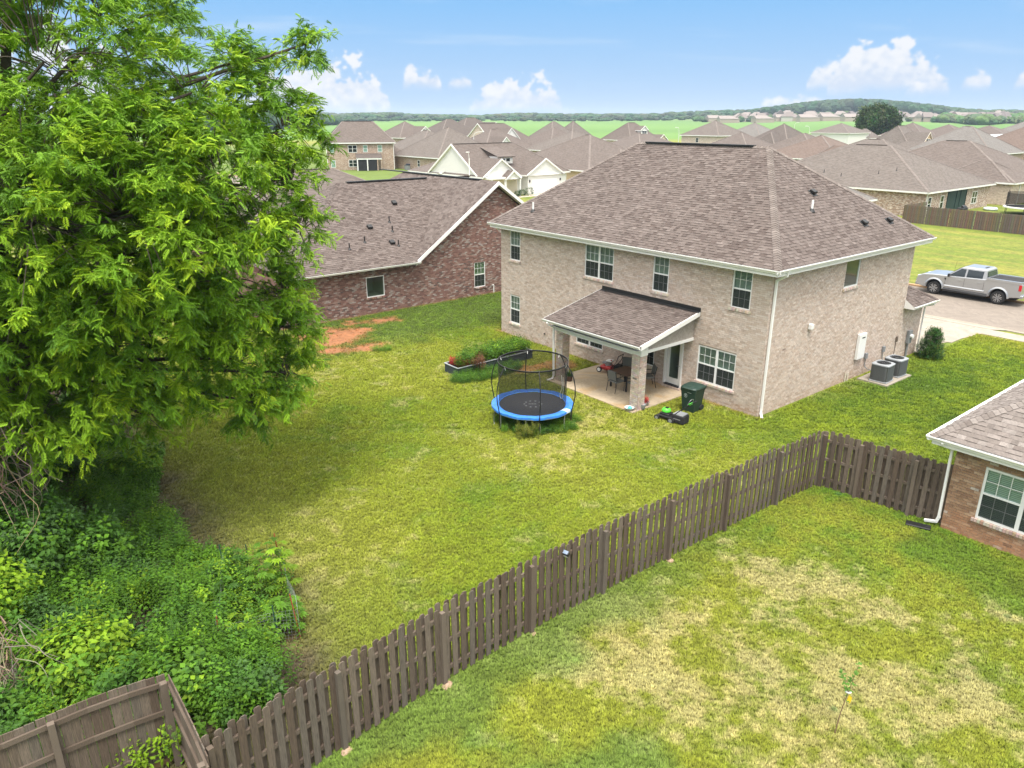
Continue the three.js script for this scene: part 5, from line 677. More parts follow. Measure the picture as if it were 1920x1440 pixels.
// ------------------------------------------------------------------ things in the back yard
const col = (r, g, b, rough = 0.6, o) => std([r, g, b], rough, o);
{ // trampoline with safety net
  const T = thing('trampoline', 'round trampoline with blue pad and black safety net on the lawn', 'trampoline', [0.76, 0, -25.9]), Rr = 1.5, hy = 0.64;
  const ring = (r0, r1, y0, y1, seg = 72) => { const b = new GB(); for (let i = 0; i < seg; i++) { const a = i / seg * 6.28318, c = (i + 1) / seg * 6.28318; b.quad([r0 * Math.cos(a), y0, r0 * Math.sin(a)], [r0 * Math.cos(c), y0, r0 * Math.sin(c)], [r1 * Math.cos(c), y1, r1 * Math.sin(c)], [r1 * Math.cos(a), y1, r1 * Math.sin(a)]); } return b; };
  mesh('mat', new THREE.CircleGeometry(1.27, 64), col(0.03, 0.031, 0.036, 0.75), T, [0, hy - 0.03, 0], [-Math.PI / 2, 0, 0]);
  const pad = new GB(), R = rng(7); for (let i = 0; i < 96; i++) { const a = i / 96 * 6.28318, c = (i + 1) / 96 * 6.28318, w = q => 0.012 * Math.sin(q * 12) + 0.006 * Math.sin(q * 31 + 1); const P = (r, y, q) => [r * Math.cos(q), y + w(q) * (r > 1.3 ? 1 : 0.4), r * Math.sin(q)], cc = [0.035, 0.19, 0.62].map(v => v * (0.9 + 0.22 * R())), sil = i > 6 && i < 10; const k = sil ? [0.6, 0.7, 0.85] : cc; pad.quad(P(1.23, hy - 0.005, a), P(1.23, hy - 0.005, c), P(1.37, hy + 0.035, c), P(1.37, hy + 0.035, a), k); pad.quad(P(1.37, hy + 0.035, a), P(1.37, hy + 0.035, c), P(1.52, hy + 0.015, c), P(1.52, hy + 0.015, a), k); pad.quad(P(1.52, hy + 0.015, a), P(1.52, hy + 0.015, c), P(1.525, hy - 0.06, c), P(1.525, hy - 0.06, a), k); }
  pad.build('safety_pad', vcol(0.5), T);
  mesh('frame_rail', new THREE.TorusGeometry(1.49, 0.022, 8, 72), M.steel, T, [0, hy - 0.07, 0], [Math.PI / 2, 0, 0]);
  for (let k = 0; k < 6; k++) { // each pole runs from the ground, bows out and leans in to the net hoop
    const a = (k * 60 + 22) * Math.PI / 180, P = (r, y) => [r * Math.cos(a), y, r * Math.sin(a)]; part('pole', M.black, T, b => b.tube([P(1.5, 0), P(1.54, 0.6), P(1.64, 1.15), P(1.62, 1.6), P(1.5, 2.0), P(1.3, 2.32)], 0.019, [1, 1, 1], 8, 28)); part('leg', M.steel, T, b => { const c = Math.cos(a + 0.32), s = Math.sin(a + 0.32); b.tube([P(1.49, hy - 0.07), P(1.5, 0.04), [1.5 * c, 0.03, 1.5 * s], [1.49 * c, hy - 0.07, 1.49 * s]], 0.018, [1, 1, 1], 6, 24); });
    part('strap', M.whiteGloss, T, b => b.bar(P(1.3, 2.32), P(1.25, 2.18), 0.012)); }
  mesh('net_hoop', new THREE.TorusGeometry(1.28, 0.016, 8, 64), M.black, T, [0, 2.31, 0], [Math.PI / 2, 0, 0]);
  part('safety_net', new THREE.MeshStandardMaterial({ color: 0x060708, roughness: 0.9, transparent: true, opacity: 0.5, side: THREE.DoubleSide }), T, b => { for (let i = 0; i < 72; i++) { const a = i / 72 * 6.28318, c = (i + 1) / 72 * 6.28318, P = (r, y, q) => [r * Math.cos(q), y, r * Math.sin(q)]; b.quad(P(1.25, hy, a), P(1.25, hy, c), P(1.275, 2.3, c), P(1.275, 2.3, a)); } });
  part('net_band', M.blackMatte, T, b => { for (let i = 0; i < 72; i++) { const a = i / 72 * 6.28318, c = (i + 1) / 72 * 6.28318, P = (y, q) => [1.278 * Math.cos(q), y, 1.278 * Math.sin(q)]; b.quad(P(2.265, a), P(2.265, c), P(2.31, c), P(2.31, a)); } });
  part('net_zip', col(0.6, 0.62, 0.55), T, b => { b.tube([[1.1, 1.55, -0.55], [1.12, 1.1, -0.5], [1.05, 0.7, -0.55], [1.1, 0.64, -0.48]], 0.012, [1, 1, 1], 5, 20); b.tube([[1.16, 1.5, -0.45], [1.16, 1.0, -0.43], [1.14, 0.66, -0.4]], 0.01, [1, 1, 1], 5, 16); });
  // printed ring of marks on the mat
  part('mat_print', col(0.22, 0.22, 0.23), T, b => { for (let i = 0; i < 10; i++) { const a = i / 10 * 6.283, P = (r, d) => [0.02 + r * Math.cos(a + d), hy - 0.026, r * Math.sin(a + d)]; b.quad(P(0.3, -0.12), P(0.3, 0.12), P(0.35, 0.12), P(0.35, -0.12)); b.quad(P(0.27, -0.05), P(0.27, 0.05), P(0.3, 0.05), P(0.3, -0.05)); } for (let i = 0; i < 5; i++) b.quad([-0.14 + i * 0.06, hy - 0.026, -0.03], [-0.1 + i * 0.06, hy - 0.026, -0.03], [-0.1 + i * 0.06, hy - 0.026, 0.03], [-0.14 + i * 0.06, hy - 0.026, 0.03]); });
}
{ // raised garden bed of dark corrugated panels
  const B = thing('raised_garden_bed', 'long dark corrugated raised bed full of green plants by the trampoline', 'garden bed', grid(-11.33, 3.98), GA), L = 4.25, W = 1.0, Hh = 0.4, dk = col(0.045, 0.058, 0.07, 0.45, { metalness: 0.3 });
  const corr = (P, Q) => { const b = new GB(), n = V3(Q[0] - P[0], 0, Q[2] - P[2]).normalize(), o = V3(n.z, 0, -n.x); for (let i = 0; i < 10; i++) { const y0 = i / 10 * Hh, y1 = (i + 1) / 10 * Hh, d0 = i % 2 ? 0.012 : 0, d1 = i % 2 ? 0 : 0.012, q = (p, y, d) => [p[0] + o.x * d, y, p[2] + o.z * d]; b.quad(q(P, y0, d0), q(Q, y0, d0), q(Q, y1, d1), q(P, y1, d1)); } return b; };
  const c = [[-W / 2, 0, -L / 2], [W / 2, 0, -L / 2], [W / 2, 0, L / 2], [-W / 2, 0, L / 2]];
  for (let i = 0; i < 4; i++) corr(c[i], c[(i + 1) % 4]).build('side_panel', dk, B);
  for (let i = 0; i < 4; i++) { const a = c[i], e = c[(i + 1) % 4]; part('rim', col(0.34, 0.36, 0.38, 0.5), B, b => { const x0 = Math.min(a[0], e[0]) - 0.03, x1 = Math.max(a[0], e[0]) + 0.03, z0 = Math.min(a[2], e[2]) - 0.03, z1 = Math.max(a[2], e[2]) + 0.03, k = (i % 2) * 0.003; b.box(x0, Hh + k, z0, x1, Hh + 0.03 + k, z1); }); }
  part('soil', col(0.05, 0.03, 0.018, 1), B, b => b.quad([-W / 2, 0.33, -L / 2], [W / 2, 0.33, -L / 2], [W / 2, 0.33, L / 2], [-W / 2, 0.33, L / 2]));
}
{ // patio table, chairs
  const T = thing('patio_table', 'square dark slatted patio table behind the near brick post', 'table', grid(-5.36, 1.43, 0.05), GA), w = 0.96;
  const top = part('tabletop', col(0.075, 0.05, 0.036, 0.6), T, b => { b.box(-w / 2, 0.66, -w / 2, w / 2, 0.69, w / 2); }); for (let i = 0; i < 9; i++) part('slat', col(0.095 + 0.01 * (i % 3), 0.063, 0.044, 0.55), top, b => b.box(-w / 2 + i * w / 9 + 0.004, 0.69, -w / 2, -w / 2 + (i + 1) * w / 9 - 0.004, 0.705, w / 2));
  for (const [x, z] of [[-1, -1], [1, -1], [1, 1], [-1, 1]]) part('leg', M.blackMatte, T, b => b.box(x * 0.43 - 0.03, 0, z * 0.43 - 0.03, x * 0.43 + 0.03, 0.66, z * 0.43 + 0.03));
  const grey = col(0.13, 0.135, 0.13, 0.9);
  const chair = (label, gx, gz, turn) => {
    const C = thing('patio_chair', label, 'chair', grid(gx, gz, 0.05), GA + turn, 'chairs at the patio table');
    mesh('seat', rbox(0.48, 0.07, 0.46, 0.03), grey, C, [0, 0.44, 0]); mesh('backrest', rbox(0.46, 0.4, 0.06, 0.05, 3), grey, C, [0, 0.72, -0.25], [-0.16, 0, 0]);
    for (const s of [-1, 1]) { part('front_leg', M.blackMatte, C, b => b.tube([[s * 0.24, 0, 0.23], [s * 0.25, 0.45, 0.21], [s * 0.26, 0.63, 0.16], [s * 0.26, 0.65, -0.1], [s * 0.25, 0.66, -0.27]], 0.013, [1, 1, 1], 6, 20)); part('rear_leg', M.blackMatte, C, b => b.tube([[s * 0.24, 0, -0.3], [s * 0.245, 0.44, -0.22], [s * 0.245, 0.92, -0.31]], 0.013, [1, 1, 1], 6, 14)); }
    return C;
  };
  chair('grey padded patio chair on the lawn side of the table, seen from behind', -5.28, 2.1, Math.PI); chair('grey padded patio chair at the far corner of the table', -5.95, 0.72, 0.6); chair('grey padded patio chair between the near post and the door', -4.82, 0.68, -0.6); chair('grey patio chair half hidden behind the near brick post', -4.62, 1.7, -1.7);
}
{ // red mower parked against the wall
  const Mw = thing('red_push_mower', 'red push mower with white wheels parked by the wall on the patio', 'mower', grid(-7.22, 0.55, 0.05), GA + 0.25), red = col(0.42, 0.025, 0.025, 0.4);
  mesh('deck', rbox(0.62, 0.2, 0.5, 0.09, 3), red, Mw, [0, 0.2, 0]); part('engine', col(0.28, 0.28, 0.29, 0.5), Mw, b => { b.add(new THREE.CylinderGeometry(0.13, 0.15, 0.2, 16), TR(0.02, 0.4, 0)); b.add(rbox(0.22, 0.1, 0.18, 0.03), TR(-0.1, 0.42, 0.08)); }); mesh('engine_cover', rbox(0.3, 0.06, 0.28, 0.03), M.whiteGloss, Mw, [0.1, 0.52, 0.02]); mesh('fuel_cap', new THREE.CylinderGeometry(0.035, 0.035, 0.05, 10), red, Mw, [0.2, 0.56, 0.1]);
  for (const [x, z, r] of [[-0.28, 0.29, 0.12], [0.28, 0.29, 0.11], [-0.28, -0.29, 0.12], [0.28, -0.29, 0.11]]) { const w = mesh('wheel', new THREE.CylinderGeometry(r, r, 0.06, 20), M.rubber, Mw, [x, r, z], [Math.PI / 2, 0, 0]); mesh('hub', new THREE.CylinderGeometry(r * 0.68, r * 0.68, 0.066, 16), M.whiteGloss, w); }
  mesh('grass_bag', rbox(0.34, 0.32, 0.42, 0.08, 2), M.blackMatte, Mw, [0.52, 0.25, 0]); for (const s of [-1, 1]) part('handle', M.black, Mw, b => b.tube([[0.26, 0.26, s * 0.24], [0.5, 0.55, s * 0.24], [0.62, 0.86, s * 0.22]], 0.016, [1, 1, 1], 6, 14)); part('handle_bar', M.blackMatte, Mw, b => b.bar([0.62, 0.86, -0.22], [0.62, 0.86, 0.22], 0.018));
}
{ // wheeled bin
  const B = thing('wheeled_bin', 'dark green wheeled bin standing on the grass by the patio', 'bin', grid(-1.98, 1.38), GA + 0.12), gr = col(0.017, 0.042, 0.03, 0.55), w0 = 0.24, w1 = 0.325, d0 = 0.26, d1 = 0.36;
  part('body', gr, B, b => { const q = (w, d, y, k = 0) => [[-w, y, -d + k], [w, y, -d + k], [w, y, d], [-w, y, d]]; const lv = [q(w0, d0, 0.05), q(w0 + 0.02, d0 + 0.03, 0.3), q(w1 - 0.015, d1 - 0.02, 0.85), q(w1, d1, 0.88), q(w1, d1, 0.98)]; for (let i = 0; i < 4; i++) for (let k = 0; k < 4; k++) { const l = (k + 1) % 4; b.quad(lv[i][k], lv[i][l], lv[i + 1][l], lv[i + 1][k]); } b.poly(lv[0]); });
  const lid = part('lid', col(0.02, 0.046, 0.035, 0.5), B, b => { const ring = (w, d, y) => { const o = []; for (let i = 0; i < 24; i++) { const a = i / 24 * 6.283, c = Math.cos(a), s = Math.sin(a), n = Math.pow(Math.abs(c) ** 5 + Math.abs(s) ** 5, -0.2); o.push([w * c * n, y, d * s * n]); } return o; }; const L = [ring(0.36, 0.4, 0.97), ring(0.37, 0.41, 1.0), ring(0.34, 0.37, 1.04), ring(0.22, 0.24, 1.075), ring(0.01, 0.01, 1.085)]; for (let i = 0; i < 4; i++) for (let k = 0; k < 24; k++) { const l = (k + 1) % 24; b.quad(L[i][k], L[i][l], L[i + 1][l], L[i + 1][k]); } });
  for (const s of [-1, 1]) { const w = mesh('wheel', new THREE.CylinderGeometry(0.13, 0.13, 0.06, 20), M.rubber, B, [s * 0.27, 0.13, -0.27], [0, 0, Math.PI / 2]); mesh('hub', new THREE.CylinderGeometry(0.06, 0.06, 0.065, 12), gr, w); }
  part('axle', M.steel, B, b => b.bar([-0.27, 0.13, -0.27], [0.27, 0.13, -0.27], 0.012)); part('handle', gr, B, b => { b.bar([-0.3, 0.98, -0.42], [0.3, 0.98, -0.42], 0.02); b.box(-0.32, 0.9, -0.44, -0.28, 1.0, -0.3); b.box(0.28, 0.9, -0.44, 0.32, 1.0, -0.3); });
  part('city_crest', col(0.5, 0.55, 0.52), B, b => { const zf = 0.343, P = (x, y) => [x - 0.1, y, zf + (y - 0.7) * 0.09]; for (const [r0, r1] of [[0.062, 0.075], [0.0, 0.018]]) for (let i = 0; i < 20; i++) { const a = i / 20 * 6.283, c = (i + 1) / 20 * 6.283, Q = (r, q) => P(r * 0.85 * Math.sin(q), 0.7 + r * 1.1 * Math.cos(q)); b.quad(Q(r0, a), Q(r0, c), Q(r1, c), Q(r1, a)); } for (let i = 0; i < 3; i++) b.quad(P(-0.035 + i * 0.01, 0.74 - i * 0.035), P(0.035 - i * 0.01, 0.74 - i * 0.035), P(0.03 - i * 0.01, 0.725 - i * 0.035), P(-0.03 + i * 0.01, 0.725 - i * 0.035)); });
  part('serial_plate', col(0.45, 0.5, 0.48), B, b => { const z = y => 0.343 + (y - 0.7) * 0.09; for (let i = 0; i < 6; i++) b.quad([-0.02 + i * 0.028, 0.83, z(0.83)], [0.0 + i * 0.028, 0.83, z(0.83)], [0.0 + i * 0.028, 0.85, z(0.85)], [-0.02 + i * 0.028, 0.85, z(0.85)]); });
}
{ // battery mower: deck towards the trampoline, grass bag and handle towards the house corner
  const G = thing('green_lawn_mower', 'black lawn mower with bright green motor cap beside the wheeled bin', 'mower', grid(-1.92, 2.78), GA + 0.12), gn = col(0.10, 0.62, 0.05, 0.35);
  part('deck', M.black, G, b => { b.add(rbox(0.62, 0.12, 0.48, 0.05, 3), TR(-0.08, 0.16, 0)); b.add(rbox(0.42, 0.1, 0.36, 0.05, 3), TR(-0.12, 0.24, 0)); });
  const mo = part('motor_housing', M.blackMatte, G, b => b.add(new THREE.CylinderGeometry(0.15, 0.17, 0.14, 20), TR(-0.14, 0.31, 0))); part('motor_cap', gn, mo, b => { b.add(new THREE.SphereGeometry(0.165, 24, 12, 0, 6.2832, 0, 1.5708), TR(-0.14, 0.36, 0, 0, 0, 0, 1.06, 0.72, 1)); b.add(new THREE.CylinderGeometry(0.166, 0.166, 0.04, 24), TR(-0.14, 0.345, 0, 0, 0, 0, 1.06, 1, 1)); }); part('battery_lid', M.black, mo, b => b.add(rbox(0.12, 0.03, 0.1, 0.01), TR(-0.1, 0.478, 0.02)));
  for (const [x, z, r] of [[-0.36, 0.27, 0.1], [0.24, 0.28, 0.125], [-0.36, -0.27, 0.1], [0.24, -0.28, 0.125]]) { const w = mesh('wheel', new THREE.CylinderGeometry(r, r, 0.065, 22), M.rubber, G, [x, r, z], [Math.PI / 2, 0, 0]); mesh('hub', new THREE.CylinderGeometry(r * 0.6, r * 0.6, 0.07, 14), M.grey, w); }
  const bag = mesh('grass_bag', rbox(0.5, 0.33, 0.44, 0.06, 3), M.blackMatte, G, [0.5, 0.22, 0.02]); mesh('bag_lid', rbox(0.42, 0.03, 0.4, 0.012), M.grey, bag, [-0.02, 0.17, 0]); part('bag_lettering', col(0.3, 0.3, 0.3), bag, b => { for (let i = 0; i < 9; i++) b.quad([-0.17 + i * 0.033, -0.01, 0.2215], [-0.148 + i * 0.033, -0.01, 0.2215], [-0.148 + i * 0.033, 0.03, 0.2215], [-0.17 + i * 0.033, 0.03, 0.2215]); });
  for (const s of [-1, 1]) part('handle_tube', M.black, G, b => b.tube([[0.18, 0.2, s * 0.22], [0.5, 0.52, s * 0.21], [0.98, 0.96, s * 0.2]], 0.017, [1, 1, 1], 6, 16)); part('handle_grip', M.blackMatte, G, b => b.bar([0.98, 0.96, -0.2], [0.98, 0.96, 0.2], 0.02)); part('bail_lever', M.steel, G, b => b.tube([[0.82, 0.86, -0.18], [0.9, 1.03, -0.1], [0.9, 1.05, 0.1], [0.82, 0.86, 0.18]], 0.009, [1, 1, 1], 5, 16)); mesh('switch_box', rbox(0.09, 0.07, 0.2, 0.02), gn, G, [0.86, 0.87, 0.02], [0, 0, 0.75]);
}
{ // air conditioners
  const ac = (label, gx, gz, turn) => {
    const A = thing('air_conditioner', label, 'air conditioner', grid(gx, gz, 0.06), GA + turn, 'condensers on the pad'), w = 0.37, h = 0.78, gy = col(0.105, 0.113, 0.112, 0.55, { metalness: 0.4 }), lt = col(0.3, 0.32, 0.34, 0.5);
    mesh('coil_core', rbox(w * 2 - 0.06, h - 0.06, w * 2 - 0.06, 0.1, 3), col(0.03, 0.033, 0.034, 0.8), A, [0, h / 2, 0]);
    part('louvre_guard', gy, A, b => { const N = 40, rr = (y, g) => { const o = []; for (let i = 0; i < N; i++) { const a = i / N * 6.283, c = Math.cos(a), s = Math.sin(a), n = Math.pow(Math.abs(c) ** 7 + Math.abs(s) ** 7, -1 / 7); o.push([(w + g) * c * n, y, (w + g) * s * n]); } return o; }; for (let k = 0; k < 17; k++) { const y = 0.06 + k * 0.04, A1 = rr(y, 0), B1 = rr(y + 0.026, -0.008); for (let i = 0; i < N; i++) { const j = (i + 1) % N; b.quad(A1[i], A1[j], B1[j], B1[i]); } } });
    mesh('base_pan', rbox(w * 2 + 0.02, 0.06, w * 2 + 0.02, 0.03), lt, A, [0, 0.03, 0]); part('corner_post', gy, A, b => { for (const [x, z] of [[1, 1], [-1, 1], [1, -1], [-1, -1]]) b.box(x * (w - 0.05) - 0.025, 0.05, z * (w - 0.05) - 0.025, x * (w - 0.05) + 0.025, h - 0.05, z * (w - 0.05) + 0.025); }); A.children[A.children.length - 1].userData.kind = 'stuff';
    part('top_cover', lt, A, b => { const N = 40, rr = (g, y, p) => { const o = []; for (let i = 0; i < N; i++) { const a = i / N * 6.283, c = Math.cos(a), s = Math.sin(a), n = p ? Math.pow(Math.abs(c) ** p + Math.abs(s) ** p, -1 / p) : 1; o.push([g * c * n, y, g * s * n]); } return o; }; const L = [rr(w + 0.012, h - 0.06, 7), rr(w + 0.012, h - 0.015, 7), rr(w - 0.03, h + 0.01, 7), rr(0.29, h + 0.015), rr(0.28, h - 0.03), rr(0.27, h - 0.16)]; for (let k = 0; k < 5; k++) for (let i = 0; i < N; i++) { const j = (i + 1) % N; b.quad(L[k][i], L[k][j], L[k + 1][j], L[k + 1][i]); } });
    part('fan_grille', M.blackMatte, A, b => { for (let k = 1; k < 9; k++) b.add(new THREE.TorusGeometry(k * 0.033, 0.004, 4, 32), TR(0, h + 0.012, 0, Math.PI / 2)); for (let k = 0; k < 8; k++) b.bar([0.03 * Math.cos(k * 0.785), h + 0.016, 0.03 * Math.sin(k * 0.785)], [0.29 * Math.cos(k * 0.785), h + 0.016, 0.29 * Math.sin(k * 0.785)], 0.005, [1, 1, 1], 4); });
    const fan = mesh('fan', new THREE.CylinderGeometry(0.075, 0.075, 0.1, 16), col(0.35, 0.37, 0.4, 0.4), A, [0, h - 0.06, 0]); for (let k = 0; k < 3; k++) part('blade', col(0.25, 0.27, 0.3, 0.4), fan, b => { const a = k * 2.094, q = (r, d, y) => [r * Math.cos(a + d), y, r * Math.sin(a + d)]; b.quad(q(0.07, -0.4, -0.03), q(0.25, -0.35, -0.03), q(0.25, 0.35, 0.03), q(0.07, 0.4, 0.03)); });
  };
  ac('grey air conditioner nearer the camera on the pad', 1.0, -7.62, 0.06); ac('grey air conditioner farther along the wall by the shrub', 1.0, -8.82, -0.04);
}
// solar light on the long fence
{ const S = thing('solar_light', 'small black solar light clipped to the long picket fence', 'light', [1.2, 1.62, -14.26], -0.69 + 0.02); mesh('housing', rbox(0.2, 0.09, 0.1, 0.02), M.black, S, [0, 0, 0.04], [0.5, 0, 0]); mesh('solar_panel', rbox(0.16, 0.008, 0.085, 0.003, 1), col(0.2, 0.25, 0.33, 0.25), S, [0, 0.045, 0.065], [0.5, 0, 0]); mesh('lens', rbox(0.15, 0.05, 0.01, 0.004, 1), col(0.5, 0.5, 0.45, 0.3), S, [0, -0.05, 0.07], [0.2, 0, 0]); }

// ------------------------------------------------------------------ silver pickup parked on the street
{
  const T = thing('pickup_truck', 'silver crew cab pickup truck parked at the far kerb of the street', 'truck', grid(-3.1, -27.75, 0.012), GA), P0 = new THREE.MeshPhysicalMaterial({ color: new THREE.Color().setRGB(0.38, 0.39, 0.405), metalness: 0.55, roughness: 0.3, clearcoat: 0.8, clearcoatRoughness: 0.08, side: THREE.DoubleSide });
  // x: front is -x. body width 2.0, length 5.88. lower body as a side outline with wheel arches, extruded across
  const L = [-2.95, 2.93], fx = -1.9, rx = 1.78, wr = 0.41, hw = 0.98;
  const arch = (sh, cx, r) => { for (let i = 0; i <= 14; i++) { const a = Math.PI - i / 14 * Math.PI; sh.push([cx + r * Math.cos(a), 0.46 + r * Math.sin(a) * 1.02]); } };
  const out = [[-2.93, 0.52]]; out.push([-2.45, 0.44]); arch(out, fx, 0.52); out.push([1.2, 0.42]); arch(out, rx, 0.52); out.push([2.4, 0.55], [2.9, 0.62], [2.93, 1.3], [2.9, 1.36]); const top = [[1.0, 1.36], [0.95, 1.34], [-1.3, 1.24], [-2.0, 1.22], [-2.6, 1.17], [-2.9, 1.03], [-2.98, 0.8]];
  const prof = [...out, ...top].map(p => new THREE.Vector2(...p));
  const body = new THREE.ExtrudeGeometry(new THREE.Shape(prof), { depth: hw * 2 - 0.12, bevelEnabled: true, bevelSize: 0.05, bevelThickness: 0.06, bevelSegments: 3 }); body.translate(0, 0, -hw + 0.06);
  mesh('body', body, P0, T);
  // bed: flat black panel whose colour stands in for the dark depth inside; rails
  part('bed_dark_panel', M.blackMatte, T, b => { b.box(1.08, 1.3, -0.8, 2.86, 1.428, 0.8); }); for (const s of [-1, 1]) part('bed_rail', P0, T, b => b.box(1.02, 1.36, s * 0.9 - 0.08, 2.93, 1.5, s * 0.9 + 0.1)); part('bed_rail', P0, T, b => b.box(1.0, 1.36, -0.8, 1.06, 1.49, 0.8));
  part('tailgate', P0, T, b => b.add(rbox(0.09, 0.66, 1.62, 0.03), TR(2.93, 1.17, 0)));
  // cab: tapered greenhouse
  const cab = (y0, y1, xs, w0, w1) => { const [a, c, d, e] = xs; return [[a, y0, -w0], [c, y0, -w0], [c, y0, w0], [a, y0, w0], [d, y1, -w1], [e, y1, -w1], [e, y1, w1], [d, y1, w1]]; };
  part('cab', P0, T, b => { const q = cab(1.25, 1.86, [-1.32, 1.03, -0.55, 0.9], 0.93, 0.76); b.quad(q[3], q[2], q[6], q[7]); b.quad(q[1], q[0], q[4], q[5]); b.quad(q[0], q[3], q[7], q[4]); b.quad(q[2], q[1], q[5], q[6]); const t = cab(1.86, 1.95, [-0.55, 0.9, -0.38, 0.78], 0.76, 0.66); b.quad(t[3], t[2], t[6], t[7]); b.quad(t[1], t[0], t[4], t[5]); b.quad(t[0], t[3], t[7], t[4]); b.quad(t[2], t[1], t[5], t[6]); b.quad(t[7], t[6], t[5], t[4]); });
  const gl = new THREE.MeshPhysicalMaterial({ color: new THREE.Color().setRGB(0.03, 0.038, 0.045), roughness: 0.05, ior: 1.52, side: THREE.DoubleSide });
  const sideQ = (s, x0, x1, y0, y1) => { const w = y => mix(0.93, 0.76, (y - 1.25) / 0.61) + 0.006, xf = y => mix(-1.32, -0.55, (y - 1.25) / 0.61); return [[Math.max(x0, xf(y0) + 0.1), y0, s * w(y0)], [x1, y0, s * w(y0)], [x1, y1, s * w(y1)], [Math.max(x0, xf(y1) + 0.1), y1, s * w(y1)]]; };
  for (const s of [-1, 1]) for (const [a, c] of [[-1.4, -0.24], [-0.14, 0.76]]) part('side_window', gl, T, b => b.quad(...sideQ(s, a, c, 1.34, 1.8)));
  part('windscreen', gl, T, b => b.quad([-1.27, 1.3, -0.8], [-1.27, 1.3, 0.8], [-0.61, 1.84, 0.68], [-0.61, 1.84, -0.68])); T.children[T.children.length - 1].position.set(-0.012, 0.008, 0); part('rear_window', gl, T, b => b.quad([1.035, 1.34, -0.76], [1.035, 1.34, 0.76], [0.925, 1.8, 0.68], [0.925, 1.8, -0.68])); T.children[T.children.length - 1].position.x = 0.008;
  for (const s of [-1, 1]) { for (const x of [-1.28, -0.19, 0.92]) part('door_gap', M.black, T, b => b.box(x - 0.006, 0.62, s * (hw + 0.003) - 0.004, x + 0.006, 1.22, s * (hw + 0.003) + 0.004)); for (const x of [-0.42, 0.68]) part('door_handle', P0, T, b => b.add(rbox(0.2, 0.03, 0.03, 0.01), TR(x, 1.12, s * (hw + 0.015)))); part('side_step', M.black, T, b => b.add(rbox(2.5, 0.05, 0.12, 0.02), TR(-0.08, 0.36, s * 0.98))); part('mirror', M.black, T, b => { b.add(rbox(0.12, 0.2, 0.17, 0.04), TR(-1.08, 1.36, s * 1.1)); }); part('fender_vent', M.black, T, b => b.poly([[-1.36, 1.14, s * 0.985], [-1.24, 1.14, s * 0.985], [-1.27, 0.95, s * 0.985]])); part('tail_light', col(0.5, 0.012, 0.02, 0.25), T, b => b.add(rbox(0.16, 0.36, 0.1, 0.03), TR(2.87, 1.16, s * 0.95))); part('headlight', col(0.6, 0.62, 0.65, 0.15), T, b => b.add(rbox(0.14, 0.2, 0.34, 0.04), TR(-2.93, 0.98, s * 0.76))); part('wheel_arch', M.black, T, b => { for (const cx of [fx, rx]) for (let i = 0; i < 14; i++) { const a = i / 14 * Math.PI, c = (i + 1) / 14 * Math.PI, q = (r, t, z) => [cx + r * Math.cos(t), 0.46 + r * Math.sin(t) * 1.02, z]; b.quad(q(0.5, a, s * 0.985), q(0.5, c, s * 0.985), q(0.5, c, s * 0.6), q(0.5, a, s * 0.6)); } }); T.children[T.children.length - 1].userData.kind = 'stuff'; }
  part('grille', M.black, T, b => b.add(rbox(0.08, 0.36, 1.1, 0.03), TR(-2.97, 0.88, 0))); part('front_bumper', M.steel, T, b => b.add(rbox(0.2, 0.24, 1.9, 0.06), TR(-2.97, 0.56, 0))); part('rear_bumper', M.steel, T, b => b.add(rbox(0.2, 0.2, 1.86, 0.05), TR(2.98, 0.62, 0))); part('hood_vent', M.black, T, b => b.add(rbox(0.3, 0.012, 0.5, 0.004, 1), TR(-1.62, 1.262, 0.0, 0, 0, 0.04)));
  part('roof_antenna', M.black, T, b => { b.bar([-1.5, 1.23, -0.8], [-1.45, 1.95, -0.8], 0.006); }); part('roof_marker', M.black, T, b => b.add(rbox(0.1, 0.03, 0.5, 0.01), TR(0.62, 1.955, 0)));
  for (const x of [fx, rx]) for (const s of [-1, 1]) { const tz = s * 0.84; const w = mesh('wheel', new THREE.TorusGeometry(wr - 0.1, 0.115, 12, 32), M.rubber, T, [x, wr, tz]); w.scale.z = 1.15; mesh('rim', new THREE.CylinderGeometry(0.27, 0.27, 0.2, 28), M.blackMatte, w, [0, 0, 0], [Math.PI / 2, 0, 0]); for (let k = 0; k < 6; k++) part('spoke', M.steel, w, b => { const a = k * 1.0472, z = s * 0.105; for (const d of [-0.13, 0.13]) { const q = (r, t, o) => [r * Math.cos(a + t), r * Math.sin(a + t), z + o]; b.quad(q(0.05, d - 0.3, 0), q(0.255, d * 1.6 - 0.1, s * 0.012), q(0.255, d * 1.6 + 0.1, s * 0.012), q(0.05, d + 0.3, 0)); } }); mesh('hub', new THREE.CylinderGeometry(0.06, 0.06, 0.03, 16), M.grey, w, [0, 0, s * 0.11], [Math.PI / 2, 0, 0]); }
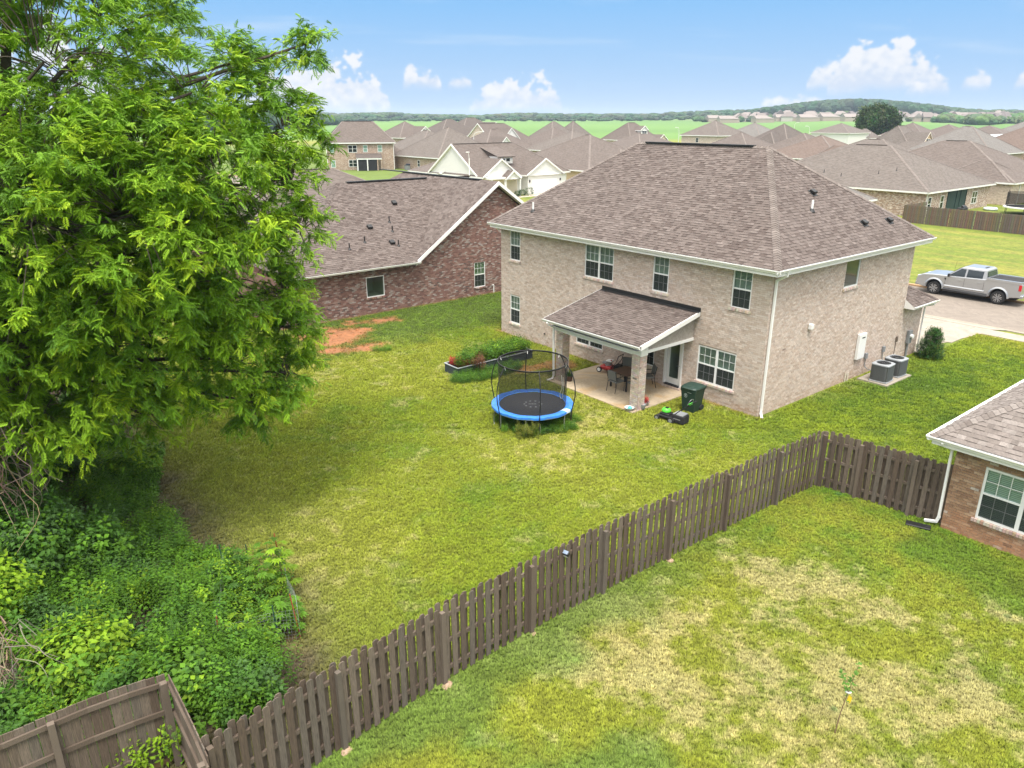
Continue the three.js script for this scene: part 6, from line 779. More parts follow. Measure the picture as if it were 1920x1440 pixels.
  for (const s of [-1, 1]) { part('rocker_shade_panel', col(0.09, 0.092, 0.098, 0.5), T, b => b.box(-1.36, 0.43, s * 0.985 - 0.012, 1.24, 0.55, s * 0.985 + 0.012)); part('body_crease', P0, T, b => { b.poly([[-1.3, 0.72, s * 0.985], [1.0, 0.72, s * 0.985], [1.0, 0.66, s * 1.015], [-1.3, 0.66, s * 1.015]]); b.poly([[-1.3, 0.66, s * 1.015], [1.0, 0.66, s * 1.015], [1.0, 0.6, s * 0.985], [-1.3, 0.6, s * 0.985]]); }); for (const cx of [fx, rx]) part('wheel_flare', P0, T, b => { for (let i = 0; i < 14; i++) { const a = i / 14 * Math.PI, c = (i + 1) / 14 * Math.PI, q = (r, t, z) => [cx + r * Math.cos(t), 0.46 + r * Math.sin(t) * 1.02, z]; b.quad(q(0.51, a, s * 1.03), q(0.51, c, s * 1.03), q(0.6, c, s * 0.985), q(0.6, a, s * 0.985)); b.quad(q(0.51, a, s * 0.97), q(0.51, c, s * 0.97), q(0.51, c, s * 1.03), q(0.51, a, s * 1.03)); } }); part('window_trim', M.black, T, b => b.box(-1.2, 1.305, s * 0.94 - 0.012, 0.95, 1.33, s * 0.94 + 0.012)); }  // rocker panels carry the shading of the lower body in their darker colour
  mesh('underbody', rbox(5.4, 0.24, 1.5, 0.05), M.blackMatte, T, [0, 0.48, 0]);
}

// ------------------------------------------------------------------ vegetation
const leafMat = (o = {}) => new THREE.MeshPhysicalMaterial({ color: 0xffffff, roughness: 0.55, transmission: 0.28, thickness: 0, ior: 1.4, side: THREE.DoubleSide, specularIntensity: 0.4, ...o });
const LEAF = leafMat(), LEAFV = leafMat({ vertexColors: true }), BARK = vcol(0.95, { map: rep(grainT, 2) });
// a lance-shaped leaflet from p along d, width w, bending down
function leaflet(b, p, d, up, l, w, c, droop = 0.25) { const D = V3(...d).normalize(), S = D.clone().cross(V3(...up)).normalize(), q = (t, s) => [p[0] + D.x * l * t + S.x * w * s, p[1] + D.y * l * t + S.y * w * s - droop * l * t * t, p[2] + D.z * l * t + S.z * w * s]; b.tri(q(0, 0), q(0.4, -0.5), q(1, 0), c); b.tri(q(0, 0), q(1, 0), q(0.4, 0.5), c); }
const pinnate = (() => { const b = new GB(), n = 5, Lr = 0.27; for (let i = 0; i < n; i++) { const t = 0.18 + 0.74 * i / (n - 1), p = [t * Lr, -0.1 * t * t, 0], k = 1 - 0.25 * Math.abs(t - 0.6); for (const s of [-1, 1]) leaflet(b, p, [0.55, -0.28, s * 0.9], [0, 1, 0.2 * s], 0.115 * k, 0.048, undefined, 0.25); } leaflet(b, [Lr, -0.1, 0], [1, -0.5, 0], [0, 1, 0], 0.13, 0.06, undefined, 0.25); return b.geo(); })();
const sprig = (n, h, ll, lw, seed, spread = 0.9) => { const b = new GB(), R = rng(seed); for (let i = 0; i < n; i++) { const t = 0.15 + 0.85 * i / n, a = i * 2.4 + R(), y = h * t, lean = 0.1 * R(); leaflet(b, [lean * Math.cos(a), y, lean * Math.sin(a)], [Math.cos(a) * spread, 0.55 - 0.3 * R(), Math.sin(a) * spread], [0, 1, 0.1], ll * (1.1 - 0.4 * t), lw, undefined, 0.45); } leaflet(b, [0, h, 0], [0.2, 1, 0.1], [1, 0, 0], ll * 0.7, lw * 0.7, undefined, 0.1); return b.geo(); };
const sprigA = sprig(11, 0.42, 0.16, 0.085, 3), sprigB = sprig(15, 0.55, 0.13, 0.045, 5), sprigC = sprig(9, 0.3, 0.17, 0.1, 8, 1.1);
function instances(name, geo, mat, list, parent) { // list of [x, y, z, quaternion, scale, colour]
  const m = new THREE.InstancedMesh(geo, mat, list.length), M4 = new THREE.Matrix4(), c = new THREE.Color(), S = V3(), P = V3(); list.forEach((e, i) => { P.set(e[0], e[1], e[2]); Array.isArray(e[4]) ? S.set(...e[4]) : S.setScalar(e[4]); m.setMatrixAt(i, M4.compose(P, e[3], S)); m.setColorAt(i, c.setRGB(...e[5])); });
  m.name = parent ? name : numbered(name); m.castShadow = m.receiveShadow = true; m.instanceMatrix.needsUpdate = true; (parent || scene).add(m); return m;
}
const E3 = new THREE.Euler(), qE = (x, y, z) => new THREE.Quaternion().setFromEuler(E3.set(x, y, z, 'YXZ'));
const qDir = (d, R) => { const D = d.clone().normalize(), up = V3(R() - 0.5, 1, R() - 0.5), Z = D.clone().cross(up).normalize(), Y = Z.clone().cross(D); return new THREE.Quaternion().setFromRotationMatrix(new THREE.Matrix4().makeBasis(D, Y, Z)); };

{ // the big pecan-like tree at the left edge
  const base = [-13.6, 0, -18.6], T = thing('broadleaf_tree', 'huge bright green broadleaf tree filling the upper left corner', 'tree', base), R = rng(2024);
  const lobes = [[-10.4, 11.8, -18, 2.9], [-9.9, 12.6, -20, 2.1], [-7.6, 11.2, -19, 1.5], [-6.3, 11.6, -21, 1.05], [-5.7, 10.3, -20, 0.95], [-6.8, 9.3, -18, 1.8], [-5.3, 8.1, -19, 0.62], [-8.5, 8.6, -17, 2.4], [-10.1, 8.8, -16, 2.4], [-7.1, 7, -18.5, 1.65], [-5.85, 5.35, -19.5, 0.6], [-7.3, 4.75, -18.5, 1.25], [-9, 5.4, -18, 1.95], [-11, 5.6, -17, 2.2], [-7.05, 3.35, -19, 0.55], [-9.6, 3.4, -18, 0.75], [-12.2, 4.2, -17, 1.4], [-12.3, 11.6, -23, 4.4], [-12.1, 6.5, -22, 3.8], [-5.0, 12.45, -20.5, 0.35], [-6.9, 12.0, -20.5, 0.6], [-15.2, 9, -17, 3.2], [-14, 14.5, -19, 3.2], [-16.5, 6.4, -20, 3], [-12, 15.6, -20.5, 2.6], [-17, 12, -21, 3.2], [-6.0, 6.4, -19.2, 0.7], [-5.6, 9.2, -19.5, 0.7], [-11.6, 8.6, -16.2, 2.3], [-9.2, 6.9, -17.4, 1.9], [-12.8, 6.2, -16.4, 1.9], [-8.5, 9.9, -18, 1.6], [-6.1, 4.2, -19, 0.6], [-11.2, 4.4, -17.6, 1.1]];
  const bk = [0.085, 0.066, 0.05], o = (x, y, z) => [x - base[0], y - base[1], z - base[2]];
  part('trunk', BARK, T, b => { b.taper([[0, -0.2, 0], [0.1, 1.2, 0.05], [-0.05, 2.8, 0.2], [0.25, 4.8, 0.1]], 0.46, 0.3, bk, 12); b.taper([[0.2, 4.5, 0.1], [0.5, 7.5, -0.6], [0.9, 10.5, -1.2], [1.6, 13.8, -1.4]], 0.29, 0.07, bk, 9); b.taper([[0.0, 3.6, 0.15], [-1.0, 6.5, -0.5], [-1.8, 9.5, -1.4]], 0.22, 0.07, bk, 8); });
  const leaves = [];
  lobes.forEach(([x, y, z, r], li) => {
    const c = V3(...o(x, y, z)), root = V3(0.25, clamp(c.y - 2.2, 3.2, 9.5), 0.0).lerp(V3(0.3, 4.6, 0.1), 0.25), mid = root.clone().lerp(c, 0.55).add(V3((R() - 0.5) * 0.8, 0.35 + R() * 0.5, (R() - 0.5) * 0.8));
    const br = part('limb', BARK, T, b => { b.taper([root.toArray(), root.clone().lerp(mid, 0.5).add(V3(0, 0.25, 0)).toArray(), mid.toArray(), c.toArray()], 0.06 + 0.035 * Math.sqrt(r), 0.03, bk, 7); });
    const tw = new GB(), nsub = Math.round((14 + 27 * r * r) * (y > 11 ? 0.68 : 1));
    for (let k = 0; k < nsub; k++) {
      const d = V3(R() * 2 - 1, R() * 1.8 - 0.75, R() * 2 - 1); if (d.lengthSq() < 0.02) continue; d.normalize(); const rr = r * (0.5 + 0.52 * Math.sqrt(R())), s = c.clone().addScaledVector(d, rr); s.y -= 0.12 * r * (1 - d.y);
      const sr = 0.24 + 0.26 * R(), nl = Math.round(24 + 28 * R() * (r < 0.9 ? 0.7 : 1)), hue = R();
      const m2 = c.clone().lerp(s, 0.55).add(V3((R() - 0.5) * 0.3, 0.15, (R() - 0.5) * 0.3)); if (k % 4 === 0 || r < 1) tw.taper([c.clone().lerp(s, 0.25).toArray(), m2.toArray(), s.toArray()], 0.018, 0.005, bk, 4);
      // sprays: leaves strung along short drooping shoots
      const shoots = 4 + Math.floor(R() * 3);
      for (let q = 0; q < shoots; q++) {
        const sd = d.clone().multiplyScalar(0.8).add(V3((R() - 0.5) * 1.5, R() * 0.7 - 0.35, (R() - 0.5) * 1.5)).normalize(), len = sr * (1.0 + 0.9 * R());
        for (let i = 0; i < nl / shoots; i++) {
          const t = (i + R()) / (nl / shoots), p = s.clone().addScaledVector(sd, len * t - sr * 0.3); p.y -= 0.22 * len * t * t;
          const ld = sd.clone().multiplyScalar(0.35).add(V3((R() - 0.5) * 1.9, -0.05 + (R() - 0.5) * 1.2, (R() - 0.5) * 1.9));
          const v = 0.75 + 0.6 * R(), g = hue * 0.75 + R() * 0.25, cc = g > 0.78 ? [0.30, 0.44, 0.018] : g > 0.42 ? [0.2, 0.35, 0.016] : g > 0.18 ? [0.14, 0.28, 0.016] : [0.095, 0.205, 0.018];
          leaves.push([p.x, p.y, p.z, qDir(ld, R), 0.42 + 0.32 * R(), cc.map(q2 => q2 * v)]);
        }
      }
    }
    if (tw.p.length) tag(tw.build('twigs', BARK, br), null, null, null, 'stuff');
  });
  tag(instances('crown', pinnate, LEAF, leaves, T), null, null, null, 'stuff');
  console.log('tree leaves', leaves.length);
}
// weed thicket along the back line
const weedC = (R, k = R()) => { const v = 0.62 + 0.7 * R(), c = k > 0.78 ? [0.2, 0.33, 0.018] : k > 0.45 ? [0.1, 0.22, 0.016] : k > 0.22 ? [0.065, 0.16, 0.02] : [0.075, 0.155, 0.04]; return c.map(q => q * v); };
const inThicket = (gx, gz) => gz > 18.9 + 0.9 * fbm(gx * 0.5, 2.2, 1, 3) + 0.55 * Math.sin(gx * 0.35 + 1) + 0.9 * sstep(-11, -8, gx) * sstep(-2.2, -4.5, gx) && gz < 28 && gx > -19 && gx < 3.2 && !(rightOfA(...(() => { const w = grid(gx, gz); return [w[0], w[2]]; })()));
{
  const R = rng(77), A = [], B = [], Cc = [], lf = [[-5.84, -10.17], [-9.2, -7.85]];
  const behind = (x, z) => (z - lf[0][1]) * (lf[1][0] - lf[0][0]) - (x - lf[0][0]) * (lf[1][1] - lf[0][1]) > -0.15;
  for (let i = 0; i < 52000; i++) {
    const gx = -18 + 21 * R(), gz = 18 + 9.5 * Math.pow(R(), 1.25), [x, , z] = grid(gx, gz); if (!inThicket(gx, gz) || z > -7 || !behind(x, z) && z > -10.4) continue; if (x > -5.8 && z > -10.1) continue;
    const deep = clamp((gz - 19) / 3.5), n = fbm(gx * 0.8, gz * 0.8, 4, 3), gap = fbm(gx * 1.15 + 30, gz * 1.15, 12, 3), tall = sstep(-2.6, -1.4, gx) * sstep(21.6, 20.6, gz) * 0.55, h = (0.1 + tall + 0.95 * deep * clamp(0.55 + 1.6 * n, 0.1, 1.5)) * (0.45 + 0.7 * R()), k = clamp(0.5 + 1.3 * fbm(gx * 0.6 + 5, gz * 0.6, 8, 3) + 0.35 * (R() - 0.5));
    if (gap < -0.06) continue; const q = qE((R() - 0.5) * 0.9, R() * 6.28, (R() - 0.5) * 0.9), e = [x, h * R() * 0.9, z, q, 0.4 + 0.5 * R() + 0.25 * deep, weedC(R, k)], t = fbm(gx * 0.9, gz * 0.9 + 3, 2, 2) + 0.4 * (R() - 0.5);
    (t > 0.02 ? B : t > -0.22 ? A : Cc).push(e);
  }
  for (const [n, g, l, label] of [['weed_thicket', sprigA, A, 'rank broadleaf weeds along the left edge of the lawn'], ['weed_thicket', sprigB, B, 'feathery green weeds mixed along the left edge of the lawn'], ['weed_thicket', sprigC, Cc, 'large-leaved creeping weeds along the left edge of the lawn']]) tag(instances(n, g, LEAF, l), label, 'weeds', null, 'stuff');
  { const st = sprig(34, 1.0, 0.13, 0.022, 21, 0.8), sl = []; for (let i = 0; i < 2600; i++) { const gx = -13 + 15.5 * R(), gz = 19.1 + 5.5 * R(), [x, , z] = grid(gx, gz); if (!inThicket(gx, gz) || z > -10.6 || fbm(gx * 0.7, gz * 0.7 + 9, 3, 3) < 0.02) continue; sl.push([x, 0, z, qE((R() - 0.5) * 0.3, R() * 6.28, (R() - 0.5) * 0.3), 0.55 + 0.7 * R(), weedC(R, 0.2 + 0.55 * R())]); } tag(instances('weed_thicket', st, LEAF, sl), 'upright feathery stalks rising from the weeds at the left', 'weeds', null, 'stuff'); }
  // understorey shrubs climbing at the left edge, in front of the trunk
  const shrub = (label, gx, gz, r, h, n, k, name = 'leafy_shrub') => { const w = grid(gx, gz), S = thing(name, label, 'shrub', w, R() * 6), list = []; part('stem', BARK, S, b => { for (let i = 0; i < 5; i++) { const a = i * 1.26 + R(), d = r * 0.6; b.taper([[0, 0, 0], [d * 0.4 * Math.cos(a), h * 0.5, d * 0.4 * Math.sin(a)], [d * Math.cos(a), h * 0.9, d * Math.sin(a)]], 0.03, 0.008, [0.09, 0.07, 0.05], 5); } }); S.children[0].userData.kind = 'stuff'; for (let i = 0; i < n; i++) { const d = V3(R() * 2 - 1, R() * 2 - 1, R() * 2 - 1).normalize().multiplyScalar(0.45 + 0.55 * Math.sqrt(R())), bump = 1 + 0.45 * fbm(d.x * 2 + gx, d.y * 2, d.z * 2 + gz, 3); list.push([d.x * r * bump, Math.max(0.05, h * 0.5 + d.y * h * 0.52 * bump), d.z * r * bump, qDir(V3(d.x, 0.6 + 0.4 * R(), d.z), R).multiply(qE(0, 0, -1.2)), 0.7 + 0.6 * R(), weedC(R, clamp(k + 0.5 * (R() - 0.5)))]); } tag(instances('foliage', sprigA, LEAF, list, S), null, null, null, 'stuff'); };
  shrub('dark green shrub under the big tree near the trunk', -10.6, 22.6, 1.9, 3.0, 900, 0.3); shrub('tall dark vine-covered shrub at the left edge under the tree', -7.2, 24.3, 1.8, 4.2, 1100, 0.25); shrub('rounded dark shrub left of the lawn edge', -5.0, 22.9, 1.2, 1.9, 600, 0.3); shrub('bright lime shrub at the left edge below the brambles', -3.3, 24.0, 0.95, 1.5, 460, 0.85); shrub('deep green leafy shrub left of the wire enclosure', -4.6, 21.6, 0.7, 1.1, 320, 0.4); shrub('yellow green low shrub behind the arched board fence', -0.4, 22.6, 0.8, 0.9, 320, 0.8); shrub('leafy green shrub right behind the corner of the board fence', 1.35, 21.2, 0.6, 0.85, 260, 0.55); shrub('mid green shrub at the far end of the thicket by the lawn', -13.0, 20.6, 1.3, 1.3, 480, 0.6); shrub('pale green low shrub on the lawn edge under the drooping branch', -9.6, 19.4, 0.8, 0.7, 300, 0.75);
  // tall feathery weeds
  const stalk = (label, gx, gz, h, k) => { const S = thing('feathery_weed', label, 'weed', grid(gx, gz), R() * 6, 'tall feathery weeds by the wire enclosure'), lean = (R() - 0.5) * 0.25; part('stem', BARK, S, b => b.taper([[0, 0, 0], [lean * 0.3, h * 0.5, 0.02], [lean, h, 0]], 0.012, 0.004, [0.09, 0.14, 0.03], 5)); part('leaves', LEAFV, S, b => { for (let i = 0; i < 70; i++) { const t = 0.12 + 0.88 * i / 70, a = i * 2.4; leaflet(b, [lean * t * t, h * t, 0], [Math.cos(a), 0.55, Math.sin(a)], [0, 1, 0.1], 0.15 * (1.15 - 0.75 * t), 0.02, weedC(R, k), 0.5); } }); S.children[1].userData.kind = 'stuff'; };
  const near = ['by the near mesh corner', 'against the left mesh', 'among the broad leaves', 'close to the picket fence end', 'by the green stake', 'in the shade of a shrub', 'with a bent tip', 'with a bushy top', 'thinnest of the group', 'growing on the bare clay', 'on the fence side of the enclosure', 'half hidden by broad leaves', 'nearest the board fence corner', 'second nearest the board fence corner', 'beside the red stake', 'left of the wire enclosure', 'just outside the wire enclosure', 'behind the stake nearest us', 'in the middle of the thicket', 'at the back of the wire enclosure', 'on the lawn side of the thicket', 'leaning over the bare soil', 'tallest of the group', 'short one in the group', 'paler than its neighbours', 'between two dark shrubs'];
  near.forEach((t, i) => { const gx = -1.8 + 3.4 * R(), gz = 19.6 + 1.6 * R(); stalk('tall feathery green weed ' + t, gx, gz, 0.75 + 0.65 * R(), 0.3 + 0.5 * R()); });
}
// wire enclosure with palmate vegetable plants
{
  const R = rng(404), c = [[-4.57, -13.39], [-5.55, -15.5], [-6.95, -15.5], [-6.1, -12.85]], Cg = thing('wire_garden_enclosure', 'low wire mesh vegetable enclosure with rusty and green stakes on the lawn edge', 'enclosure', [-5.6, 0, -14.2]), o = p => [p[0] + 5.6, p[1] + 14.2], wire = new THREE.MeshStandardMaterial({ color: 0xa9b0ae, metalness: 0.5, roughness: 0.5 });
  for (let i = 0; i < 4; i++) { const a = o(c[i]), b2 = o(c[(i + 1) % 4]); part('wire_mesh', wire, Cg, b => { const L = Math.hypot(b2[0] - a[0], b2[1] - a[1]), n = Math.round(L / 0.075), P = (t, y) => [mix(a[0], b2[0], t) + 0.03 * Math.sin(t * 9 + i), y + 0.05 * Math.sin(t * 7 + i), mix(a[1], b2[1], t) + 0.03 * Math.cos(t * 8)]; const seg = (p, q) => { const s = 0.0022; b.quad([p[0] - s, p[1], p[2]], [q[0] - s, q[1], q[2]], [q[0] + s, q[1], q[2]], [p[0] + s, p[1], p[2]]); b.quad([p[0], p[1] - s, p[2]], [q[0], q[1] - s, q[2]], [q[0], q[1] + s, q[2]], [p[0], p[1] + s, p[2]]); }; for (let k = 0; k <= n; k++) seg(P(k / n, 0.0), P(k / n, 0.78)); for (let y = 0; y <= 10; y++) for (let k = 0; k < 10; k++) seg(P(k / 10, y * 0.078), P((k + 1) / 10, y * 0.078)); }); Cg.children[i].userData.kind = 'stuff'; }
  const rust = col(0.3, 0.075, 0.025, 0.8), grn = col(0.015, 0.06, 0.04, 0.6);
  [[c[0], rust, 1.15, -0.14], [c[1], rust, 1.35, -0.1], [c[2], grn, 1.05, -0.05], [c[3], rust, 1.0, 0.02], [[-4.98, -13.2], grn, 1.0, -0.06], [[-6.4, -15.5], grn, 1.05, 0.04]].forEach(([p, m, h, l]) => { const q = o(p); part('stake', m, Cg, b => { b.bar([q[0], -0.1, q[1]], [q[0] + l, h, q[1]], 0.014, [1, 1, 1], 5); }); });
  part('board', fenceWood[2], Cg, b => b.box(-0.35, 0.02, 0.75, 0.4, 0.06, 0.86));
  const soil = new GB(); soil.poly(c.map(p => { const q = o(p); return [q[0], 0.02, q[1]]; })); soil.build('soil', col(0.085, 0.04, 0.022, 1, { map: grainT }), Cg);
  { const l = []; for (let i = 0; i < 620; i++) { const u = R(), v = R(), p = [0, 1].map(k => mix(mix(c[0][k], c[1][k], u), mix(c[3][k], c[2][k], u), v)); if (fbm(p[0] * 1.6, p[1] * 1.6, 7, 3) < -0.1) continue; l.push([p[0], R() * (0.3 + 0.55 * u), p[1], qE((R() - 0.5) * 0.9, R() * 6.28, (R() - 0.5) * 0.9), 0.5 + 0.45 * R(), weedC(R, 0.35 + 0.6 * R())]); } tag(instances('vegetable_leaves', sprigB, LEAF, l), 'dense leafy growth inside the wire enclosure', 'plants', null, 'stuff'); }
  const palm = (label, x, z, h, k) => { const S = thing('palmate_plant', label, 'plant', [x, 0, z], R() * 6, 'vegetable plants in the wire enclosure'); part('stem', BARK, S, b => b.taper([[0, 0, 0], [0.02, h * 0.5, 0.01], [0.0, h, 0]], 0.016, 0.007, [0.1, 0.13, 0.04], 6)); for (let i = 0; i < 20; i++) { const t = 0.2 + 0.8 * i / 19, a = i * 2.4, r = 0.3 * (1.25 - 0.75 * t), q = [r * Math.cos(a), h * t + 0.07, r * Math.sin(a)]; part('leaf', LEAFV, S, b => { const cc = weedC(R, k); for (let f = 0; f < 7; f++) { const an = a + (f - 3) * 0.55; leaflet(b, q, [Math.cos(an), 0.1, Math.sin(an)], [0, 1, 0], 0.2 - 0.02 * Math.abs(f - 3), 0.062, cc, 0.4); } b.quad([0, h * t, 0], [0.004, h * t, 0.004], [q[0] + 0.004, q[1], q[2] + 0.004], q, cc); }); } };
  [['tallest palmate plant at the lawn corner of the wire enclosure', -5.35, -14.85, 1.35, 0.8], ['palmate plant by the rusty back stake', -5.75, -15.2, 1.25, 0.7], ['palmate plant in the middle of the wire enclosure', -5.7, -14.4, 1.1, 0.5], ['low palmate plant near the front mesh of the enclosure', -5.1, -13.55, 0.75, 0.7], ['pale palmate plant by the front rusty stake', -5.75, -13.15, 0.7, 0.8], ['palmate plant at the back left of the wire enclosure', -6.5, -15.1, 1.05, 0.45], ['dark palmate plant at the left side of the enclosure', -6.4, -14.1, 0.9, 0.3], ['small palmate plant in the front corner of the enclosure', -4.95, -13.8, 0.7, 0.75]].forEach(a => palm(...a));
}
// dead bramble tangles
for (const [label, x, y, z, r, n] of [['grey tangle of dead vines hanging at the left edge', -12.2, 3.2, -15.8, 1.5, 90], ['brown dry bramble heap by the lower left edge', -9.6, 0.7, -11.6, 1.0, 70]]) { const R = rng(n), S = thing('dead_bramble', label, 'bramble', [x, 0, z]); part('canes', vcol(0.95), S, b => { for (let i = 0; i < n; i++) { const a = R() * 6.28, p = [(R() - 0.5) * r, y + (R() - 0.3) * r * 1.4, (R() - 0.5) * r], pts = [p]; let q = p; for (let k = 0; k < 3; k++) { q = [q[0] + (R() - 0.5) * r * 0.9, Math.max(0.02, q[1] - R() * r * 0.65), q[2] + (R() - 0.5) * r * 0.9]; pts.push(q); } b.taper(pts, 0.012, 0.005, [0.17 + 0.1 * R(), 0.13 + 0.07 * R(), 0.095 + 0.04 * R()], 4); } }); S.children[0].userData.kind = 'stuff'; }
// plants in and around the raised bed and under the trampoline
{
  const R = rng(505), list = [], gl = [], red = []; const [bx, bz] = [-11.33, 3.98];
  for (let i = 0; i < 760; i++) { const v = (R() - 0.5) * 4.1, u = (R() - 0.5) * 0.9, [x, , z] = grid(bx + u, bz + v); if (v > 1.55 && u < 0.15) continue; list.push([x, 0.32 + 0.25 * R(), z, qE((R() - 0.5) * 0.8, R() * 6, (R() - 0.5) * 0.8), 0.6 + 0.5 * R(), weedC(R, clamp(0.35 + 0.5 * R()))]); }
  for (let i = 0; i < 900; i++) { const a = R() * 6.28, e = Math.sqrt(R()), [x, , z] = grid(bx + 0.95 + Math.cos(a) * e * 0.75, bz + 0.9 + Math.sin(a) * e * 1.9); gl.push([x, 0, z, qE((R() - 0.5) * 0.5, R() * 6, (R() - 0.5) * 0.5), 0.3 + 0.45 * R(), weedC(R, 0.3 + 0.4 * R())]); }
  for (let i = 0; i < 2600; i++) { const a = R() * 6.28, e = 1.75 * Math.sqrt(R()), x = 0.95 + Math.cos(a) * e * 1.08, z = -25.5 + Math.sin(a) * e * 0.95, n = fbm(x * 1.5, z * 1.5, 2, 3); if (e > 1.3 + n) continue; gl.push([x, 0, z, qE((R() - 0.5) * 0.8, R() * 6, (R() - 0.5) * 0.8), 0.22 + 0.4 * R() * (e < 1.5 ? 1 : 0.6), weedC(R, clamp(0.25 + n + 0.3 * R()))]); }
  for (let i = 0; i < 240; i++) { const [x, , z] = grid(bx + (R() - 0.5) * 0.9, bz + 1.25 + R() * 0.7); red.push([x, 0.34 + 0.12 * R(), z, qE((R() - 0.5) * 0.6, R() * 6, (R() - 0.5) * 0.6), 0.4 + 0.3 * R(), [0.36 + 0.2 * R(), 0.05, 0.045]]); }
  tag(instances('vegetable_greens', sprigB, LEAF, list), 'leafy greens growing in the raised bed', 'plants', null, 'stuff'); tag(instances('tall_weeds', sprigB, LEAF, gl), 'unmown weeds under the trampoline and beside the raised bed', 'weeds', null, 'stuff'); tag(instances('red_foliage', sprigA, LEAF, red), 'red leaved plants at the near end of the raised bed', 'plants', null, 'stuff');
  for (const [label, x, z] of [['bronze bushy plant at the middle of the raised bed', bx + 0.2, bz + 0.75], ['bronze leafy plant beside the raised bed', bx + 0.9, bz + 1.25]]) { const w = grid(x, z, 0.2), S = thing('bronze_plant', label, 'plant', w, 1), l = []; for (let i = 0; i < 60; i++) l.push([(R() - 0.5) * 0.35, 0.1 + R() * 0.4, (R() - 0.5) * 0.35, qE((R() - 0.5), R() * 6, (R() - 0.5)), 0.4 + 0.3 * R(), [0.17 + 0.05 * R(), 0.085, 0.045]]); part('stem', BARK, S, b => b.bar([0, -0.2, 0], [0, 0.4, 0], 0.02, [0.1, 0.06, 0.04])); tag(instances('foliage', sprigB, LEAF, l, S), null, null, null, 'stuff'); }
  { const w = [0.55, 0, -24.2], S = thing('yellowing_weed', 'yellowing bushy weed at the near edge of the trampoline', 'weed', w), l = []; for (let i = 0; i < 110; i++) l.push([(R() - 0.5) * 0.75, R() * 0.4, (R() - 0.5) * 0.5, qE((R() - 0.5), R() * 6, (R() - 0.5)), 0.3 + 0.3 * R(), [0.13 + 0.08 * R(), 0.2, 0.03]]); part('stem', BARK, S, b => b.bar([0, 0, 0], [0, 0.4, 0], 0.012, [0.12, 0.12, 0.04])); tag(instances('foliage', sprigB, LEAF, l, S), null, null, null, 'stuff'); }
  { const w = [-6.35, 0, -34.6], S = thing('clover_clump', 'bright green weed clump alone on the lawn near the bare clay', 'weed', w), l = []; for (let i = 0; i < 130; i++) { const a = R() * 6.28, e = Math.sqrt(R()); l.push([Math.cos(a) * e * 0.55, 0.02, Math.sin(a) * e * 0.3, qE((R() - 0.5), R() * 6, (R() - 0.5)), 0.3 + 0.25 * R(), [0.13, 0.26, 0.02]]); } tag(instances('foliage', sprigB, LEAF, l, S), null, null, null, 'stuff'); }
  // pots on the patio
  const pot = (label, gx, gz, r, h, m, kind, y = 0.05) => { const P = thing('flower_pot', label, 'flower pot', grid(gx, gz, y)); mesh('pot', new THREE.LatheGeometry([[0.001, 0], [r * 0.72, 0], [r, h * 0.92], [r * 1.06, h * 0.92], [r * 1.06, h], [r * 0.94, h], [r * 0.9, h * 0.8], [0.001, h * 0.8]].map(p => new THREE.Vector2(...p)), 24), m, P); if (kind) { const l = []; for (let i = 0; i < 70; i++) { const a = R() * 6.28, e = Math.sqrt(R()); l.push([Math.cos(a) * e * r * 0.9, h * 0.8, Math.sin(a) * e * r * 0.9, qE((R() - 0.5), R() * 6, (R() - 0.5)), 0.3 + 0.2 * R(), kind === 'red' ? (i % 3 ? [0.5 + 0.1 * R(), 0.06, 0.06] : [0.08, 0.16, 0.03]) : [0.06, 0.12, 0.03]]); } tag(instances(kind === 'red' ? 'flowers' : 'foliage', sprigB, LEAF, l, P), null, null, null, 'stuff'); } };
  pot('grey pot of red flowers on the patio beside the near post', -3.42, 2.42, 0.17, 0.16, col(0.36, 0.37, 0.4, 0.7), 'red'); pot('small empty grey pot tucked behind the near post', -3.2, 2.78, 0.1, 0.2, col(0.3, 0.32, 0.34, 0.6), null); pot('brown pot beside the far patio post', -7.38, 2.75, 0.15, 0.26, col(0.07, 0.035, 0.025, 0.7), 'green', 0.03);
  const bw = thing('glass_bowl', 'small white and teal bowl on the slab corner at the near post', 'bowl', grid(-3.45, 3.28, 0.05)); mesh('dish', new THREE.LatheGeometry([[0.001, 0.02], [0.1, 0.03], [0.19, 0.12], [0.2, 0.12], [0.11, 0.0], [0.001, 0]].map(p => new THREE.Vector2(...p)), 24), col(0.6, 0.66, 0.68, 0.2), bw); mesh('teal_glass', new THREE.SphereGeometry(0.09, 16, 10), col(0.1, 0.38, 0.38, 0.15), bw, [0.02, 0.08, 0]);
  // evergreen shrub at the street corner of the tan house
  { const S = thing('evergreen_shrub', 'dark evergreen shrub at the street corner of the tan house', 'shrub', grid(0.82, -12.75)), l = []; for (let i = 0; i < 900; i++) { const t = R(), a = R() * 6.28, e = Math.sqrt(R()), rr = (0.62 - 0.42 * t * t) * (1 + 0.3 * fbm(Math.cos(a) * 2, t * 4, Math.sin(a) * 2, 2)); l.push([Math.cos(a) * e * rr, t * 1.3, Math.sin(a) * e * rr, qE((R() - 0.5), R() * 6, (R() - 0.5)), 0.34 + 0.22 * R(), [0.03 + 0.03 * R(), 0.085 + 0.06 * R(), 0.022]]); } for (let i = 0; i < 60; i++) l.push([0.52 + (R() - 0.5) * 0.12, 0.75 + R() * 0.5, -0.42 + (R() - 0.5) * 0.12, qE(0, R() * 6, 0), 0.22, [0.2, 0.1, 0.06]]); part('stem', BARK, S, b => b.taper([[0, 0, 0], [0, 0.6, 0], [0, 1.2, 0]], 0.04, 0.01, [0.07, 0.05, 0.04], 6)); tag(instances('foliage', sprigA, LEAF, l, S), null, null, null, 'stuff'); }
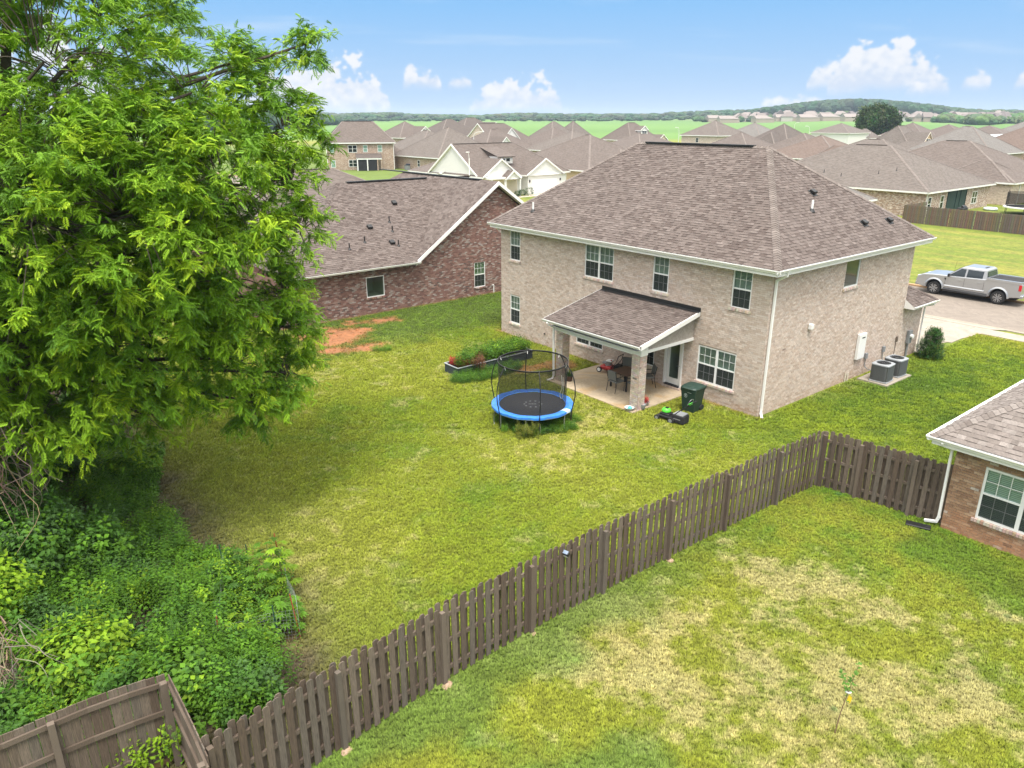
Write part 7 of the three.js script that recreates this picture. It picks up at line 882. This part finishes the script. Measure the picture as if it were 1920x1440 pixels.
  // staked sapling in the dry yard
  { const S = thing('sapling', 'thin sapling with yellow tag in the dry yard', 'sapling', [5.92, 0, -10.74]); part('stem', BARK, S, b => { b.taper([[0, 0, 0], [0.04, 0.5, 0], [0.1, 1.0, 0.02], [0.2, 1.55, 0]], 0.012, 0.004, [0.2, 0.12, 0.07], 5); b.taper([[0.1, 0.95, 0.02], [0.02, 1.2, 0], [-0.06, 1.38, 0]], 0.006, 0.003, [0.18, 0.12, 0.07], 4); }); const lf = []; for (let i = 0; i < 44; i++) { const t = R(), s = R() < 0.6; lf.push([s ? mix(0.08, 0.2, t) : mix(0.1, -0.06, t), s ? mix(0.75, 1.58, t) : mix(0.95, 1.38, t), (R() - 0.5) * 0.05, qDir(V3(R() - 0.5, 0.1, R() - 0.5), R), 1, [0.1, 0.22, 0.03]]); } const lg = (() => { const b = new GB(); leaflet(b, [0, 0, 0], [1, 0, 0], [0, 1, 0], 0.1, 0.05); return b.geo(); })(); tag(instances('leaves', lg, LEAF, lf, S), null, null, null, 'stuff'); part('tag', col(0.75, 0.5, 0.02), S, b => b.quad([0.1, 0.78, 0.02], [0.16, 0.72, 0.03], [0.18, 0.86, 0.03], [0.12, 0.92, 0.02])); part('tie', M.whiteGloss, S, b => b.add(new THREE.TorusGeometry(0.04, 0.015, 6, 12), TR(0.1, 0.98, 0.02, 1.2))); }
  // ivy sprig on the inside of the board fence
  { const S = thing('fence_creeper', 'small green creeper growing through the board fence corner', 'creeper', [-5.75, 0, -9.9]), l = []; for (let i = 0; i < 16; i++) l.push([(R() - 0.5) * 0.3, 0.6 + R() * 0.4, (R() - 0.3) * 0.2, qE((R() - 0.5), R() * 6, (R() - 0.5)), 0.15 + 0.12 * R(), [0.1 + 0.06 * R(), 0.25, 0.03]]); tag(instances('foliage', sprigA, LEAF, l, S), null, null, null, 'stuff'); }
}
// mown grass: tufts of blades coloured like the turf they grow from
{
  const tuft = (() => { const b = new GB(), R = rng(9); for (let i = 0; i < 7; i++) { const a = R() * 6.28, r = 0.035 * R(), x = r * Math.cos(a), z = r * Math.sin(a), l = 0.03 + 0.03 * R(), w = 0.006 + 0.003 * R(), d = a + (R() - 0.5) * 2, hx = Math.cos(d) * l * 0.7, hz = Math.sin(d) * l * 0.7; b.tri([x - w * Math.sin(d), 0, z + w * Math.cos(d)], [x + w * Math.sin(d), 0, z - w * Math.cos(d)], [x + hx, l, z + hz]); } return b.geo(); })();
  const R = rng(31337), list = [], box = (x, z) => { const [gx, gz] = toGrid(x, z); return (gx < 0.1 && gx > -15.6 && gz < 0.05 && gz > -13.2) || (gx > -8.2 && gx < -3.15 && gz < 3.42 && gz > 0) || (gx < -23 && gz < 9) || (gx > 7.8 && gz < 3.1) || (gx > 0.2 && gx < 1.55 && gz < -7 && gz > -9.4) || gz < -18.9 || gz < -13 && gx < 0.6 || Math.hypot(x - 0.76, z + 25.9) < 1.3; };
  const N = 1500000, cap = 520000;
  for (let i = 0; i < N && list.length < cap; i++) {
    const d = 6.5 + 48 * Math.pow(R(), 1.1), ax = d * 0.941 + 3.6, z = -d, x = (R() - 0.46) * 1.62 * ax; if (R() > clamp(13 / d) ** 0.4) continue; if (box(x, z)) continue; const c = turf(x, z); if (R() < c[3] * 0.96) continue;
    const v = 0.62 + 0.76 * R(), k = 1.7; list.push([x, 0.001, z, qE(0, R() * 6.28, 0), (0.75 + 0.5 * R()) * (d > 25 ? 1.3 : 1), [c[0] * v * k, c[1] * v * k, c[2] * v * k]]);
  }
  console.log('tufts', list.length);
  tag(instances('grass', tuft, new THREE.MeshStandardMaterial({ color: 0xffffff, roughness: 0.9, side: THREE.DoubleSide }), list), 'short mown grass of the yards', 'grass', null, 'stuff');
}

// ------------------------------------------------------------------ far things
{ // far picket fence across the street, pickets only two pixels wide
  const F = thing('far_picket_fence', 'brown picket fence across the street beyond the bright lawn', 'fence', grid(0, 0), GA), R = rng(3), run = (x0, z0, x1, z1) => { const L = Math.hypot(x1 - x0, z1 - z0), ux = (x1 - x0) / L, uz = (z1 - z0) / L; for (let s = 0; s < L; s += 2.4) { const e = Math.min(2.4, L - s); part('fence_panel', M.vcGrain, F, b => { for (let k = 0; k < e - 0.05; k += 0.107) { const n = Math.round(k / 0.107) % 2 ? 0.03 : -0.03, x = x0 + ux * (s + k) - uz * n, z = z0 + uz * (s + k) + ux * n, h = 1.78 + 0.05 * R(), c = [0.175, 0.135, 0.1].map(v => v * (0.8 + 0.4 * R())); b.add(new THREE.BoxGeometry(0.14, h, 0.018), TR(x, h / 2, z, 0, Math.atan2(-uz, ux), 0), c); } for (const y of [0.3, 0.95, 1.55]) b.add(new THREE.BoxGeometry(e, 0.085, 0.036), TR(x0 + ux * (s + e / 2), y, z0 + uz * (s + e / 2), 0, Math.atan2(-uz, ux), 0), [0.15, 0.115, 0.085]); }).userData.kind = 'stuff'; } };
  run(-22.4, -60.6, 6, -59.4); run(-22.4, -60.6, -22.2, -65.5);
}
{ // far trampoline with net, grill and toys in that yard
  const T = thing('far_trampoline', 'large trampoline with dark net in the yard behind the far fence', 'trampoline', grid(-16.6, -78.6)); part('rim', M.white, T, b => { for (let i = 0; i < 40; i++) { const a = i / 40 * 6.283, c = (i + 1) / 40 * 6.283, q = (r, y, t) => [r * Math.cos(t), y, r * Math.sin(t)]; b.quad(q(2.0, 0.86, a), q(2.0, 0.86, c), q(2.3, 0.84, c), q(2.3, 0.84, a)); b.quad(q(2.3, 0.84, a), q(2.3, 0.84, c), q(2.3, 0.72, c), q(2.3, 0.72, a)); } }); mesh('mat', new THREE.CircleGeometry(2.0, 40), M.blackMatte, T, [0, 0.85, 0], [-Math.PI / 2, 0, 0]); for (let k = 0; k < 6; k++) part('pole', M.black, T, b => b.bar([2.25 * Math.cos(k * 1.047), 0, 2.25 * Math.sin(k * 1.047)], [2.2 * Math.cos(k * 1.047), 2.6, 2.2 * Math.sin(k * 1.047)], 0.03)); part('net', new THREE.MeshStandardMaterial({ color: 0x05060a, transparent: true, opacity: 0.6, side: THREE.DoubleSide }), T, b => { for (let i = 0; i < 40; i++) { const a = i / 40 * 6.283, c = (i + 1) / 40 * 6.283, q = (y, t) => [2.1 * Math.cos(t), y, 2.1 * Math.sin(t)]; b.quad(q(0.9, a), q(0.9, c), q(2.4, c), q(2.4, a)); } });
  const G = thing('covered_grill', 'covered black grill by the dark screened patio', 'grill', grid(-20.5, -70.9), GA); part('cover', M.black, G, b => { b.add(rbox(0.7, 0.95, 1.4, 0.1, 2), TR(0, 0.48, 0)); b.add(new THREE.CylinderGeometry(0.28, 0.28, 0.9, 16, 1, false, 0, Math.PI), TR(0, 0.92, 0, Math.PI / 2, 0, Math.PI / 2 * 0)); });
  const P = thing('inflatable_pool', 'small white and green inflatable pool on the far lawn', 'pool', grid(-20.6, -79.6)); mesh('ring', new THREE.TorusGeometry(0.62, 0.17, 10, 28), col(0.65, 0.72, 0.7, 0.4), P, [0, 0.17, 0], [Math.PI / 2, 0, 0]); mesh('water', new THREE.CircleGeometry(0.6, 24), col(0.25, 0.5, 0.2, 0.2), P, [0, 0.16, 0], [-Math.PI / 2, 0, 0]);
}
{ // street lamps
  const lamp = (label, x, z, h, arm, dir) => { const L = thing('street_lamp', label, 'street lamp', [x, 0, z]), w = col(0.62, 0.62, 0.6, 0.5); part('pole', w, L, b => b.bar([0, 0, 0], [0, h, 0], 0.09, [1, 1, 1], 10, 0.06)); part('arm', w, L, b => b.tube([[0, h - 0.1, 0], [dir * 0.15, h + 0.7, 0], [dir * arm * 0.5, h + 1.1, 0], [dir * arm, h + 1.2, 0]], 0.05, [1, 1, 1], 8, 20)); mesh('lamp_head', rbox(0.75, 0.14, 0.28, 0.05), w, L, [dir * (arm + 0.3), h + 1.2, 0]); };
  lamp('white street lamp with curved arm among the roofs left of centre', -8.3, -170, 6.4, 1.5, 1); lamp('white street lamp standing against the crop field', 47.5, -224, 6.6, 0.5, -1); lamp('thin street lamp by the field right of the near ridge', 118, -330, 7.2, 1.2, 1); lamp('slender street lamp in front of the brown pyramid roof', 100, -265, 6.5, 1, -1);
  const P = thing('lamp_post', 'white lamp post in front of the white siding house gable', 'lamp post', [-5.75, 0, -104.5]); part('pole', M.white, P, b => b.bar([0, 0, 0], [0, 5.4, 0], 0.09, [1, 1, 1], 10, 0.07)); mesh('lamp_head', rbox(0.5, 0.1, 0.2, 0.04), M.white, P, [-0.2, 6.2, 0]); part('bracket', M.white, P, b => b.bar([0, 5.4, 0], [-0.1, 6.2, 0], 0.03));
}
{ // dark car by the garage, shrubs at the white house
  const Cr = thing('parked_car', 'dark parked car in front of the white garage doors', 'car', grid(-66.6, -53.5), GA + 1.62), pt = new THREE.MeshPhysicalMaterial({ color: 0x0c0f13, roughness: 0.25, clearcoat: 1, side: THREE.DoubleSide }); mesh('body', rbox(4.5, 0.62, 1.8, 0.22, 4), pt, Cr, [0, 0.62, 0]); part('cabin', M.glassDark, Cr, b => { const q = [[-1.3, 0.9, -0.8], [1.5, 0.9, -0.8], [1.5, 0.9, 0.8], [-1.3, 0.9, 0.8], [-0.6, 1.4, -0.62], [0.9, 1.4, -0.62], [0.9, 1.4, 0.62], [-0.6, 1.4, 0.62]]; b.quad(q[3], q[2], q[6], q[7]); b.quad(q[1], q[0], q[4], q[5]); b.quad(q[0], q[3], q[7], q[4]); b.quad(q[2], q[1], q[5], q[6]); }); part('car_roof', pt, Cr, b => b.box(-0.65, 1.4, -0.63, 0.95, 1.44, 0.63)); for (const x of [-1.4, 1.4]) for (const s of [-1, 1]) mesh('wheel', new THREE.CylinderGeometry(0.32, 0.32, 0.2, 20), M.rubber, Cr, [x, 0.32, s * 0.8], [Math.PI / 2, 0, 0]);
  const R = rng(8); [['round green shrub by the white porch', -69.3, -46.4, 0.5], ['large round green shrub left of the garage', -69.2, -47.6, 0.65], ['dark green shrub between the porch and garage', -69.2, -45.4, 0.4]].forEach(([label, x, z, r]) => { const S = thing('round_shrub', label, 'shrub', grid(x, z)), l = []; for (let i = 0; i < 120; i++) { const d = V3(R() * 2 - 1, R() * 2 - 1, R() * 2 - 1).normalize(); l.push([d.x * r, r * 0.8 + d.y * r * 0.8, d.z * r, qE(R() - 0.5, R() * 6, R() - 0.5), 0.6, [0.04, 0.1, 0.025]]); } tag(instances('foliage', sprigA, LEAF, l, S), null, null, null, 'stuff'); });
  const wk = thing('front_walk', 'pale concrete walk before the white siding house', null, grid(0, 0), GA); wk.userData.kind = 'structure'; part('surface', std([0.58, 0.5, 0.4], 0.9), wk, b => { b.box(-69.8, -0.05, -60, -68.2, 0.03, -40); b.box(-70, -0.05, -55.2, -60, 0.032, -48); });
  const bn = thing('wheeled_bin', 'dark blue bin beside the distant screened porch', 'bin', grid(-128.8, -64.2), GA); mesh('body', rbox(0.7, 1.1, 0.7, 0.06), col(0.02, 0.04, 0.09, 0.5), bn, [0, 0.55, 0]); mesh('lid', rbox(0.76, 0.1, 0.8, 0.04), col(0.03, 0.05, 0.1, 0.5), bn, [0, 1.14, 0]);
  const ac2 = thing('air_conditioner', 'dark air conditioner beside the distant brown house', 'air conditioner', grid(-127.5, -63.2), GA); mesh('casing', rbox(0.9, 1.0, 0.9, 0.08), M.grey, ac2, [0, 0.5, 0]); mesh('top_cover', rbox(0.96, 0.08, 0.96, 0.03), M.black, ac2, [0, 1.02, 0]);
}
// a low-poly leafy mound used for trees so far away that only their outline shows
const farTree = (() => { const b = new GB(), R = rng(17); for (let k = 0; k < 5; k++) { const g = new THREE.IcosahedronGeometry(0.5, 1), p = g.attributes.position, o = [(R() - 0.5) * 0.7, 0.42 + 0.45 * R(), (R() - 0.5) * 0.7], s = 0.6 + 0.5 * R(); for (let i = 0; i < p.count; i++) { const v = V3().fromBufferAttribute(p, i), n = 1 + 0.55 * noise(v.x * 4 + k * 3, v.y * 4, v.z * 4); p.setXYZ(i, v.x * s * n, v.y * s * n * 0.85, v.z * s * n); } g.computeVertexNormals(); b.add(g, TR(...o)); } return b.geo(); })();
{
  const R = rng(99), list = [], polar = (a, r) => { const q = a * Math.PI / 180; return [r * Math.sin(q), -r * Math.cos(q)]; };
  const put = (a, r, h, wd, c) => { const [x, z] = polar(a, r); list.push([x, terrain(x, z) - h * 0.12, z, qE(0, R() * 6, 0), [wd, h, wd], c.map(v => v * (0.7 + 0.6 * R()))]); };
  const dk = [0.03, 0.062, 0.024], md = [0.05, 0.085, 0.03];
  for (let i = 0; i < 5200; i++) { const a = -42 + 92 * R(), n = fbm(a * 0.25, 1.3, 0, 3); put(a, 1560 + 260 * R() + 200 * n, (5.5 + 5.5 * R()) * (1 + 0.9 * n), 13 + 9 * R(), R() < 0.5 ? dk : md); }
  for (let i = 0; i < 2600; i++) { const e = (R() - 0.5) * 2, a = 23.4 + e * 7.1; put(a, 1400 + 220 * R() + 40 * e * e, (13 + 9 * R()) * (1 - 0.6 * e * e), 13 + 8 * R(), dk); }
  for (let i = 0; i < 900; i++) { const a = -28 + 15.5 * R(), f = clamp((-12.5 - a) / 4); put(a, 640 + 130 * R() + (1 - f) * 260, (8 + 8 * R()) * (0.55 + 0.65 * f), 10 + 6 * R(), dk); }
  for (let i = 0; i < 700; i++) { const a = 28.5 + 8 * R(); put(a, 980 + 40 * R() + 60 * Math.sin(a * 2), 5 + 6 * R() * (0.4 + 0.6 * Math.sin(a * 1.7) ** 2), 8 + 5 * R(), [0.07, 0.12, 0.035]); }
  for (let i = 0; i < 420; i++) { const a = -14 + 30 * R(); put(a, 1180 + 240 * R(), 3 + 5 * R() * R(), 6 + 6 * R(), dk); }
  for (let i = 0; i < 320; i++) { const a = 13 + 24 * R(); put(a, 1020 + 170 * R(), 3 + 5 * R(), 6 + 5 * R(), md); }
  tag(instances('far_forest', farTree, new THREE.MeshStandardMaterial({ color: 0xffffff, roughness: 1 }), list), 'far dark woods along the horizon and on the hill', 'forest', null, 'stuff');
  // far subdivision below the wooded hill
  const wallM = [std([0.45, 0.41, 0.37], 0.9), std([0.36, 0.29, 0.24], 0.9), std([0.58, 0.56, 0.54], 0.9)], roofM = [std([0.2, 0.165, 0.15], 0.95), std([0.26, 0.22, 0.2], 0.95), std([0.15, 0.125, 0.118], 0.95)];
  const bodyG = new THREE.BoxGeometry(12, 4, 10); bodyG.translate(0, 2, 0); const roofG = (() => { const b = new GB(), rp = roofPlanes(-6.6, -5.6, 6.6, 5.6, 3.9, 7.6, 'x', ['gable', 'hip']); rp.planes.forEach(p => b.poly(p)); b.tri([-6.6, 3.9, -5.6], [-6.6, 3.9, 5.6], [-6.6, 7.6, 0]); return b.geo(); })();
  for (let i = 0; i < 150; i++) { const right = i > 55, a = right ? 26.5 + 9.5 * R() : 15.5 + 12 * R(), r = right ? 1010 + 260 * R() : 1030 + 130 * R(), [x, z] = polar(a, r), H = thing('distant_house', right ? 'tiny distant house in the far subdivision right of the lone tree' : 'tiny distant house in the far subdivision below the wooded hill', 'house', [x, terrain(x, z) - 0.3, z], R() * 6.28, right ? 'far houses right of the lone tree' : 'far houses below the wooded hill'); const s = 0.85 + 0.4 * R(); H.scale.set(s, s * (1 + 0.4 * R()), s); mesh('wall', bodyG, wallM[Math.floor(R() * 3)], H); mesh('roof', roofG, roofM[Math.floor(R() * 3)], H); }
  for (let i = 0; i < 7; i++) { const a = 13.5 + i * 1.6 + R(), [x, z] = polar(a, 985 + 60 * R()), H = thing('distant_shed', 'long pale building on the far side of the crop field', 'building', [x, terrain(x, z) - 0.3, z], 0.3 * R(), 'pale sheds beyond the crop field'); mesh('wall', new THREE.BoxGeometry(24, 5, 12), wallM[1], H, [0, 2.5, 0]); const rf = mesh('roof', roofG, roofM[1], H); rf.scale.set(1.85, 1, 1.15); rf.position.y = 1; }
}
{ // the lone tree standing in the field edge
  const [x, z] = [149, -322], T = thing('lone_tree', 'lone dark round-crowned tree standing above the right-hand roofs', 'tree', [x, 0, z]), R = rng(66), l = []; part('trunk', BARK, T, b => { b.taper([[0, 0, 0], [0.3, 4, 0], [0, 8, 0]], 0.8, 0.4, [0.07, 0.055, 0.04], 8); for (let k = 0; k < 8; k++) { const a = k * 0.785; b.taper([[0.1, 4 + k * 0.3, 0], [Math.cos(a) * 3, 6.5 + (k % 3), Math.sin(a) * 3], [Math.cos(a) * 6, 8.5 + (k % 3) * 1.5, Math.sin(a) * 6]], 0.3, 0.08, [0.07, 0.055, 0.04], 5); } });
  const cl = (() => { const b = new GB(), R2 = rng(5); for (let i = 0; i < 26; i++) { const d = V3(R2() * 2 - 1, R2() * 2 - 1, R2() * 2 - 1), p = d.toArray(), u = V3(R2() - 0.5, 1, R2() - 0.5); leaflet(b, p, [R2() - 0.5, 0.2, R2() - 0.5], u.toArray(), 0.85, 0.5, undefined, 0.2); } return b.geo(); })();
  for (let i = 0; i < 900; i++) { const d = V3(R() * 2 - 1, R() * 1.7 - 0.7, R() * 2 - 1).normalize(), n = 1 + 0.9 * fbm(d.x * 2.4, d.y * 2.4, d.z * 2.4 + 3, 3), rr = (0.62 + 0.42 * Math.sqrt(R())) * n; l.push([d.x * 7.0 * rr, 8.6 + d.y * 5.2 * rr, d.z * 7.0 * rr, qE(R() * 6, R() * 6, R() * 6), 0.95 + 0.5 * R(), [0.06, 0.105, 0.03].map(v => v * (0.7 + 0.6 * R()))]); }
  tag(instances('crown', cl, LEAF, l, T), null, null, null, 'stuff');
}
scene.fog = new THREE.FogExp2(0xc4d6ea, 0.00016);
renderer.render(scene, camera);
